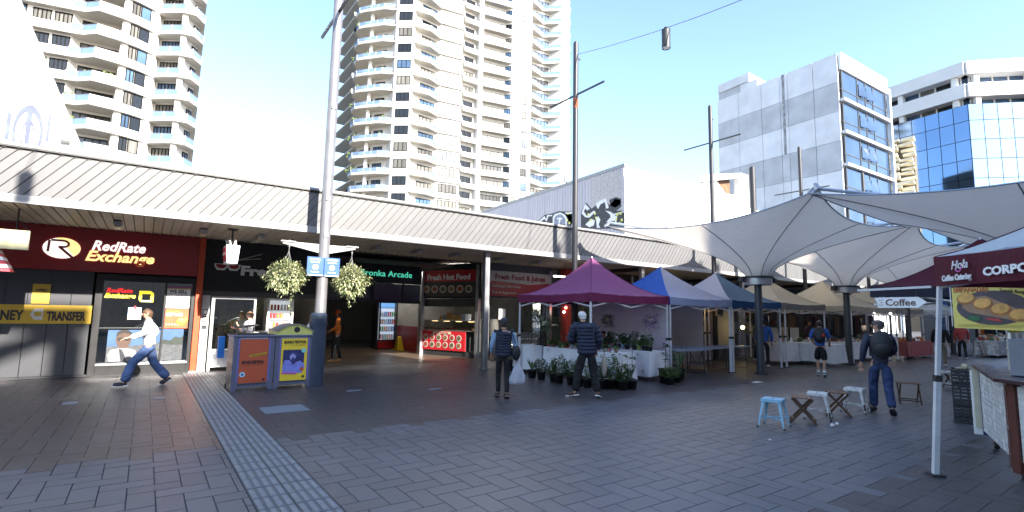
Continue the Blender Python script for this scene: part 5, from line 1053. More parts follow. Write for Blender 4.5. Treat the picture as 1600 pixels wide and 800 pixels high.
# ------------------------------------------------------------------ plants
greens = [mat('leaf_green_a', (.055, .10, .03), .5, var=.3, scale=20, rnd=.25), mat('leaf_green_b', (.09, .13, .035), .5, var=.3, scale=20, rnd=.25), mat('leaf_green_c', (.035, .07, .03), .45, var=.3, scale=20, rnd=.25), mat('leaf_dry', (.16, .12, .05), .6, var=.3, rnd=.2)]
potm = mat('black_pot', (.018, .018, .02), .5, var=.2)
def leaf(mb, base, d, L_, w_, droop=.3, mi=0):
    d = Vector(d).normalized(); s_ = d.cross(Vector((0, 0, 1))); s_ = Vector((1, 0, 0)) if s_.length < .1 else s_.normalized(); b = Vector(base)
    p1 = b + d * L_ * .5; p2 = b + d * L_ - Vector((0, 0, droop * L_)); mb.add([b, p1 - s_ * w_, p2, p1 + s_ * w_], [(0, 1, 2, 3)], mi)
def plant(x, y, h, r_, kind, label, pot=None, z=0, pr=.11, ph=.17, grp=None, name='potted_plant'):
    t = thing(name, label, 'plant', (x, y, z), group=grp); pot = pot or potm
    MB().lathe((0, 0, 0), [(0, 0), (pr * .8, 0), (pr, ph), (pr * 1.08, ph), (pr * 1.08, ph + .02), (pr * .92, ph + .02), (pr * .9, ph - .01), (0, ph - .01)], 14).build('pot', pot, t, local=True)
    m = MB()
    if kind == 'bush':
        for i in range(int(360 * r_ / .16)):
            a = random.uniform(0, 6.28); q = random.random() ** .5 * r_; zz = ph + h * random.uniform(.1, 1) * (1 - .5 * (q / r_) ** 2); leaf(m, (q * math.cos(a), q * math.sin(a), zz), (math.cos(a) + random.uniform(-.6, .6), math.sin(a) + random.uniform(-.6, .6), random.uniform(-.1, 1)), random.uniform(.05, .1), random.uniform(.012, .025), .3)
        for i in range(7): a = i; m.tube((0, 0, ph), (r_ * .6 * math.cos(a), r_ * .6 * math.sin(a), ph + h * .8), .005, .003, 5)
    elif kind == 'blade':
        for i in range(34):
            a = random.uniform(0, 6.28); l = h * random.uniform(.6, 1.1); leaf(m, (.02 * math.cos(a), .02 * math.sin(a), ph), (math.cos(a) * .5, math.sin(a) * .5, 1.2), l, random.uniform(.008, .016), random.uniform(0, .25))
    elif kind == 'broad':
        for i in range(22):
            a = random.uniform(0, 6.28); l = h * random.uniform(.35, 1); p = Vector((math.cos(a) * r_ * .6, math.sin(a) * r_ * .6, ph + l)); m.tube((0, 0, ph), p, .005, .003, 5); leaf(m, p, (math.cos(a), math.sin(a), .15), random.uniform(.10, .17), random.uniform(.03, .055), .5)
    elif kind == 'cactus':
        for i in range(4): a = i * 1.7; m.tube((.04 * math.cos(a), .04 * math.sin(a), ph), (.05 * math.cos(a), .05 * math.sin(a), ph + h * random.uniform(.6, 1)), .03, .022, 8)
    elif kind == 'stem':
        m.tube((0, 0, ph), (.02, 0, ph + h), .009, .006, 6)
        for i in range(46): a = random.uniform(0, 6.28); zz = ph + h * random.choice([1, 1, .95, .6, .4]) + random.uniform(-.05, .05); leaf(m, (.02, 0, zz), (math.cos(a), math.sin(a), random.uniform(-.1, .5)), random.uniform(.09, .16), random.uniform(.015, .03), .3)
    m.build('foliage', random.choice(greens[:3]) if kind != 'dry' else greens[3], t, local=True); return t
random.seed(17)
front = [(8.55, 11.0, .34, .15, 'blade', 'dark spiky plant, leftmost of the floor pots'), (8.5, 10.55, .30, .16, 'bush', 'bushy plant, second floor pot from the left'), (8.55, 10.1, .36, .13, 'cactus', 'dark columnar plant, third floor pot from the left'), (8.5, 9.85, .42, .22, 'bush', 'wide round green bush among the floor pots'),
         (8.55, 9.45, .34, .2, 'bush', 'dark leafy bush beside the wide green bush'), (8.5, 9.15, .44, .14, 'blade', 'striped upright plant left of the white haired man'), (8.6, 8.95, .3, .15, 'broad', 'broad leaved plant behind the white haired man'), (8.72, 8.6, .36, .18, 'bush', 'low bush between the legs of the white haired man'),
         (8.95, 8.55, .46, .24, 'bush', 'yellow-green mounded bush right of the white haired man'), (9.2, 8.5, .5, .14, 'broad', 'dark broad leaved plant at the near table corner'), (9.05, 8.25, .22, .12, 'bush', 'small round plant in front of the near table corner'), (9.35, 8.25, .72, .12, 'stem', 'thin single stemmed plant at the near table corner'), (9.5, 8.45, .4, .16, 'blade', 'spiky plant just behind the single stemmed plant')]
for x, y, h, r_, k, l in front: plant(x, y, h * 1.22, r_, k, l, grp='potted plants on the paving before the stall', pr=.12, ph=.19)
plant(10.95, 8.55, .62, .2, 'stem', 'tall leafy plant in a wide pot at the right corner of the stall', pr=.17, ph=.34); plant(10.85, 8.35, .3, .2, 'bush', 'dark low bush in front of the wide pot', pr=.13, ph=.16)
plant(11.75, 8.75, .75, .2, 'blade', 'tall feathery green grass plant beside the white tent leg', pr=.17, ph=.3); plant(11.35, 8.5, .18, .12, 'bush', 'small plant between the wide pot and the feathery grass', pr=.12, ph=.2)
pots_c = [mat('pink_pot', (.45, .12, .2), .4), mat('pale_blue_pot', (.35, .45, .6), .4), mat('lime_pot', (.3, .45, .12), .4), mat('terracotta_pot', (.35, .16, .1), .6), mat('cream_pot', (.5, .45, .35), .5), potm, potm]
kinds = ['blade', 'bush', 'broad', 'blade', 'stem']
def tag_pot(i, n, where):
    ordn = ['first', 'second', 'third', 'fourth', 'fifth', 'sixth', 'seventh', 'eighth', 'ninth', 'tenth', 'eleventh', 'twelfth', 'thirteenth', 'fourteenth', 'fifteenth', 'sixteenth']
    return '%s little plant from the %s %s' % (ordn[i], where, n)
for i in range(14):
    y = 10.65 - i * .13; plant(10.9 + random.uniform(-.03, .08), y, random.uniform(.2, .36), .09, kinds[i % 5], tag_pot(i, 'of the right hand clothed table', 'back'), pot=pots_c[[5, 5, 0, 5, 5, 1, 5, 5, 6, 5, 2, 5, 5, 5][i]], z=.77, pr=.055, ph=.10, grp='small plants on the right hand table')
for i in range(16):
    y = 11.4 - i * .165; plant(9.5 + random.uniform(-.05, .1), y, random.uniform(.08, .16), .06, ['cactus', 'bush', 'blade'][i % 3], tag_pot(i, 'of the near clothed table', 'back'), pot=pots_c[(i * 3) % 7], z=.77, pr=.042, ph=.075, grp='tiny plants on the near table')
flw = MB()
for i in range(5):
    c = (10.85, 10.9 - i * .4, 1.08 + .05 * (i % 2)); 
    for k in range(5): a = k * 1.256; flw.ball((c[0] - .02, c[1] + .022 * math.cos(a), c[2] + .022 * math.sin(a)), .014, 6, 4)
stuff(flw.build('white_blossoms', white)); bpy.data.objects['white_blossoms']['label'] = 'small white blossoms on the right hand plant table'; bpy.data.objects['white_blossoms']['category'] = 'flowers'
# hanging plants in the stall
def hanging(x, y, z, r_, label, ztop, m=None):
    t = thing('hanging_plant', label, 'plant', (x, y, z), group='plants hanging inside the pink tent'); MB().lathe((0, 0, -.12), [(0, 0), (.08, 0), (.11, .12)], 12).build('pot', pots_c[4], t, local=True)
    for k in range(3): a = k * 2.09; MB().tube((.1 * math.cos(a), .1 * math.sin(a), 0), (0, 0, ztop - z), .003, n=4).build('cord', white, t, local=True)
    b = MB()
    for i in range(200): a = random.uniform(0, 6.28); q = random.random() * r_; leaf(b, (q * math.cos(a), q * math.sin(a), random.uniform(-.25, .12) * (.4 + q / r_)), (math.cos(a), math.sin(a), random.uniform(-.8, .4)), .07, .018, .4)
    b.build('foliage', m or greens[0], t, local=True)
hanging(11.6, 11.2, 1.62, .2, 'yellow green hanging plant against the pale cloth wall', 2.1, greens[1]); hanging(11.5, 9.45, 1.62, .2, 'purple flowered hanging plant near the white tent leg', 2.1, mat('lilac_blossom', (.22, .14, .3), .6, var=.5, scale=30))
hanging(9.1, 11.6, 1.75, .14, 'small hanging plant at the left tent leg', 2.1); hanging(9.6, 11.9, 1.65, .18, 'round pale hanging plant left of the white haired man', 2.1, mat('pale_fern', (.14, .2, .13), .6, var=.3)); hanging(9.0, 11.0, 1.5, .1, 'narrow macrame hanging plant near the left tent leg', 2.1)
for i, (x, y, h, l) in enumerate(((8.95, 12.6, 1.1, 'tall dark leafy plant behind the left tent leg'), (10.1, 13.2, 1.6, 'tall bushy plant in front of the juice counter'), (11.1, 13.0, 1.5, 'tall dark foliage plant behind the stall vendor'))):
    plant(x, y, h, .35, 'bush', l, pr=.16, ph=.3)
plant(13.0, 13.4, 2.3, .6, 'bush', 'large dark tree fern top rising behind the pink tent', pr=.2, ph=.4)
# big flower baskets on the pole: dense balls of small pale leaves with trailing strands
fol = mat('pale_basket_leaf', (.11, .15, .055), .5, var=.35, scale=25); fol2 = mat('cream_basket_leaf', (.52, .52, .30), .5, var=.3, scale=25)
def basket(x, y, z, label, trails, seed):
    random.seed(seed); t = thing('hanging_basket', label, 'hanging basket', (x, y, z), group='flower baskets hung from the big pole')
    MB().lathe((0, 0, -.1), [(0, -.12), (.12, -.09), (.2, .0), (.23, .12)], 16).build('bowl', dark_m, t, local=True)
    for k in range(3): a = k * 2.09 + .5; MB().tube((.18 * math.cos(a), .18 * math.sin(a), .02), (0, 0, .52), .005, n=4).build('chain', trim_m, t, local=True)
    MB().tube((0, 0, .5), (0, 0, .78), .006, n=5).ball((0, 0, .62), .02, 8, 5).build('hook', trim_m, t, local=True)
    b = MB()
    for i in range(3600):
        v_ = Vector((random.gauss(0, 1), random.gauss(0, 1), random.gauss(0, 1))).normalized(); lump = 1 + .2 * math.sin(v_.x * 7 + seed) * math.cos(v_.z * 6) + .12 * math.sin(v_.y * 11)
        p = Vector((v_.x * .37, v_.y * .36, v_.z * .33 - .03)) * lump * random.uniform(.6, 1.06); leaf(b, p, v_ + Vector((random.uniform(-.7, .7), random.uniform(-.7, .7), random.uniform(-.7, .3))), random.uniform(.04, .085), random.uniform(.008, .016), random.uniform(0, .5), 1 if random.random() < .5 else 0)
    for (a, l) in trails:
        for i in range(int(l * 90)): q = i / (l * 90); r_ = .24 + .05 * math.sin(q * 9 + a); p = (r_ * math.cos(a) + random.uniform(-.02, .02), r_ * math.sin(a), -.12 - q * l); leaf(b, p, (random.uniform(-1, 1), random.uniform(-1, 1), random.uniform(-.6, .4)), .05, .012, .3, i % 2)
    b.build('foliage', [fol, fol2], t, local=True); return t
basket(2.50, 12.04, 2.45, 'left flower basket with one long trailing strand', [(-1.3, .82), (-2.4, .25), (-.4, .3)], 3)
basket(3.90, 12.04, 2.42, 'right flower basket with several short trailing strands', [(-1.9, .55), (-1.4, .45), (.1, .3), (-2.8, .3)], 8)

# ------------------------------------------------------------------ twin festival bins
by = -math.radians(2); binm = mat('blue_grey_bin_steel', (.13, .15, .22), .4, metal=.3, var=.1); binside = mat('bin_side_steel', (.26, .25, .24), .25, metal=.85, var=.1)
orange = mat('terracotta_poster', (.42, .085, .035), .55, var=.05); yposter = mat('yellow_poster', (.72, .55, .035), .55, var=.04); viol = mat('violet_dash', (.25, .18, .75), .5, var=0); lime = mat('lime_lid', (.52, .55, .16), .45, var=.08)
def litter(x, y, rz, label, pm_, yellow):
    t = thing('litter_bin', label, 'bin', (x, y, 0), rz, 'twin festival bins beside the pole'); W = .78; D = .72; Hh = 1.14
    MB().box((.02, .02, .1), (W - .02, D, Hh - .04)).build('body', binside, t, local=True)
    MB().prism([(0, 0, .0), (.06, 0, .0), (.14, 0, .08), (W - .14, 0, .08), (W - .06, 0, 0), (W, 0, 0), (W, 0, Hh - .04), (0, 0, Hh - .04)], (0, .03, 0)).build('door', binm, t, local=True, bevel=.006)
    MB().box((-.01, -.015, Hh - .04), (W + .01, D + .01, Hh)).build('rim', binm, t, local=True, bevel=.008)
    for a in ((.01, .03), (W - .04, .03), (.01, D - .04), (W - .04, D - .04)): MB().box((a[0], a[1], 0), (a[0] + .03, a[1] + .03, .1)).build('foot', dark_m, t, local=True)
    k = -.006; MB().box((.12, k, .17), (W - .12, 0, Hh - .085)).build('poster', pm_, t, local=True)
    dz = MB(); i = 0
    while .2 + i * .055 < Hh - .1: 
        z = .2 + i * .055; dz.box((.085, k, z), (.105, 0, z + .03)).box((W - .105, k, z), (W - .085, 0, z + .03)); i += 1
    stuff(dz.build('side_dashes', viol, t, local=True)); dz = MB()
    for i in range(11): x_ = .12 + i * .049; dz.box((x_, k, .125), (x_ + .026, 0, .16)); 
    stuff(dz.build('bottom_dashes', ink, t, local=True)); dz = MB()
    for i in range(11): x_ = .12 + i * .049; dz.box((x_, k, Hh - .078), (x_ + .026, 0, Hh - .06))
    stuff(dz.build('top_dashes', MATS['pale_lilac_sign'], t, local=True))
    if not yellow:
        text('BONDI FESTIVAL', .085, ink, t, (.17, -.010, .56), width=.42, bold=.004, depth=.002, local=True); text('3 - 19 JUL 2026', .045, mat('dull_print', (.2, .06, .04), .6, var=0), t, (.19, -.010, .515), width=.38, depth=.002, local=True)
        MB().prism([(.30, -.009, .69), (.63, -.009, .735), (.635, -.009, .785), (.305, -.009, .74)], (0, -.003, 0)).build('yellow_strip', yel, t, local=True); text('bondifestival.com.au', .034, ink, t, (.325, -.014, .708), right=(1, 0, .13), width=.28, depth=.001, local=True)
        disc((.19, -.009, .345), .052, 18, d=.003).build('roundel', mat('sky_roundel', (.3, .6, .8), .5, var=0), t, local=True) if False else None
        o = MB(); disc((.19, -.009, .345), .052, 18, d=.003, mb=o); o.build('roundel', mat('sky_roundel', (.45, .68, .82), .5, var=0), t, local=True); o = MB(); disc((.19, -.013, .345), .025, 12, d=.002, mb=o); o.build('roundel_mark', bs, t, local=True)
        MB().box((.57, -.010, .20), (.62, -.006, .25)).build('crest', ink, t, local=True)
        # raised open tray and stub hoods on top
        MB().box((.08, .1, Hh), (.70, .62, Hh + .02)).build('tray', dark_m, t, local=True)
        MB().prism([(.02, .1, Hh + .13), (.48, .1, Hh + .19), (.48, .1, Hh + .21), (.02, .1, Hh + .15)], (0, .45, 0)).build('hood', binside, t, local=True)
        for x_ in (.1, .4): MB().tube((x_, .3, Hh), (x_, .3, Hh + .16), .012, n=6).build('hood_post', binside, t, local=True)
    else:
        text('BONDI FESTIVAL', .085, ink, t, (.17, -.010, .955), width=.46, bold=.004, depth=.002, local=True); text('3 - 19 JUL 2026', .042, mat('olive_print', (.3, .25, .05), .6, var=0), t, (.18, -.010, .905), width=.42, depth=.002, local=True)
        MB().box((.16, -.009, .38), (.60, -.006, .82)).build('picture', mat('navy_print', (.025, .03, .12), .5, var=.4, scale=12), t, local=True)
        peri = mat('periwinkle_print', (.18, .22, .62), .5, var=.2, scale=9)
        MB().prism([(.16, -.011, .32), (.56, -.011, .32), (.62, -.011, .42), (.60, -.011, .52), (.52, -.011, .58), (.44, -.011, .56), (.38, -.011, .50), (.30, -.011, .60), (.20, -.011, .60), (.16, -.011, .50)], (0, -.002, 0)).build('shoulders_print', peri, t, local=True)
        o = MB(); disc((.36, -.014, .66), .06, 16, ry=.07, d=.002, mb=o); o.build('face_print', mat('lilac_print', (.3, .3, .6), .5, var=.3, scale=20), t, local=True)
        o = MB(); disc((.36, -.0125, .70), .085, 16, ry=.07, d=.001, mb=o); o.build('hair_print', mat('indigo_print', (.05, .06, .2), .5, var=.3, scale=20), t, local=True)
        o = MB(); disc((.37, -.0165, .615), .04, 12, ry=.045, d=.001, mb=o); o.build('beard_print', MATS['indigo_print'], t, local=True)
        o = MB(); disc((.58, -.014, .80), .05, 16, d=.003, mb=o); o.build('roundel', mat('aqua_roundel', (.2, .6, .6), .5, var=0), t, local=True); o = MB(); disc((.56, -.015, .40), .045, 14, d=.003, mb=o); o.build('roundel', mat('brick_roundel', (.45, .1, .05), .5, var=0), t, local=True)
        MB().prism([(.15, -.014, .315), (.45, -.014, .295), (.45, -.014, .335), (.15, -.014, .355)], (0, -.002, 0)).build('pink_strip', mat('pink_print', (.6, .15, .5), .5, var=0), t, local=True); text('bondifestival.com.au', .03, ink, t, (.17, -.018, .325), right=(1, 0, -.07), width=.26, depth=.001, local=True)
        MB().box((.57, -.010, .215), (.62, -.006, .265)).build('crest', ink, t, local=True)
        # arched lime lid with round mouth
        arc = [(.0 + W * i / 12, Hh + .02 + .20 * math.sin(math.pi * (i / 12) * .86 + .22)) for i in range(13)]
        MB().prism([(0, .0, Hh)] + [(a, .0, b) for a, b in arc] + [(W, .0, Hh)], (0, .66, 0)).build('lid', lime, t, local=True)
        c_ = MB(); 
        for (a, b), (c, d) in zip(arc, arc[1:]): c_.prism([(a, -.03, b), (c, -.03, d), (c, -.03, d + .018), (a, -.03, b + .018)], (0, .72, 0))
        c_.build('lid_rim', mat('grey_lid_rim', (.35, .36, .36), .4, metal=.5), t, local=True)
        o = MB(); disc((.42, -.004, Hh + .11), .062, 24, d=.004, mb=o); o.build('mouth', ink, t, local=True)
litter(1.535, 11.85, math.radians(3), 'left festival bin with a terracotta poster and open top', orange, False)
litter(2.33, 11.89, math.radians(3), 'right festival bin with a yellow poster and arched lime lid', yposter, True)
tag(MB().box((1.30, 12.25, .66), (1.42, 12.42, 1.1)).build('blue_leaflet_box', mat('bright_blue_plastic', (.02, .16, .5), .4), bevel=.01), 'bright blue box hung on the left side of the bins', 'box')

# ------------------------------------------------------------------ stools
skyb = mat('sky_blue_enamel', (.24, .47, .62), .4, var=.12, scale=12); wen = mat('chipped_white_enamel', (.60, .60, .58), .45, var=.25, scale=18); chip = mat('chipped_dark_metal', (.05, .04, .035), .6, var=.3); wood = mat('dark_stained_wood', (.085, .04, .022), .5, var=.3, scale=18); wood2 = mat('reddish_wood_top', (.16, .075, .045), .5, var=.3, scale=18)
def metal_stool(x, y, rz, label, m, chips):
    t = thing('metal_stool', label, 'stool', (x, y, 0), rz, 'pressed metal cafe stools'); h = .44; s = .15
    MB().box((-s, -s, h - .015), (s, s, h)).box((-s, -s, h - .05), (s, -s + .012, h - .015)).box((-s, s - .012, h - .05), (s, s, h - .015)).box((-s, -s + .012, h - .05), (-s + .012, s - .012, h - .015)).box((s - .012, -s + .012, h - .05), (s, s - .012, h - .015)).build('seat', m, t, local=True, bevel=.012)
    MB().box((-.035, -.012, h), (.035, .012, h + .002)).build('hand_slot', chip, t, local=True)
    for sx in (-1, 1):
        for sy in (-1, 1):
            b = MB(); a = Vector((sx * (s - .02), sy * (s - .02), h - .02)); c = Vector((sx * .19, sy * .19, .015)); w_ = .045
            b.add([a + Vector((-sx * w_, 0, 0)), a, a + Vector((0, -sy * w_, 0)), c + Vector((-sx * .018, 0, 0)), c, c + Vector((0, -sy * .018, 0)), a + Vector((-sx * w_, -sy * .006, 0)), a + Vector((-sx * .006, -sy * w_, 0)), c + Vector((-sx * .018, -sy * .006, 0)), c + Vector((-sx * .006, -sy * .018, 0))],
                  [(0, 1, 4, 3), (1, 2, 5, 4), (6, 8, 9, 7), (0, 3, 8, 6), (2, 7, 9, 5)]); b.build('leg', m, t, local=True)
            MB().tube((c.x, c.y, 0), (c.x, c.y, .03), .016, n=8).build('foot', chip, t, local=True)
            if chips: q = a.lerp(c, random.uniform(.5, .7)); q2 = a.lerp(c, random.uniform(.75, .95)); MB().bar(q, q2, .022, .022).build('chipped_paint', chip, t, local=True)
    MB().bar((-.17, -.17, .14), (.17, .17, .14), .012, .02).bar((-.17, .17, .15), (.17, -.17, .15), .012, .02).build('cross_brace', m, t, local=True)
random.seed(2)
metal_stool(8.18, 4.33, .25, 'sky blue metal stool, nearest of the stools', skyb, False); metal_stool(9.55, 4.28, .35, 'chipped white metal stool between two wooden folding stools', wen, True); metal_stool(10.85, 4.2, .15, 'white metal stool at the feet of the backpack man', wen, True)
metal_stool(16.7, 4.4, .4, 'far white metal stool just behind the white tent pole', wen, False); metal_stool(15.0, 2.6, .2, 'pale metal stool lying behind the black crates', wen, False); metal_stool(16.5, 2.2, .6, 'pale metal stool farthest behind the black crates', wen, False)
def folding_stool(x, y, rz, label):
    t = thing('folding_stool', label, 'stool', (x, y, 0), rz, 'dark wooden folding stools'); h = .42
    for i in range(5): yy = -.15 + i * .062; MB().box((-.2, yy, h - .015), (.2, yy + .055, h)).build('seat_slat', wood2, t, local=True)
    for s in (-1, 1):
        MB().bar((s * .175, -.15, h - .02), (s * .175, .19, 0.01), .022, .035).build('leg', wood, t, local=True); MB().bar((s * .15, .15, h - .02), (s * .15, -.19, 0.01), .022, .035).build('leg', wood, t, local=True)
    MB().bar((-.17, .15, .07), (.17, .15, .07), .03, .02).build('stretcher', wood, t, local=True); MB().bar((-.15, -.15, .07), (.15, -.15, .07), .03, .02).build('stretcher', wood, t, local=True)
folding_stool(8.95, 4.25, .45, 'dark wooden folding stool right behind the sky blue stool'); folding_stool(10.15, 4.22, .5, 'dark wooden folding stool between the two white stools'); folding_stool(13.05, 4.05, 2.0, 'dark wooden folding stool right of the backpack man'); folding_stool(17.1, 4.3, 1.2, 'far dark wooden folding stool beside the far white stool')
tiss = MB(); tiss.ball((9.05, 3.85, .025), .045, 7, 5, sc_=(1, .7, .6)).ball((9.1, 3.8, .05), .025, 6, 4); tag(tiss.build('crumpled_paper', white), 'crumpled white paper on the paving near the backpack man', 'litter')
tag(MB().box((7.25, 3.9, .002), (7.29, 3.93, .01)).build('paper_scrap', white), 'tiny white scrap on the paving near the blue stool', 'litter')
tag(MB().box((13.2, 7.4, .002), (13.5, 7.55, .008)).build('paper_scrap', white), 'flat white scrap on the paving before the beige tent', 'litter')
# ------------------------------------------------------------------ coffee tent, cart, banner and arrow
ca = R(46); e1 = Vector((-math.sin(ca), -math.cos(ca), 0))      # along the valance towards the viewer
e2 = Vector((math.cos(ca), -math.sin(ca), 0)); cc = Vector((7.25, 1.93, 0)) + (e1 + e2) * 1.5
ct = tent(cc.x, cc.y, 3.0, 'white coffee tent with maroon lettered valance at the right edge', [whitec] * 4, [maroon] * 4, rz=math.atan2(e2.y, e2.x), ze=2.42, za=3.35, drop=.33, grp=None, sag=1.3)
ct.pop('group', None)
Mc = Matrix.Translation(ct.location) @ Matrix.Rotation(ct.rotation_euler.z, 4, 'Z'); shift_ = Mc.inverted().to_3x3() @ Vector((.03, .19, 0))
for ch in ct.children:
    if ch.name.split('.')[0] in ('leg', 'foot', 'leg_lock'):
        c_ = Mc @ ch.data.vertices[0].co
        if (Vector((c_.x, c_.y)) - Vector((7.25, 1.93))).length < .3:
            for v in ch.data.vertices: v.co += shift_ * max(0, 1 - v.co.z / 2.4)
nv = -e2; vo = Vector((7.25, 1.93, 0)) + nv * .03; tr_ = Vector((0, 0, 1))
wl = mat('white_print', (.75, .75, .78), .6, var=0)
def vt(s, size, off, z, w_, **k): p = vo + e1 * off; text(s, size, wl, None, (p.x, p.y, z), right=e1, width=w_, **k)
_old = text
def vtext(s, size, off, z, w_, par, **k):
    p = vo + e1 * off; M_ = ct.matrix_world.copy(); me_o = text(s, size, wl, None, (p.x, p.y, z), right=e1, width=w_, depth=.004, **k)
    Mi = (Matrix.Translation(ct.location) @ Matrix.Rotation(ct.rotation_euler.z, 4, 'Z')).inverted(); me_o.data.transform(Mi); me_o.parent = ct
vtext('Hola', .13, .33, 2.25, .25, ct, shear=.3); vtext('Coffee Catering', .085, .17, 2.135, .46, ct, bold=.003); vtext('CORPORATE', .11, .80, 2.15, .95, ct, bold=.004)
def on_ct(mb, name, m, par=None):
    Mi = (Matrix.Translation(ct.location) @ Matrix.Rotation(ct.rotation_euler.z, 4, 'Z')).inverted(); o = mb.build(name, m); o.data.transform(Mi); o.parent = par or ct; return o
p = vo + e1 * .45 + nv * .004; b = MB(); 
for i in range(6): a = R(200 + i * 28); a2 = R(228 + i * 28); b.bar(p + e1 * .05 * math.cos(a) + tr_ * (2.27 + .05 * math.sin(a)), p + e1 * .05 * math.cos(a2) + tr_ * (2.27 + .05 * math.sin(a2)), .006, .01)
on_ct(b, 'cup_mark', MATS['pink_print'])
# maroon tent beside it
m2 = tent(12.65, 2.65, 3.0, 'dark maroon tent behind the coffee arrow', [maroon] * 4, [dnavy] * 4, rz=R(9.6), ze=2.32, za=3.25, drop=.2, legs=(1,), grp=None); m2.pop('group', None)
sw = MB(); random.seed(6)
for k in range(9):
    u = -1.2 + k * .28; y = -1.53
    sw.path([(u + .05 * i, y, 2.16 + .05 * math.sin(i * 1.9 + k)) for i in range(5)], .006, 4)
sw.build('valance_scribble', wl, m2, local=True)
# arrow sign
an = thing('coffee_arrow_sign', 'white arrow shaped coffee sign pointing right, hanging by the white pole', 'sign', (8.9, 2.85, 2.0))
A0 = Vector((8.55, 3.10, 0)); A1 = Vector((9.22, 2.60, 0)); A0, A1 = ux(1367, 470, 8.6), ux(1449, 470, 7.9); ad = Vector((A1.x - A0.x, A1.y - A0.y, 0)).normalized(); AL = Vector((A1.x - A0.x, A1.y - A0.y, 0)).length; aN = Vector((ad.y, -ad.x, 0)); aN = -aN if aN.dot(A0) > 0 else aN
AP = lambda s, z, o=0: Vector((A0.x, A0.y, 0)) + ad * s * AL + aN * o + Vector((0, 0, z))
zc_ = 1.985; MB().prism([AP(.06, zc_ - .085), AP(.84, zc_ - .085), AP(1, zc_), AP(.84, zc_ + .085), AP(0, zc_ + .085), AP(.06, zc_)], aN * .015).build('board', white, an)
o = text('Coffee', .15, mat('brown_print', (.12, .07, .06), .6, var=0), an, AP(.22, zc_ - .05, .018), right=ad, width=AL * .58, bold=.003, depth=.002)
for k in range(3): MB().bar(AP(.09 + .02 * (k % 2), zc_ - .04 + k * .04, .018), AP(.18, zc_ - .04 + k * .04, .018), .004, .008).build('stroke', MATS['brown_print'], an)
for s in (.2, .8): MB().tube(AP(s, zc_ + .08), AP(s, zc_ + .2), .003, n=4).build('cord', dark_m, an)
hb_ = MB().bar(AP(-.35, zc_ + .215), AP(1.08, zc_ + .235), .03, .035).build('hanging_bar', leg_m, an)
# empanada banner
bn = thing('food_banner', 'yellow banner with a photo of four golden empanadas', 'banner', (8.0, 1.9, 1.9))
q0 = ux(1487, 450, 6.45); q1 = ux(1610, 447, 5.75); bdv = Vector((q1.x - q0.x, q1.y - q0.y, 0)).normalized(); BLn = Vector((q1.x - q0.x, q1.y - q0.y, 0)).length * 1.12; bN = Vector((bdv.y, -bdv.x, 0)); bN = -bN if bN.dot(q0) > 0 else bN
zt_ = q0.z; zb_ = ux(1490, 512, 6.45).z; BP = lambda s, z, o=0: Vector((q0.x, q0.y, 0)) + bdv * s + bN * o + Vector((0, 0, z))
MB().prism([BP(0, zb_), BP(BLn, zb_ - .02), BP(BLn, zt_), BP(0, zt_)], bN * .006).build('sheet', mat('lemon_vinyl', (.74, .63, .16), .5, var=.06), bn)
def bdisc(s, z, a, b_, m, o, rot=0, name='print', n=26):
    c = BP(s, z, o); ex_ = bdv * math.cos(rot) + tr_ * math.sin(rot); ey = tr_ * math.cos(rot) - bdv * math.sin(rot); MB().prism([c + ex_ * a * math.cos(2 * math.pi * i / n) + ey * b_ * math.sin(2 * math.pi * i / n) for i in range(n)], bN * .003).build(name, m, bn)
zm = (zt_ + zb_) / 2 + .0; hz = zt_ - zb_; sm_ = BLn * .47
bdisc(sm_, zm, BLn * .42, hz * .41, mat('slate_print', (.07, .06, .075), .5, var=.3, scale=8), .008); 
MB().prism([BP(sm_ - .30, zm + .0, .012), BP(sm_ - .22, zm - .06, .012), BP(sm_ + .33, zm - .17, .012), BP(sm_ + .35, zm - .08, .012), BP(sm_ - .05, zm + .14, .012), BP(sm_ - .26, zm + .12, .012)], bN * .002).build('board_print', mat('wood_print', (.35, .22, .14), .6, var=.3, scale=10), bn)
emp = mat('golden_pastry_print', (.72, .40, .11), .5, var=.35, scale=14); rim_ = mat('browned_pastry_print', (.40, .17, .05), .5, var=.4, scale=20)
for k in range(4): s = sm_ - .25 + k * .165; z = zm + .115 - k * .065; bdisc(s, z - .006, .098, .072, rim_, .016, .2); bdisc(s, z + .006, .085, .058, emp, .020, .2)
bdisc(sm_ - .18, zm - .13, .07, .03, mat('herb_print', (.03, .14, .06), .6, var=.6, scale=30), .016); MB().prism([BP(sm_ - .08, zm - .12, .016), BP(sm_ + .06, zm - .13, .016), BP(sm_ + .09, zm - .165, .016), BP(sm_ - .04, zm - .145, .016)], bN * .002).build('print', mat('chilli_print', (.5, .03, .04), .5, var=0), bn)
text('EMPANADAS', .09, mat('rust_letters', (.45, .12, .03), .5, var=0), bn, BP(.02, zt_ - .058, .010), right=bdv, width=BLn * .42, bold=.004, depth=.002)
text('Spanish Recipe', .06, ink, bn, BP(BLn * .56, zt_ - .06, .010), right=bdv - tr_ * .15, width=BLn * .3, shear=.3, depth=.002)
for k in range(3): MB().bar(BP(.04, zb_ + .02 + k * .013, .010), BP(BLn - .03, zb_ + .02 + k * .013, .010), .003, .003).build('rule', MATS['olive_print'], bn)
MB().bar(BP(-.02, zb_ + .02), BP(-.02, zt_ + .05), .01, .01).build('cord', leg_m, bn)
bpole = ux(1581, 600, 6.75); tag(MB().tube((bpole.x, bpole.y, .95), (bpole.x, bpole.y, 2.1), .018, n=10).tube((bpole.x, bpole.y, 1.35), (bpole.x, bpole.y, 1.37), .026, n=10).build('banner_pole', mat('beige_pole', (.45, .42, .36), .4)), 'slim beige pole rising from the coffee cart', 'pole')
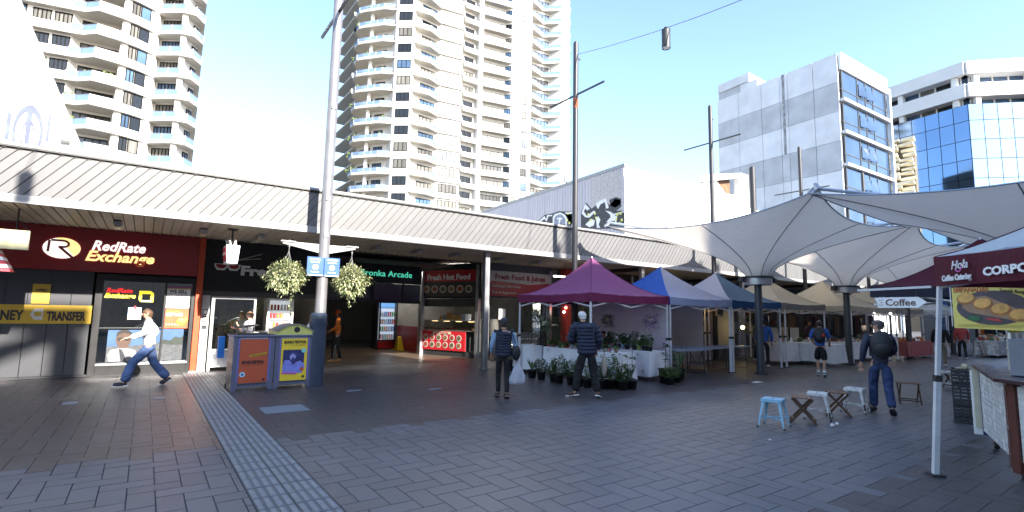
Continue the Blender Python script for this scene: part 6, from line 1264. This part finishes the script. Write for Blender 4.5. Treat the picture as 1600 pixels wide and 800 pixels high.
# cart
ctile = mat('white_gloss_tile', (.66, .68, .68), .25, var=.06, rnd=.04); cart = thing('coffee_cart', 'coffee cart with white tiled panels, brown posts and dark counter', 'cart', (8.3, 1.5, 0))
c0 = Vector((7.95, 1.53, 0)); cl_ = Vector((9.72, 2.17, 0)); cd = (cl_ - c0).normalized(); CL = (cl_ - c0).length; cN = Vector((-cd.y, cd.x, 0)); cd2 = Vector((-.62, -.78, 0)).normalized(); cN2 = Vector((cd2.y, -cd2.x, 0)); cN2 = -cN2 if cN2.dot(c0) > 0 else cN2
brown = mat('cart_brown_wood', (.11, .035, .025), .4, var=.2, scale=10, coat=.2)
def pnl(o_, d, n_, s0, s1, z0_, z1, t0, t1, m, name): return MB().prism([o_ + d * s0 + n_ * t0 + tr_ * z0_, o_ + d * s1 + n_ * t0 + tr_ * z0_, o_ + d * s1 + n_ * t0 + tr_ * z1, o_ + d * s0 + n_ * t0 + tr_ * z1], n_ * (t1 - t0)).build(name, m, cart)
for (o_, d, n_, L_) in ((c0, cd, cN, CL), (c0, cd2, cN2, 1.9)):
    pnl(o_, d, n_, .1, L_ - .02, .18, 1.0, -.03, -.005, leg_m, 'backing')
    nr = 12; nc = int(L_ / .16)
    for r_ in range(nr):
        for c in range(nc):
            s0 = .1 + (L_ - .14) * c / nc; z = .19 + .81 * r_ / nr; off = (.5 * (L_ - .14) / nc) if r_ % 2 else 0
            s1 = min(s0 + (L_ - .14) / nc, L_ - .03) + 0; pnl(o_, d, n_, s0 + .003, s1 - .003, z + .003, z + .81 / nr - .003, -.004, .004, ctile, 'tile')
pnl(c0, cd, cN, -.02, .10, .06, 1.03, -.06, .03, brown, 'corner_post'); pnl(c0, cd2, cN2, .0, .09, .06, 1.03, -.05, .03, brown, 'corner_post')
for z in (.06, .52, 1.0): pnl(c0, cd, cN, 0, .09, z, z + .03, .03, .036, alu, 'hinge')
top = [c0 - cd * .1 + cN * .08 + cN2 * .08, cl_ + cd * .25 + cN * .05, cl_ + cd * .25 - cN * .5, c0 + cd2 * 2.0 - cN2 * .6 + cd * .3, c0 + cd2 * 2.0 + cN2 * .08]
MB().prism([p_ + tr_ * 1.04 for p_ in top], tr_ * .045).build('counter_top', mat('dark_plum_counter', (.055, .028, .03), .28, var=.15, scale=6, coat=.3), cart, bevel=.006)
for s in (.12, CL - .2): w = c0 + cd * s - cN * .1; MB().tube(w + tr_ * .06 - cN * .02, w + tr_ * .06 + cN * .03, .06, n=14).build('wheel', dark_m, cart)
pnl(cl_, cd, cN, .02, .06, .12, 1.02, -.1, .0, mat('blue_cloth', (.03, .03, .14), .6), 'side_banner'); 
pnl(cl_, cd, cN, .12, .16, .2, 1.02, -.08, .06, mat('cream_panel', (.6, .55, .42), .5), 'folded_panel'); pnl(cl_, cd, cN, .17, .19, .1, 1.0, -.05, .08, white, 'folded_panel')
mc = thing('coffee_machine', 'grey steel coffee machine box on the cart counter', 'coffee machine', (8.6, 1.2, 1.09))
mb0 = ux(1580, 600, 6.0); M0 = Vector((mb0.x, mb0.y, 1.09)); MB().prism([M0, M0 + Vector((.1, -.5, 0)), M0 + Vector((.6, -.55, 0)), M0 + Vector((.5, -.03, 0))], tr_ * .42).build('body', mat('steel_machine', (.22, .24, .30), .35, metal=.3), mc, bevel=.01)
for k in range(4): q_ = M0 + Vector((.15 + k * .14, .0 - k * .03, .42)); MB().tube(q_, q_ + tr_ * .07, .04, n=10).build('cup_stack', alu, mc)
# crates
crm = mat('black_plastic_crate', (.02, .021, .028), .5, var=.1)
for k in range(3):
    t = thing('plastic_crate', ['black plastic crate at the bottom of the stack by the coffee cart', 'middle black plastic crate of the stack by the cart', 'topmost black plastic crate of the stack by the cart'][k], 'crate', (11.6, 2.75, k * .3), .25, 'black crates stacked behind the cart')
    W_, D_ = .62, .42; MB().box((-W_ / 2, -D_ / 2, 0), (W_ / 2, D_ / 2, .015)).build('base', crm, t, local=True)
    for r_ in range(5):
        z = .01 + r_ * .06; b = MB(); b.box((-W_ / 2, -D_ / 2, z), (W_ / 2, -D_ / 2 + .012, z + .035)).box((-W_ / 2, D_ / 2 - .012, z), (W_ / 2, D_ / 2, z + .035)).box((-W_ / 2, -D_ / 2 + .012, z), (-W_ / 2 + .012, D_ / 2 - .012, z + .035)).box((W_ / 2 - .012, -D_ / 2 + .012, z), (W_ / 2, D_ / 2 - .012, z + .035)); b.build('slat_ring', crm, t, local=True)
    b = MB()
    for i in range(7): x = -W_ / 2 + i * (W_ - .02) / 6; b.box((x, -D_ / 2 - .003, 0), (x + .02, -D_ / 2 + .001, .285)).box((x, D_ / 2 - .001, 0), (x + .02, D_ / 2 + .003, .285))
    for i in range(5): y = -D_ / 2 + i * (D_ - .02) / 4; b.box((-W_ / 2 - .003, y, 0), (-W_ / 2 + .001, y + .02, .285)).box((W_ / 2 - .001, y, 0), (W_ / 2 + .003, y + .02, .285))
    b.build('rib', crm, t, local=True)
tag(MB().box((11.35, 2.55, .905), (11.75, 2.85, .92)).ball((11.3, 2.7, .95), .05, 8, 6).build('crate_cloth', mat('yellow_white_cloth', (.5, .45, .3), .7)), 'pale cloth and small yellow thing on top of the black crates', 'cloth')
# ------------------------------------------------------------------ people
def skin(nodes, edges, root, sub=1):
    """continuous tapering surface grown over a skeleton: nodes name -> (point, rx, ry)"""
    names = list(nodes); idx = {n: i for i, n in enumerate(names)}
    me = bpy.data.meshes.new('s'); me.from_pydata([tuple(nodes[n][0]) for n in names], [(idx[a], idx[b]) for a, b in edges], [])
    o = bpy.data.objects.new('s', me); COL.objects.link(o); md = o.modifiers.new('k', 'SKIN'); md.branch_smoothing = .4
    for i, n in enumerate(names):
        sv = me.skin_vertices[0].data[i]; sv.radius = (nodes[n][1], nodes[n][2]); sv.use_root = n == root
    o.modifiers.new('u', 'SUBSURF').levels = sub
    me2 = bpy.data.meshes.new_from_object(o.evaluated_get(bpy.context.evaluated_depsgraph_get())); bpy.data.objects.remove(o)
    for p in me2.polygons: p.use_smooth = True
    return me2
V3 = Vector
SK = mat('skin', (.50, .28, .19), .55, var=.06); SKD = mat('tan_skin', (.30, .16, .10), .55, var=.06)
def cmat(t):
    k = dict(var=t[4] if len(t) > 4 else .12, scale=t[5] if len(t) > 5 else 9); return mat(t[0], t[1], t[2], bump=.9, bscale=7.5, **k)
def person(loc, rz, label, pose, outfit, scale=1.0):
    """pose in metres, facing +y: joints override a standing figure 1.75 m tall"""
    J = dict(hip=(0, 0, .93), waist=(0, .0, 1.06), chest=(0, .0, 1.28), neck=(0, .0, 1.47), head=(0, .02, 1.60), top=(0, .02, 1.73),
             shL=(-.18, 0, 1.42), shR=(.18, 0, 1.42), elL=(-.24, -.02, 1.14), elR=(.24, -.02, 1.14), wrL=(-.25, .06, .90), wrR=(.25, .06, .90),
             hiL=(-.09, 0, .90), hiR=(.09, 0, .90), knL=(-.10, .02, .50), knR=(.10, .02, .50), anL=(-.11, -.02, .09), anR=(.11, -.02, .09), toL=(-.13, .15, .03), toR=(.13, .15, .03))
    J.update(pose); J = {k: V3(v) for k, v in J.items()}; t = thing('person', label, 'person', loc, rz); t.scale = (scale,) * 3
    sk_m = outfit.get('skin', SK); N = {}; E_ = []
    def nd(n, p, r_, r2=None): N[n] = (p, r_, r2 or r_)
    nd('hip', J['hip'], .11, .08); nd('waist', J['waist'], .10, .075); nd('chest', J['chest'], .12, .085); nd('neckb', J['neck'] - V3((0, 0, .03)), .07, .06); 
    hd = (J['top'] - J['neck']).normalized(); fwd = V3((math.sin(outfit.get('turn', 0)), math.cos(outfit.get('turn', 0)), 0))
    nd('neck', J['neck'] + hd * .03, .052); nd('jaw', J['head'] - hd * .065 + fwd * .02, .062, .068); nd('face', J['head'] + fwd * .008, .076, .09); nd('crown', J['head'] + hd * .065 - fwd * .005, .072, .085); nd('top', J['top'] - hd * .02, .035, .045)
    E_ += [('hip', 'waist'), ('waist', 'chest'), ('chest', 'neckb'), ('neckb', 'neck'), ('neck', 'jaw'), ('jaw', 'face'), ('face', 'crown'), ('crown', 'top')]
    for s in 'LR':
        sg = -1 if s == 'L' else 1
        nd('sh' + s, J['sh' + s], .058); nd('el' + s, J['el' + s], .042); nd('wr' + s, J['wr' + s], .028)
        d = (J['wr' + s] - J['el' + s]).normalized(); side = d.cross(V3((0, 1, 0)) if abs(d.y) < .8 else V3((0, 0, 1))).normalized(); n_ = d.cross(side)
        pm_ = J['wr' + s] + d * .05; nd('pa' + s, pm_, .020, .032); E_ += [('chest', 'sh' + s), ('sh' + s, 'el' + s), ('el' + s, 'wr' + s), ('wr' + s, 'pa' + s)]
        for k, (o, l) in enumerate(((-.028, .075), (-.010, .085), (.010, .08), (.027, .062))):
            q = pm_ + side * o + d * .035; nd('f%d%s' % (k, s), q, .010); nd('g%d%s' % (k, s), q + d * l * .5 + n_ * .008, .009); nd('h%d%s' % (k, s), q + d * l * .8 + n_ * .03, .007)
            E_ += [('pa' + s, 'f%d%s' % (k, s)), ('f%d%s' % (k, s), 'g%d%s' % (k, s)), ('g%d%s' % (k, s), 'h%d%s' % (k, s))]
        nd('th' + s, J['wr' + s] + d * .03 - side * .03, .011); nd('ti' + s, J['wr' + s] + d * .08 - side * .05, .009); E_ += [('wr' + s, 'th' + s), ('th' + s, 'ti' + s)]
        nd('hi' + s, J['hi' + s], .07); nd('kn' + s, J['kn' + s], .046); nd('ca' + s, J['kn' + s].lerp(J['an' + s], .35) - V3((0, .01, 0)), .043); nd('an' + s, J['an' + s], .035); nd('to' + s, J['to' + s], .03, .022)
        E_ += [('hip', 'hi' + s), ('hi' + s, 'kn' + s), ('kn' + s, 'ca' + s), ('ca' + s, 'an' + s), ('an' + s, 'to' + s)]
    me = skin(N, E_, 'hip', 1); me.materials.clear(); me.materials.append(sk_m); body = inst('body', me, t)
    # face
    f_ = MB(); sd = V3((fwd.y, -fwd.x, 0)); H_ = J['head']
    MB().ball(H_ + fwd * .098 - hd * .012, .016, 8, 6, sc_=(.8, 1, 1.4)).build('nose', sk_m, t, local=True)
    for s in (-1, 1):
        MB().ball(H_ + fwd * .083 + sd * s * .032 + hd * .015, .010, 8, 6).build('eye', mat('eye_dark', (.03, .02, .02), .3, var=0), t, local=True); MB().ball(H_ + sd * s * .078 - hd * .005, .022, 8, 6, sc_=(.5, .7, 1.2)).build('ear', sk_m, t, local=True)
    MB().bar(H_ + fwd * .085 - hd * .05 - sd * .022, H_ + fwd * .085 - hd * .05 + sd * .022, .01, .008).build('mouth', mat('lip', (.35, .12, .1), .5, var=0), t, local=True)
    # hair as a shell of the skull, longer at the back
    hm = mat(*outfit['hair']) ; hb2 = MB(); L_ = outfit.get('hairlen', .02)
    def hairf(u, v):
        a = u * 6.283; tt_ = max(0, min(1, (.45 - math.cos(a)) / .6)); zt = 1 - v * (1.08 + (.92 + L_ * 4) * tt_); rr = math.sqrt(max(0, 1 - min(1, zt * zt))) if zt > -.2 else .98 - .22 * min(1, (-.2 - zt) / .8)
        o = fwd * math.cos(a) * .098 * rr + sd * math.sin(a) * .083 * rr; n2 = 1 + .035 * math.sin(a * 9 + v * 11); return tuple(H_ + hd * (.020 + .086 * zt) + o * n2 - fwd * .006)
    hb2.grid(hairf, 28, 12); hb2.build('hair', hm, t, local=True)
    if 'cap' in outfit:
        c_ = MB(); c_.ball(H_ + hd * .045, .108, 16, 8, sc_=(.9, 1, .8)); 
        if outfit.get('brim', True): c_.prism([H_ + fwd * .08 + hd * .045 + sd * .07, H_ + fwd * .17 + hd * .03 + sd * .045, H_ + fwd * .17 + hd * .03 - sd * .045, H_ + fwd * .08 + hd * .045 - sd * .07], hd * .01)
        c_.build('cap', mat(*outfit['cap']), t, local=True)
    if 'mask' in outfit: MB().ball(H_ + fwd * .06 - hd * .045, .055, 10, 7, sc_=(1, .9, .8)).build('mask', mat(*outfit['mask']), t, local=True)
    # clothes
    b_ = outfit.get('bulk', .02); tm = cmat(outfit['top']); hem = outfit.get('hem', .0)
    N = {'hem': (J['hip'] - V3((0, 0, .02 + hem)), .15 + b_, .115 + b_), 'waist': (J['waist'], .13 + b_, .10 + b_), 'chest': (J['chest'], .155 + b_, .115 + b_), 'col': (J['neck'] - V3((0, 0, .035)), .085 + b_ * .5, .075 + b_ * .5), 'cl2': (J['neck'] + V3((0, 0, .012)), .062 + b_ * .4, .062 + b_ * .4)}
    E_ = [('hem', 'waist'), ('waist', 'chest'), ('chest', 'col'), ('col', 'cl2')]
    for s in 'LR':
        N['sh' + s] = (J['sh' + s], .072 + b_ * .7, .072 + b_ * .7); N['el' + s] = (J['el' + s] if outfit.get('sleeve', 1) >= 0 else J['sh' + s].lerp(J['el' + s], .12), .055 + b_ * .6, .055 + b_ * .6); E_ += [('chest', 'sh' + s), ('sh' + s, 'el' + s)]
        if outfit.get('sleeve', 1) == 1: N['wr' + s] = (J['el' + s].lerp(J['wr' + s], .93), .040 + b_ * .4, .040 + b_ * .4); E_.append(('el' + s, 'wr' + s))
    me = skin(N, E_, 'waist', 2); me.materials.clear(); me.materials.append(tm); top = inst(outfit.get('topname', 'jacket'), me, t)
    if 'quilt' in outfit:      # stitched rings round a puffer jacket
        qm = cmat(outfit['quilt']); q = MB(); n_ = 8
        for k in range(n_):
            u = k / (n_ - 1); c = (J['hip'] - V3((0, 0, hem))).lerp(J['chest'] + V3((0, 0, .08)), u); rx, ry = (.150 + .02 * (1 - u)) + b_ * .9, .118 + b_ * .9
            q.ball(c, 1, 24, 8, sc_=(rx * .98, ry * .98, .075))
        q.build('quilted_baffle', qm, t, local=True)
        for s in 'LR':
            q = MB()
            for k in range(1, 7): a = J['sh' + s].lerp(J['el' + s], k / 4) if k < 4 else J['el' + s].lerp(J['wr' + s], (k - 4) / 3.2); d = (J['el' + s] - J['sh' + s]) if k < 4 else (J['wr' + s] - J['el' + s]); q.ball(a, .066 + b_ * .65, 12, 7, sc_=(1, 1, .62), rot=d.normalized().to_track_quat('Z', 'Y').to_matrix())
            if outfit.get('quilt_arms'): q.build('quilted_sleeve', qm, t, local=True)
    if 'sleeves' in outfit:
        for s in 'LR':
            q = skin({'a': (J['sh' + s], .078, .078), 'b': (J['el' + s], .062, .062), 'c': (J['el' + s].lerp(J['wr' + s], .9), .048, .048)}, [('a', 'b'), ('b', 'c')], 'a', 2); q.materials.clear(); q.materials.append(cmat(outfit['sleeves'])); inst('sleeve', q, t)
    lw_ = outfit.get('legw', .0); N = {'w': (J['hip'] + V3((0, 0, .05)), .135, .108), 'hip': (J['hip'] - V3((0, 0, .03)), .145 + lw_ * .5, .115 + lw_ * .5)}; E_ = [('w', 'hip')]; short = outfit.get('shorts', False)
    for s in 'LR':
        N['hi' + s] = (J['hi' + s] - V3((0, 0, .04)), .095 + lw_, .095 + lw_); E_.append(('hip', 'hi' + s))
        N['kn' + s] = (J['kn' + s] + (V3((0, 0, .0)) if not short else V3((0, 0, -.02))), (.066 if not short else .085) + lw_, (.066 if not short else .085) + lw_); E_.append(('hi' + s, 'kn' + s))
        if not short: N['an' + s] = (J['an' + s].lerp(J['kn' + s], .02), .050 + outfit.get('flare', lw_), .055 + outfit.get('flare', lw_)); E_.append(('kn' + s, 'an' + s))
    me = skin(N, E_, 'hip', 2); me.materials.clear(); me.materials.append(cmat(outfit['legs'])); inst('trousers' if not short else 'shorts', me, t)
    for s in 'LR':
        a, o = J['an' + s], J['to' + s]; d = (o - a); d = d.normalized() if d.length else V3((0, 1, 0)); N = {'h': (a - d * .04 - V3((0, 0, .03)), .050, .048), 'm': (a.lerp(o, .45) - V3((0, 0, .012)), .058, .05), 't': (o + d * .02 + V3((0, 0, .012)), .054, .042), 'c': (a + V3((0, 0, .0)), .054, .054)}
        q = skin(N, [('c', 'h'), ('h', 'm'), ('m', 't')], 'm', 2); q.materials.clear(); q.materials.append(mat(*outfit['shoes'])); sh_ = inst('shoe', q, t)
        if 'sole' in outfit: MB().bar(a - d * .07 - V3((0, 0, .062)), o + d * .04 - V3((0, 0, .018)), .085, .022).build('sole', mat(*outfit['sole']), t, local=True)
        if 'socks' in outfit: MB().tube(a, a + (J['kn' + s] - a) * .22, .046, .05, 12).build('sock', mat(*outfit['socks']), t, local=True)
    if 'pack' in outfit:
        c = J['waist'].lerp(J['neck'], .48) - V3((0, .20, 0)); 
        MB().ball(c, 1, 20, 14, sc_=(.165, .115, .245)).build('backpack', mat(*outfit['pack']), t, local=True); MB().ball(c - V3((0, .07, .06)), 1, 16, 10, sc_=(.12, .06, .12)).build('backpack_pocket', mat(*outfit['pack']), t, local=True)
        for s in (-1, 1): MB().path([c + V3((s * .1, .06, .2)), J['neck'] + V3((s * .11, -.02, .0)), J['chest'] + V3((s * .12, .14, .03)), J['waist'] + V3((s * .13, .08, -.02))], .018, 6).build('strap', mat(*outfit['pack']), t, local=True)
    return t
NAVY = ('navy_down', (.011, .017, .036), .75); NAVYQ = ('navy_down_baffle', (.014, .021, .045), .75); BLK = ('black_cloth', (.007, .007, .009), .8); DENIM = ('denim', (.07, .12, .26), .85, 0, .25, 14); DHAIR = ('dark_hair', (.025, .016, .012), .6)
# walker heading left
person((.12, 13.62, 0), R(93), 'person in white sweatshirt and wide blue jeans striding left past the exchange shop',
       dict(hip=(0, -.03, .90), hiL=(-.08, -.03, .87), hiR=(.08, -.03, .87), knL=(-.09, .26, .50), anL=(-.10, .36, .10), toL=(-.10, .53, .07), knR=(.09, -.14, .49), anR=(.10, -.44, .13), toR=(.10, -.30, .03),
            elL=(-.25, .10, 1.14), wrL=(-.22, .36, 1.06), elR=(.22, -.16, 1.16), wrR=(.24, -.02, .98), neck=(0, .02, 1.43), head=(0, .06, 1.565), top=(0, .06, 1.69), shL=(-.17, .02, 1.38), shR=(.17, .02, 1.38), chest=(0, .01, 1.24), waist=(0, -.01, 1.03)),
       dict(hair=('brown_hair', (.10, .055, .03), .6), top=('white_sweatshirt', (.72, .72, .74), .8, 0, .04), topname='sweatshirt', bulk=.035, legs=DENIM, legw=.025, flare=.055, shoes=('black_canvas', (.02, .02, .03), .6), sole=('white_rubber', (.7, .7, .7), .6), hairlen=.0), .98)
# person with puffer vest, seen from behind, white bag
p2 = person((6.0, 8.68, 0), R(-28), 'person in navy puffer vest and black leggings walking away with a white plastic bag',
       dict(anL=(-.09, .10, .09), toL=(-.10, .27, .03), knL=(-.09, .12, .48), anR=(.08, -.12, .10), toR=(.09, .03, .03), knR=(.08, .0, .48), elL=(-.25, .0, 1.13), wrL=(-.24, .14, .93), elR=(.26, -.02, 1.13), wrR=(.29, .02, .88), head=(0, .04, 1.59), top=(0, .04, 1.71)),
       dict(hair=DHAIR, cap=('dark_cap', (.02, .02, .03), .7), brim=False, top=NAVY, topname='puffer_vest', quilt=NAVYQ, bulk=.03, sleeve=-1, sleeves=('light_blue_cotton', (.22, .34, .50), .8), legs=BLK, legw=-.004, flare=.0, shoes=('dark_shoes', (.03, .025, .025), .6), sole=('tan_sole', (.2, .15, .1), .6)), .93)
wrp = Vector((6.0, 8.68, 0)) + Matrix.Rotation(R(-28), 3, 'Z') @ Vector((.29, .02, .84)) * .93
bg_ = thing('plastic_bag', 'white plastic carrier bag held by the person in the puffer vest', 'bag', (wrp.x, wrp.y, 0))
b = MB(); random.seed(13)
def bagf(u, v):
    a = u * 6.283; rr = (.025 + .155 * math.sin(min(1, v * 1.15) * 1.57) ** 1.3) * (1 if v < .93 else .8) * (1 + .10 * math.sin(a * 5 + v * 6) + .05 * math.sin(a * 11 - v * 9)); return (wrp.x + .03 + rr * math.cos(a) * 1.0, wrp.y + rr * .5 * math.sin(a), wrp.z - .05 - .46 * v)
b.grid(bagf, 36, 14); b.build('sack', cloth('bag_plastic', (.62, .66, .72), .4), bg_); b = MB()
for s in (-1, 1): b.path([(wrp.x, wrp.y, wrp.z + .01), (wrp.x + s * .03, wrp.y, wrp.z - .08)], .008, 5)
b.build('handle', MATS['bag_plastic'], bg_)
sb_ = thing('shoulder_bag', 'dark shoulder bag hanging at the hip of the person in the puffer vest', 'bag', (6.25, 8.55, .8)); q = Vector((6.21, 8.53, .90)); MB().ball(q, 1, 16, 10, sc_=(.10, .08, .16)).build('pouch', mat('bag_black', (.015, .015, .02), .6), sb_)
MB().path([q + Vector((0, 0, .13)), q + Vector((-.12, -.06, .34)), q + Vector((-.28, -.08, .52))], .010, 5).build('strap', mat('bag_black', (.015, .015, .02), .6), sb_)
# white haired man at the plants
person((7.62, 7.95, 0), R(-30), 'white haired man in navy puffer jacket and black trousers leaning towards the plants',
       dict(hip=(0, -.03, .97), waist=(0, 0, 1.10), chest=(-.02, .07, 1.32), neck=(-.04, .14, 1.51), head=(-.05, .19, 1.635), top=(-.06, .22, 1.755), shL=(-.22, .10, 1.45), shR=(.18, .10, 1.45), elL=(-.30, .14, 1.17), wrL=(-.20, .36, 1.10), elR=(.27, .05, 1.16), wrR=(.25, .16, .93),
            hiL=(-.10, -.03, .93), hiR=(.10, -.03, .93), knL=(-.17, .02, .50), anL=(-.24, -.03, .09), toL=(-.36, .10, .03), knR=(.13, -.02, .50), anR=(.20, -.12, .09), toR=(.27, .02, .03)),
       dict(hair=('white_hair', (.62, .62, .62), .7), top=NAVY, quilt=NAVYQ, quilt_arms=True, bulk=.05, hem=.07, legs=BLK, legw=.026, flare=.032, shoes=('brown_shoe', (.05, .025, .02), .5), sole=('white_rubber', (.7, .7, .7), .6), hairlen=.01), 1.02)
tb = thing('cloth_bag', 'beige cloth tote bag hanging beside the white haired man', 'bag', (7.98, 7.83, .6)); c = Vector((7.98, 7.80, .62)); 
MB().ball(c, 1, 16, 10, sc_=(.07, .05, .22)).build('sack', mat('beige_calico', (.34, .30, .24), .8), tb); MB().path([c + Vector((0, 0, .2)), c + Vector((0, .0, .42))], .008, 5).build('handle', MATS['black_cloth'], tb)
# backpacker in shorts
person((16.5, 7.25, 0), R(-70), 'person in black shorts and white socks walking away with a dark backpack',
       dict(anL=(-.09, .14, .10), toL=(-.10, .30, .05), knL=(-.09, .14, .50), anR=(.09, -.16, .12), toR=(.09, -.02, .03), knR=(.09, -.02, .49), elL=(-.25, .08, 1.14), wrL=(-.20, .28, 1.02), elR=(.25, .02, 1.14), wrR=(.24, .2, 1.0)),
       dict(hair=DHAIR, top=('blue_tee', (.03, .10, .35), .8), topname='tee_shirt', bulk=.02, sleeve=0, legs=BLK, shorts=True, legw=.015, shoes=('black_canvas', (.02, .02, .03), .6), sole=('white_rubber', (.7, .7, .7), .6), socks=('white_sock', (.6, .6, .6), .8), pack=('black_pack', (.018, .018, .022), .6)), .97)
tag(MB().ball((16.28, 7.05, 1.22), .05, 8, 6, sc_=(1, .6, 1.2)).build('red_pouch', mat('red_cloth', (.5, .05, .03), .6)), 'small bright red pouch on the backpack of the person in shorts', 'pouch')
# navy jacket man with backpack
person((11.0, 3.82, 0), R(-62), 'man in navy jacket and jeans striding away with a black backpack, face turned left',
       dict(hip=(.0, 0, .95), anL=(-.10, .22, .09), toL=(-.14, .38, .03), knL=(-.10, .16, .50), anR=(.10, -.26, .14), toR=(.14, -.12, .03), knR=(.09, -.06, .49), elL=(-.25, -.06, 1.15), wrL=(-.28, .02, .90), elR=(.23, .06, 1.15), wrR=(.18, .28, 1.04), hiL=(-.10, 0, .92), hiR=(.10, 0, .92)),
       dict(hair=('greying_hair', (.06, .055, .055), .6), turn=-1.25, top=('navy_shell', (.013, .02, .048), .6), bulk=.014, hem=.10, legs=('dark_denim', (.022, .042, .115), .85, 0, .2, 14), legw=.012, flare=.018, shoes=('black_boot', (.012, .012, .014), .5), pack=('black_pack', (.018, .018, .022), .6)), 1.0)
gh = Vector((11.0, 3.82, 0)) + Matrix.Rotation(R(-62), 3, 'Z') @ Vector((0, .02, 1.60)); tag(MB().path([gh + Vector((-.07, .05, .02)), gh + Vector((-.03, .10, .02))], .004, 5).build('glasses', dark_m), 'thin dark glasses on the face of the man in the navy jacket', 'glasses')
tag(MB().ball((10.78, 3.66, 1.22), .018, 8, 6, sc_=(1.3, 1, .6)).build('badge', white), 'tiny white badge on the black backpack', 'badge')
# people in and around the arcade
person((5.2, 17.1, 0), R(75), 'person in orange top and orange cap standing inside the arcade entrance',
       dict(anL=(-.16, .10, .09), toL=(-.17, .27, .03), knL=(-.12, .1, .5), knR=(.09, -.06, .5), anR=(.08, -.14, .09), toR=(.08, .02, .03), elL=(-.25, .04, 1.14), wrL=(-.22, .25, 1.03), elR=(.25, .02, 1.14), wrR=(.24, .2, 1.0)),
       dict(skin=SKD, hair=DHAIR, cap=('orange_cap', (.55, .10, .01), .7), top=('orange_cotton', (.60, .16, .02), .8), topname='hoodie', bulk=.02, legs=BLK, legw=.005, shoes=('tan_boot', (.30, .17, .06), .7)), .98)
tag(MB().bar((5.06, 16.93, .15), (5.16, 16.99, .86), .006, .035).build('trouser_stripe', white), 'white stripe down the trousers of the person in orange', 'stripe')
person((3.66, 13.75, 0), R(120), 'person in bright white shirt half hidden behind the big pole', dict(elL=(-.27, .1, 1.16), wrL=(-.15, .33, 1.2), elR=(.28, .08, 1.18), wrR=(.2, .3, 1.22)),
       dict(hair=DHAIR, top=('white_shirt', (.75, .75, .75), .8), topname='shirt', bulk=.03, legs=BLK, shoes=('dark_shoes', (.03, .025, .025), .6)), .97)
person((2.33, 15.3, 0), R(60), 'person with bare shoulders and tied hair waiting at the noodle counter behind the bins', dict(elL=(-.22, .12, 1.14), wrL=(-.10, .28, 1.3), elR=(.23, .08, 1.14), wrR=(.12, .28, 1.2)),
       dict(hair=('light_brown_hair', (.22, .12, .06), .6), skin=mat('fair_skin', (.62, .38, .28), .55, var=.05), top=('grey_white_vest', (.55, .55, .58), .8), topname='vest', bulk=.005, sleeve=0, legs=DENIM, shoes=('dark_shoes', (.03, .025, .025), .6)), .94)
person((11.42, 11.22, -.28), R(140), 'stall vendor with dark hair sitting behind the plants under the pink tent', dict(hip=(0, -.2, .8), waist=(0, -.1, .92), chest=(0, 0, 1.10), neck=(0, .06, 1.28), head=(0, .12, 1.40), top=(0, .14, 1.52), shL=(-.18, .04, 1.23), shR=(.18, .04, 1.23), elL=(-.24, .16, 1.0), wrL=(-.1, .3, 1.12), elR=(.24, .16, 1.0), wrR=(.1, .3, 1.12), hiL=(-.1, -.15, .78), hiR=(.1, -.15, .78), knL=(-.12, .25, .80), knR=(.12, .25, .80), anL=(-.12, .3, .38), anR=(.12, .3, .38), toL=(-.12, .45, .32), toR=(.12, .45, .32)),
       dict(hair=DHAIR, skin=SKD, top=('plum_jumper', (.07, .035, .05), .8), topname='jumper', legs=BLK, shoes=('dark_shoes', (.03, .025, .025), .6)))
tag(MB().box((11.3, 11.3, 0), (11.7, 11.65, .42)).box((11.3, 11.63, .42), (11.7, 11.67, .8)).build('vendor_seat', dark_m), 'plain dark seat under the stall vendor', 'seat')
# distant figures
far = [((24.5, 6.5, 0), -80, 'dark dressed person standing behind the backpack man, beyond the coffee arrow', BLK, ('khaki_trousers', (.16, .14, .10), .8)), ((17.5, 9.5, 0), -60, 'person in blue shirt browsing at the beige tent table', ('blue_tee', (.03, .10, .35), .8), BLK),
       ((19.8, 11.0, 0), 170, 'stallholder with dark hair behind the long white table', ('cl_grey', (.12, .12, .13), .7), BLK), ((23.2, 10.6, 0), 160, 'stallholder in plum top under the second beige tent', ('plum_jumper', (.07, .035, .05), .8), BLK),
       ((30.0, 7.2, 0), -60, 'person in red top by the rose clothed stall', ('dull_red_top', (.35, .05, .05), .8), BLK), ((46, 6.0, 0), -90, 'far person in white and dark clothes right of the food banner pole', ('white_shirt', (.75, .75, .75), .8), BLK), ((39.5, 5.5, 0), -90, 'far person in dark clothes below the food banner', BLK, DENIM), ((44, 8.0, 0), 120, 'far person in yellow standing among the stalls', ('yellow_top', (.6, .45, .03), .8), BLK)]
for loc, a, l, tp, lg_ in far: person(loc, R(a), l, dict(anL=(-.1, .08, .09), toL=(-.1, .24, .03), anR=(.1, -.08, .09), toR=(.1, .08, .03)), dict(hair=DHAIR, top=tp, legs=lg_, shoes=('white_trainer', (.6, .6, .6), .6)), .96)
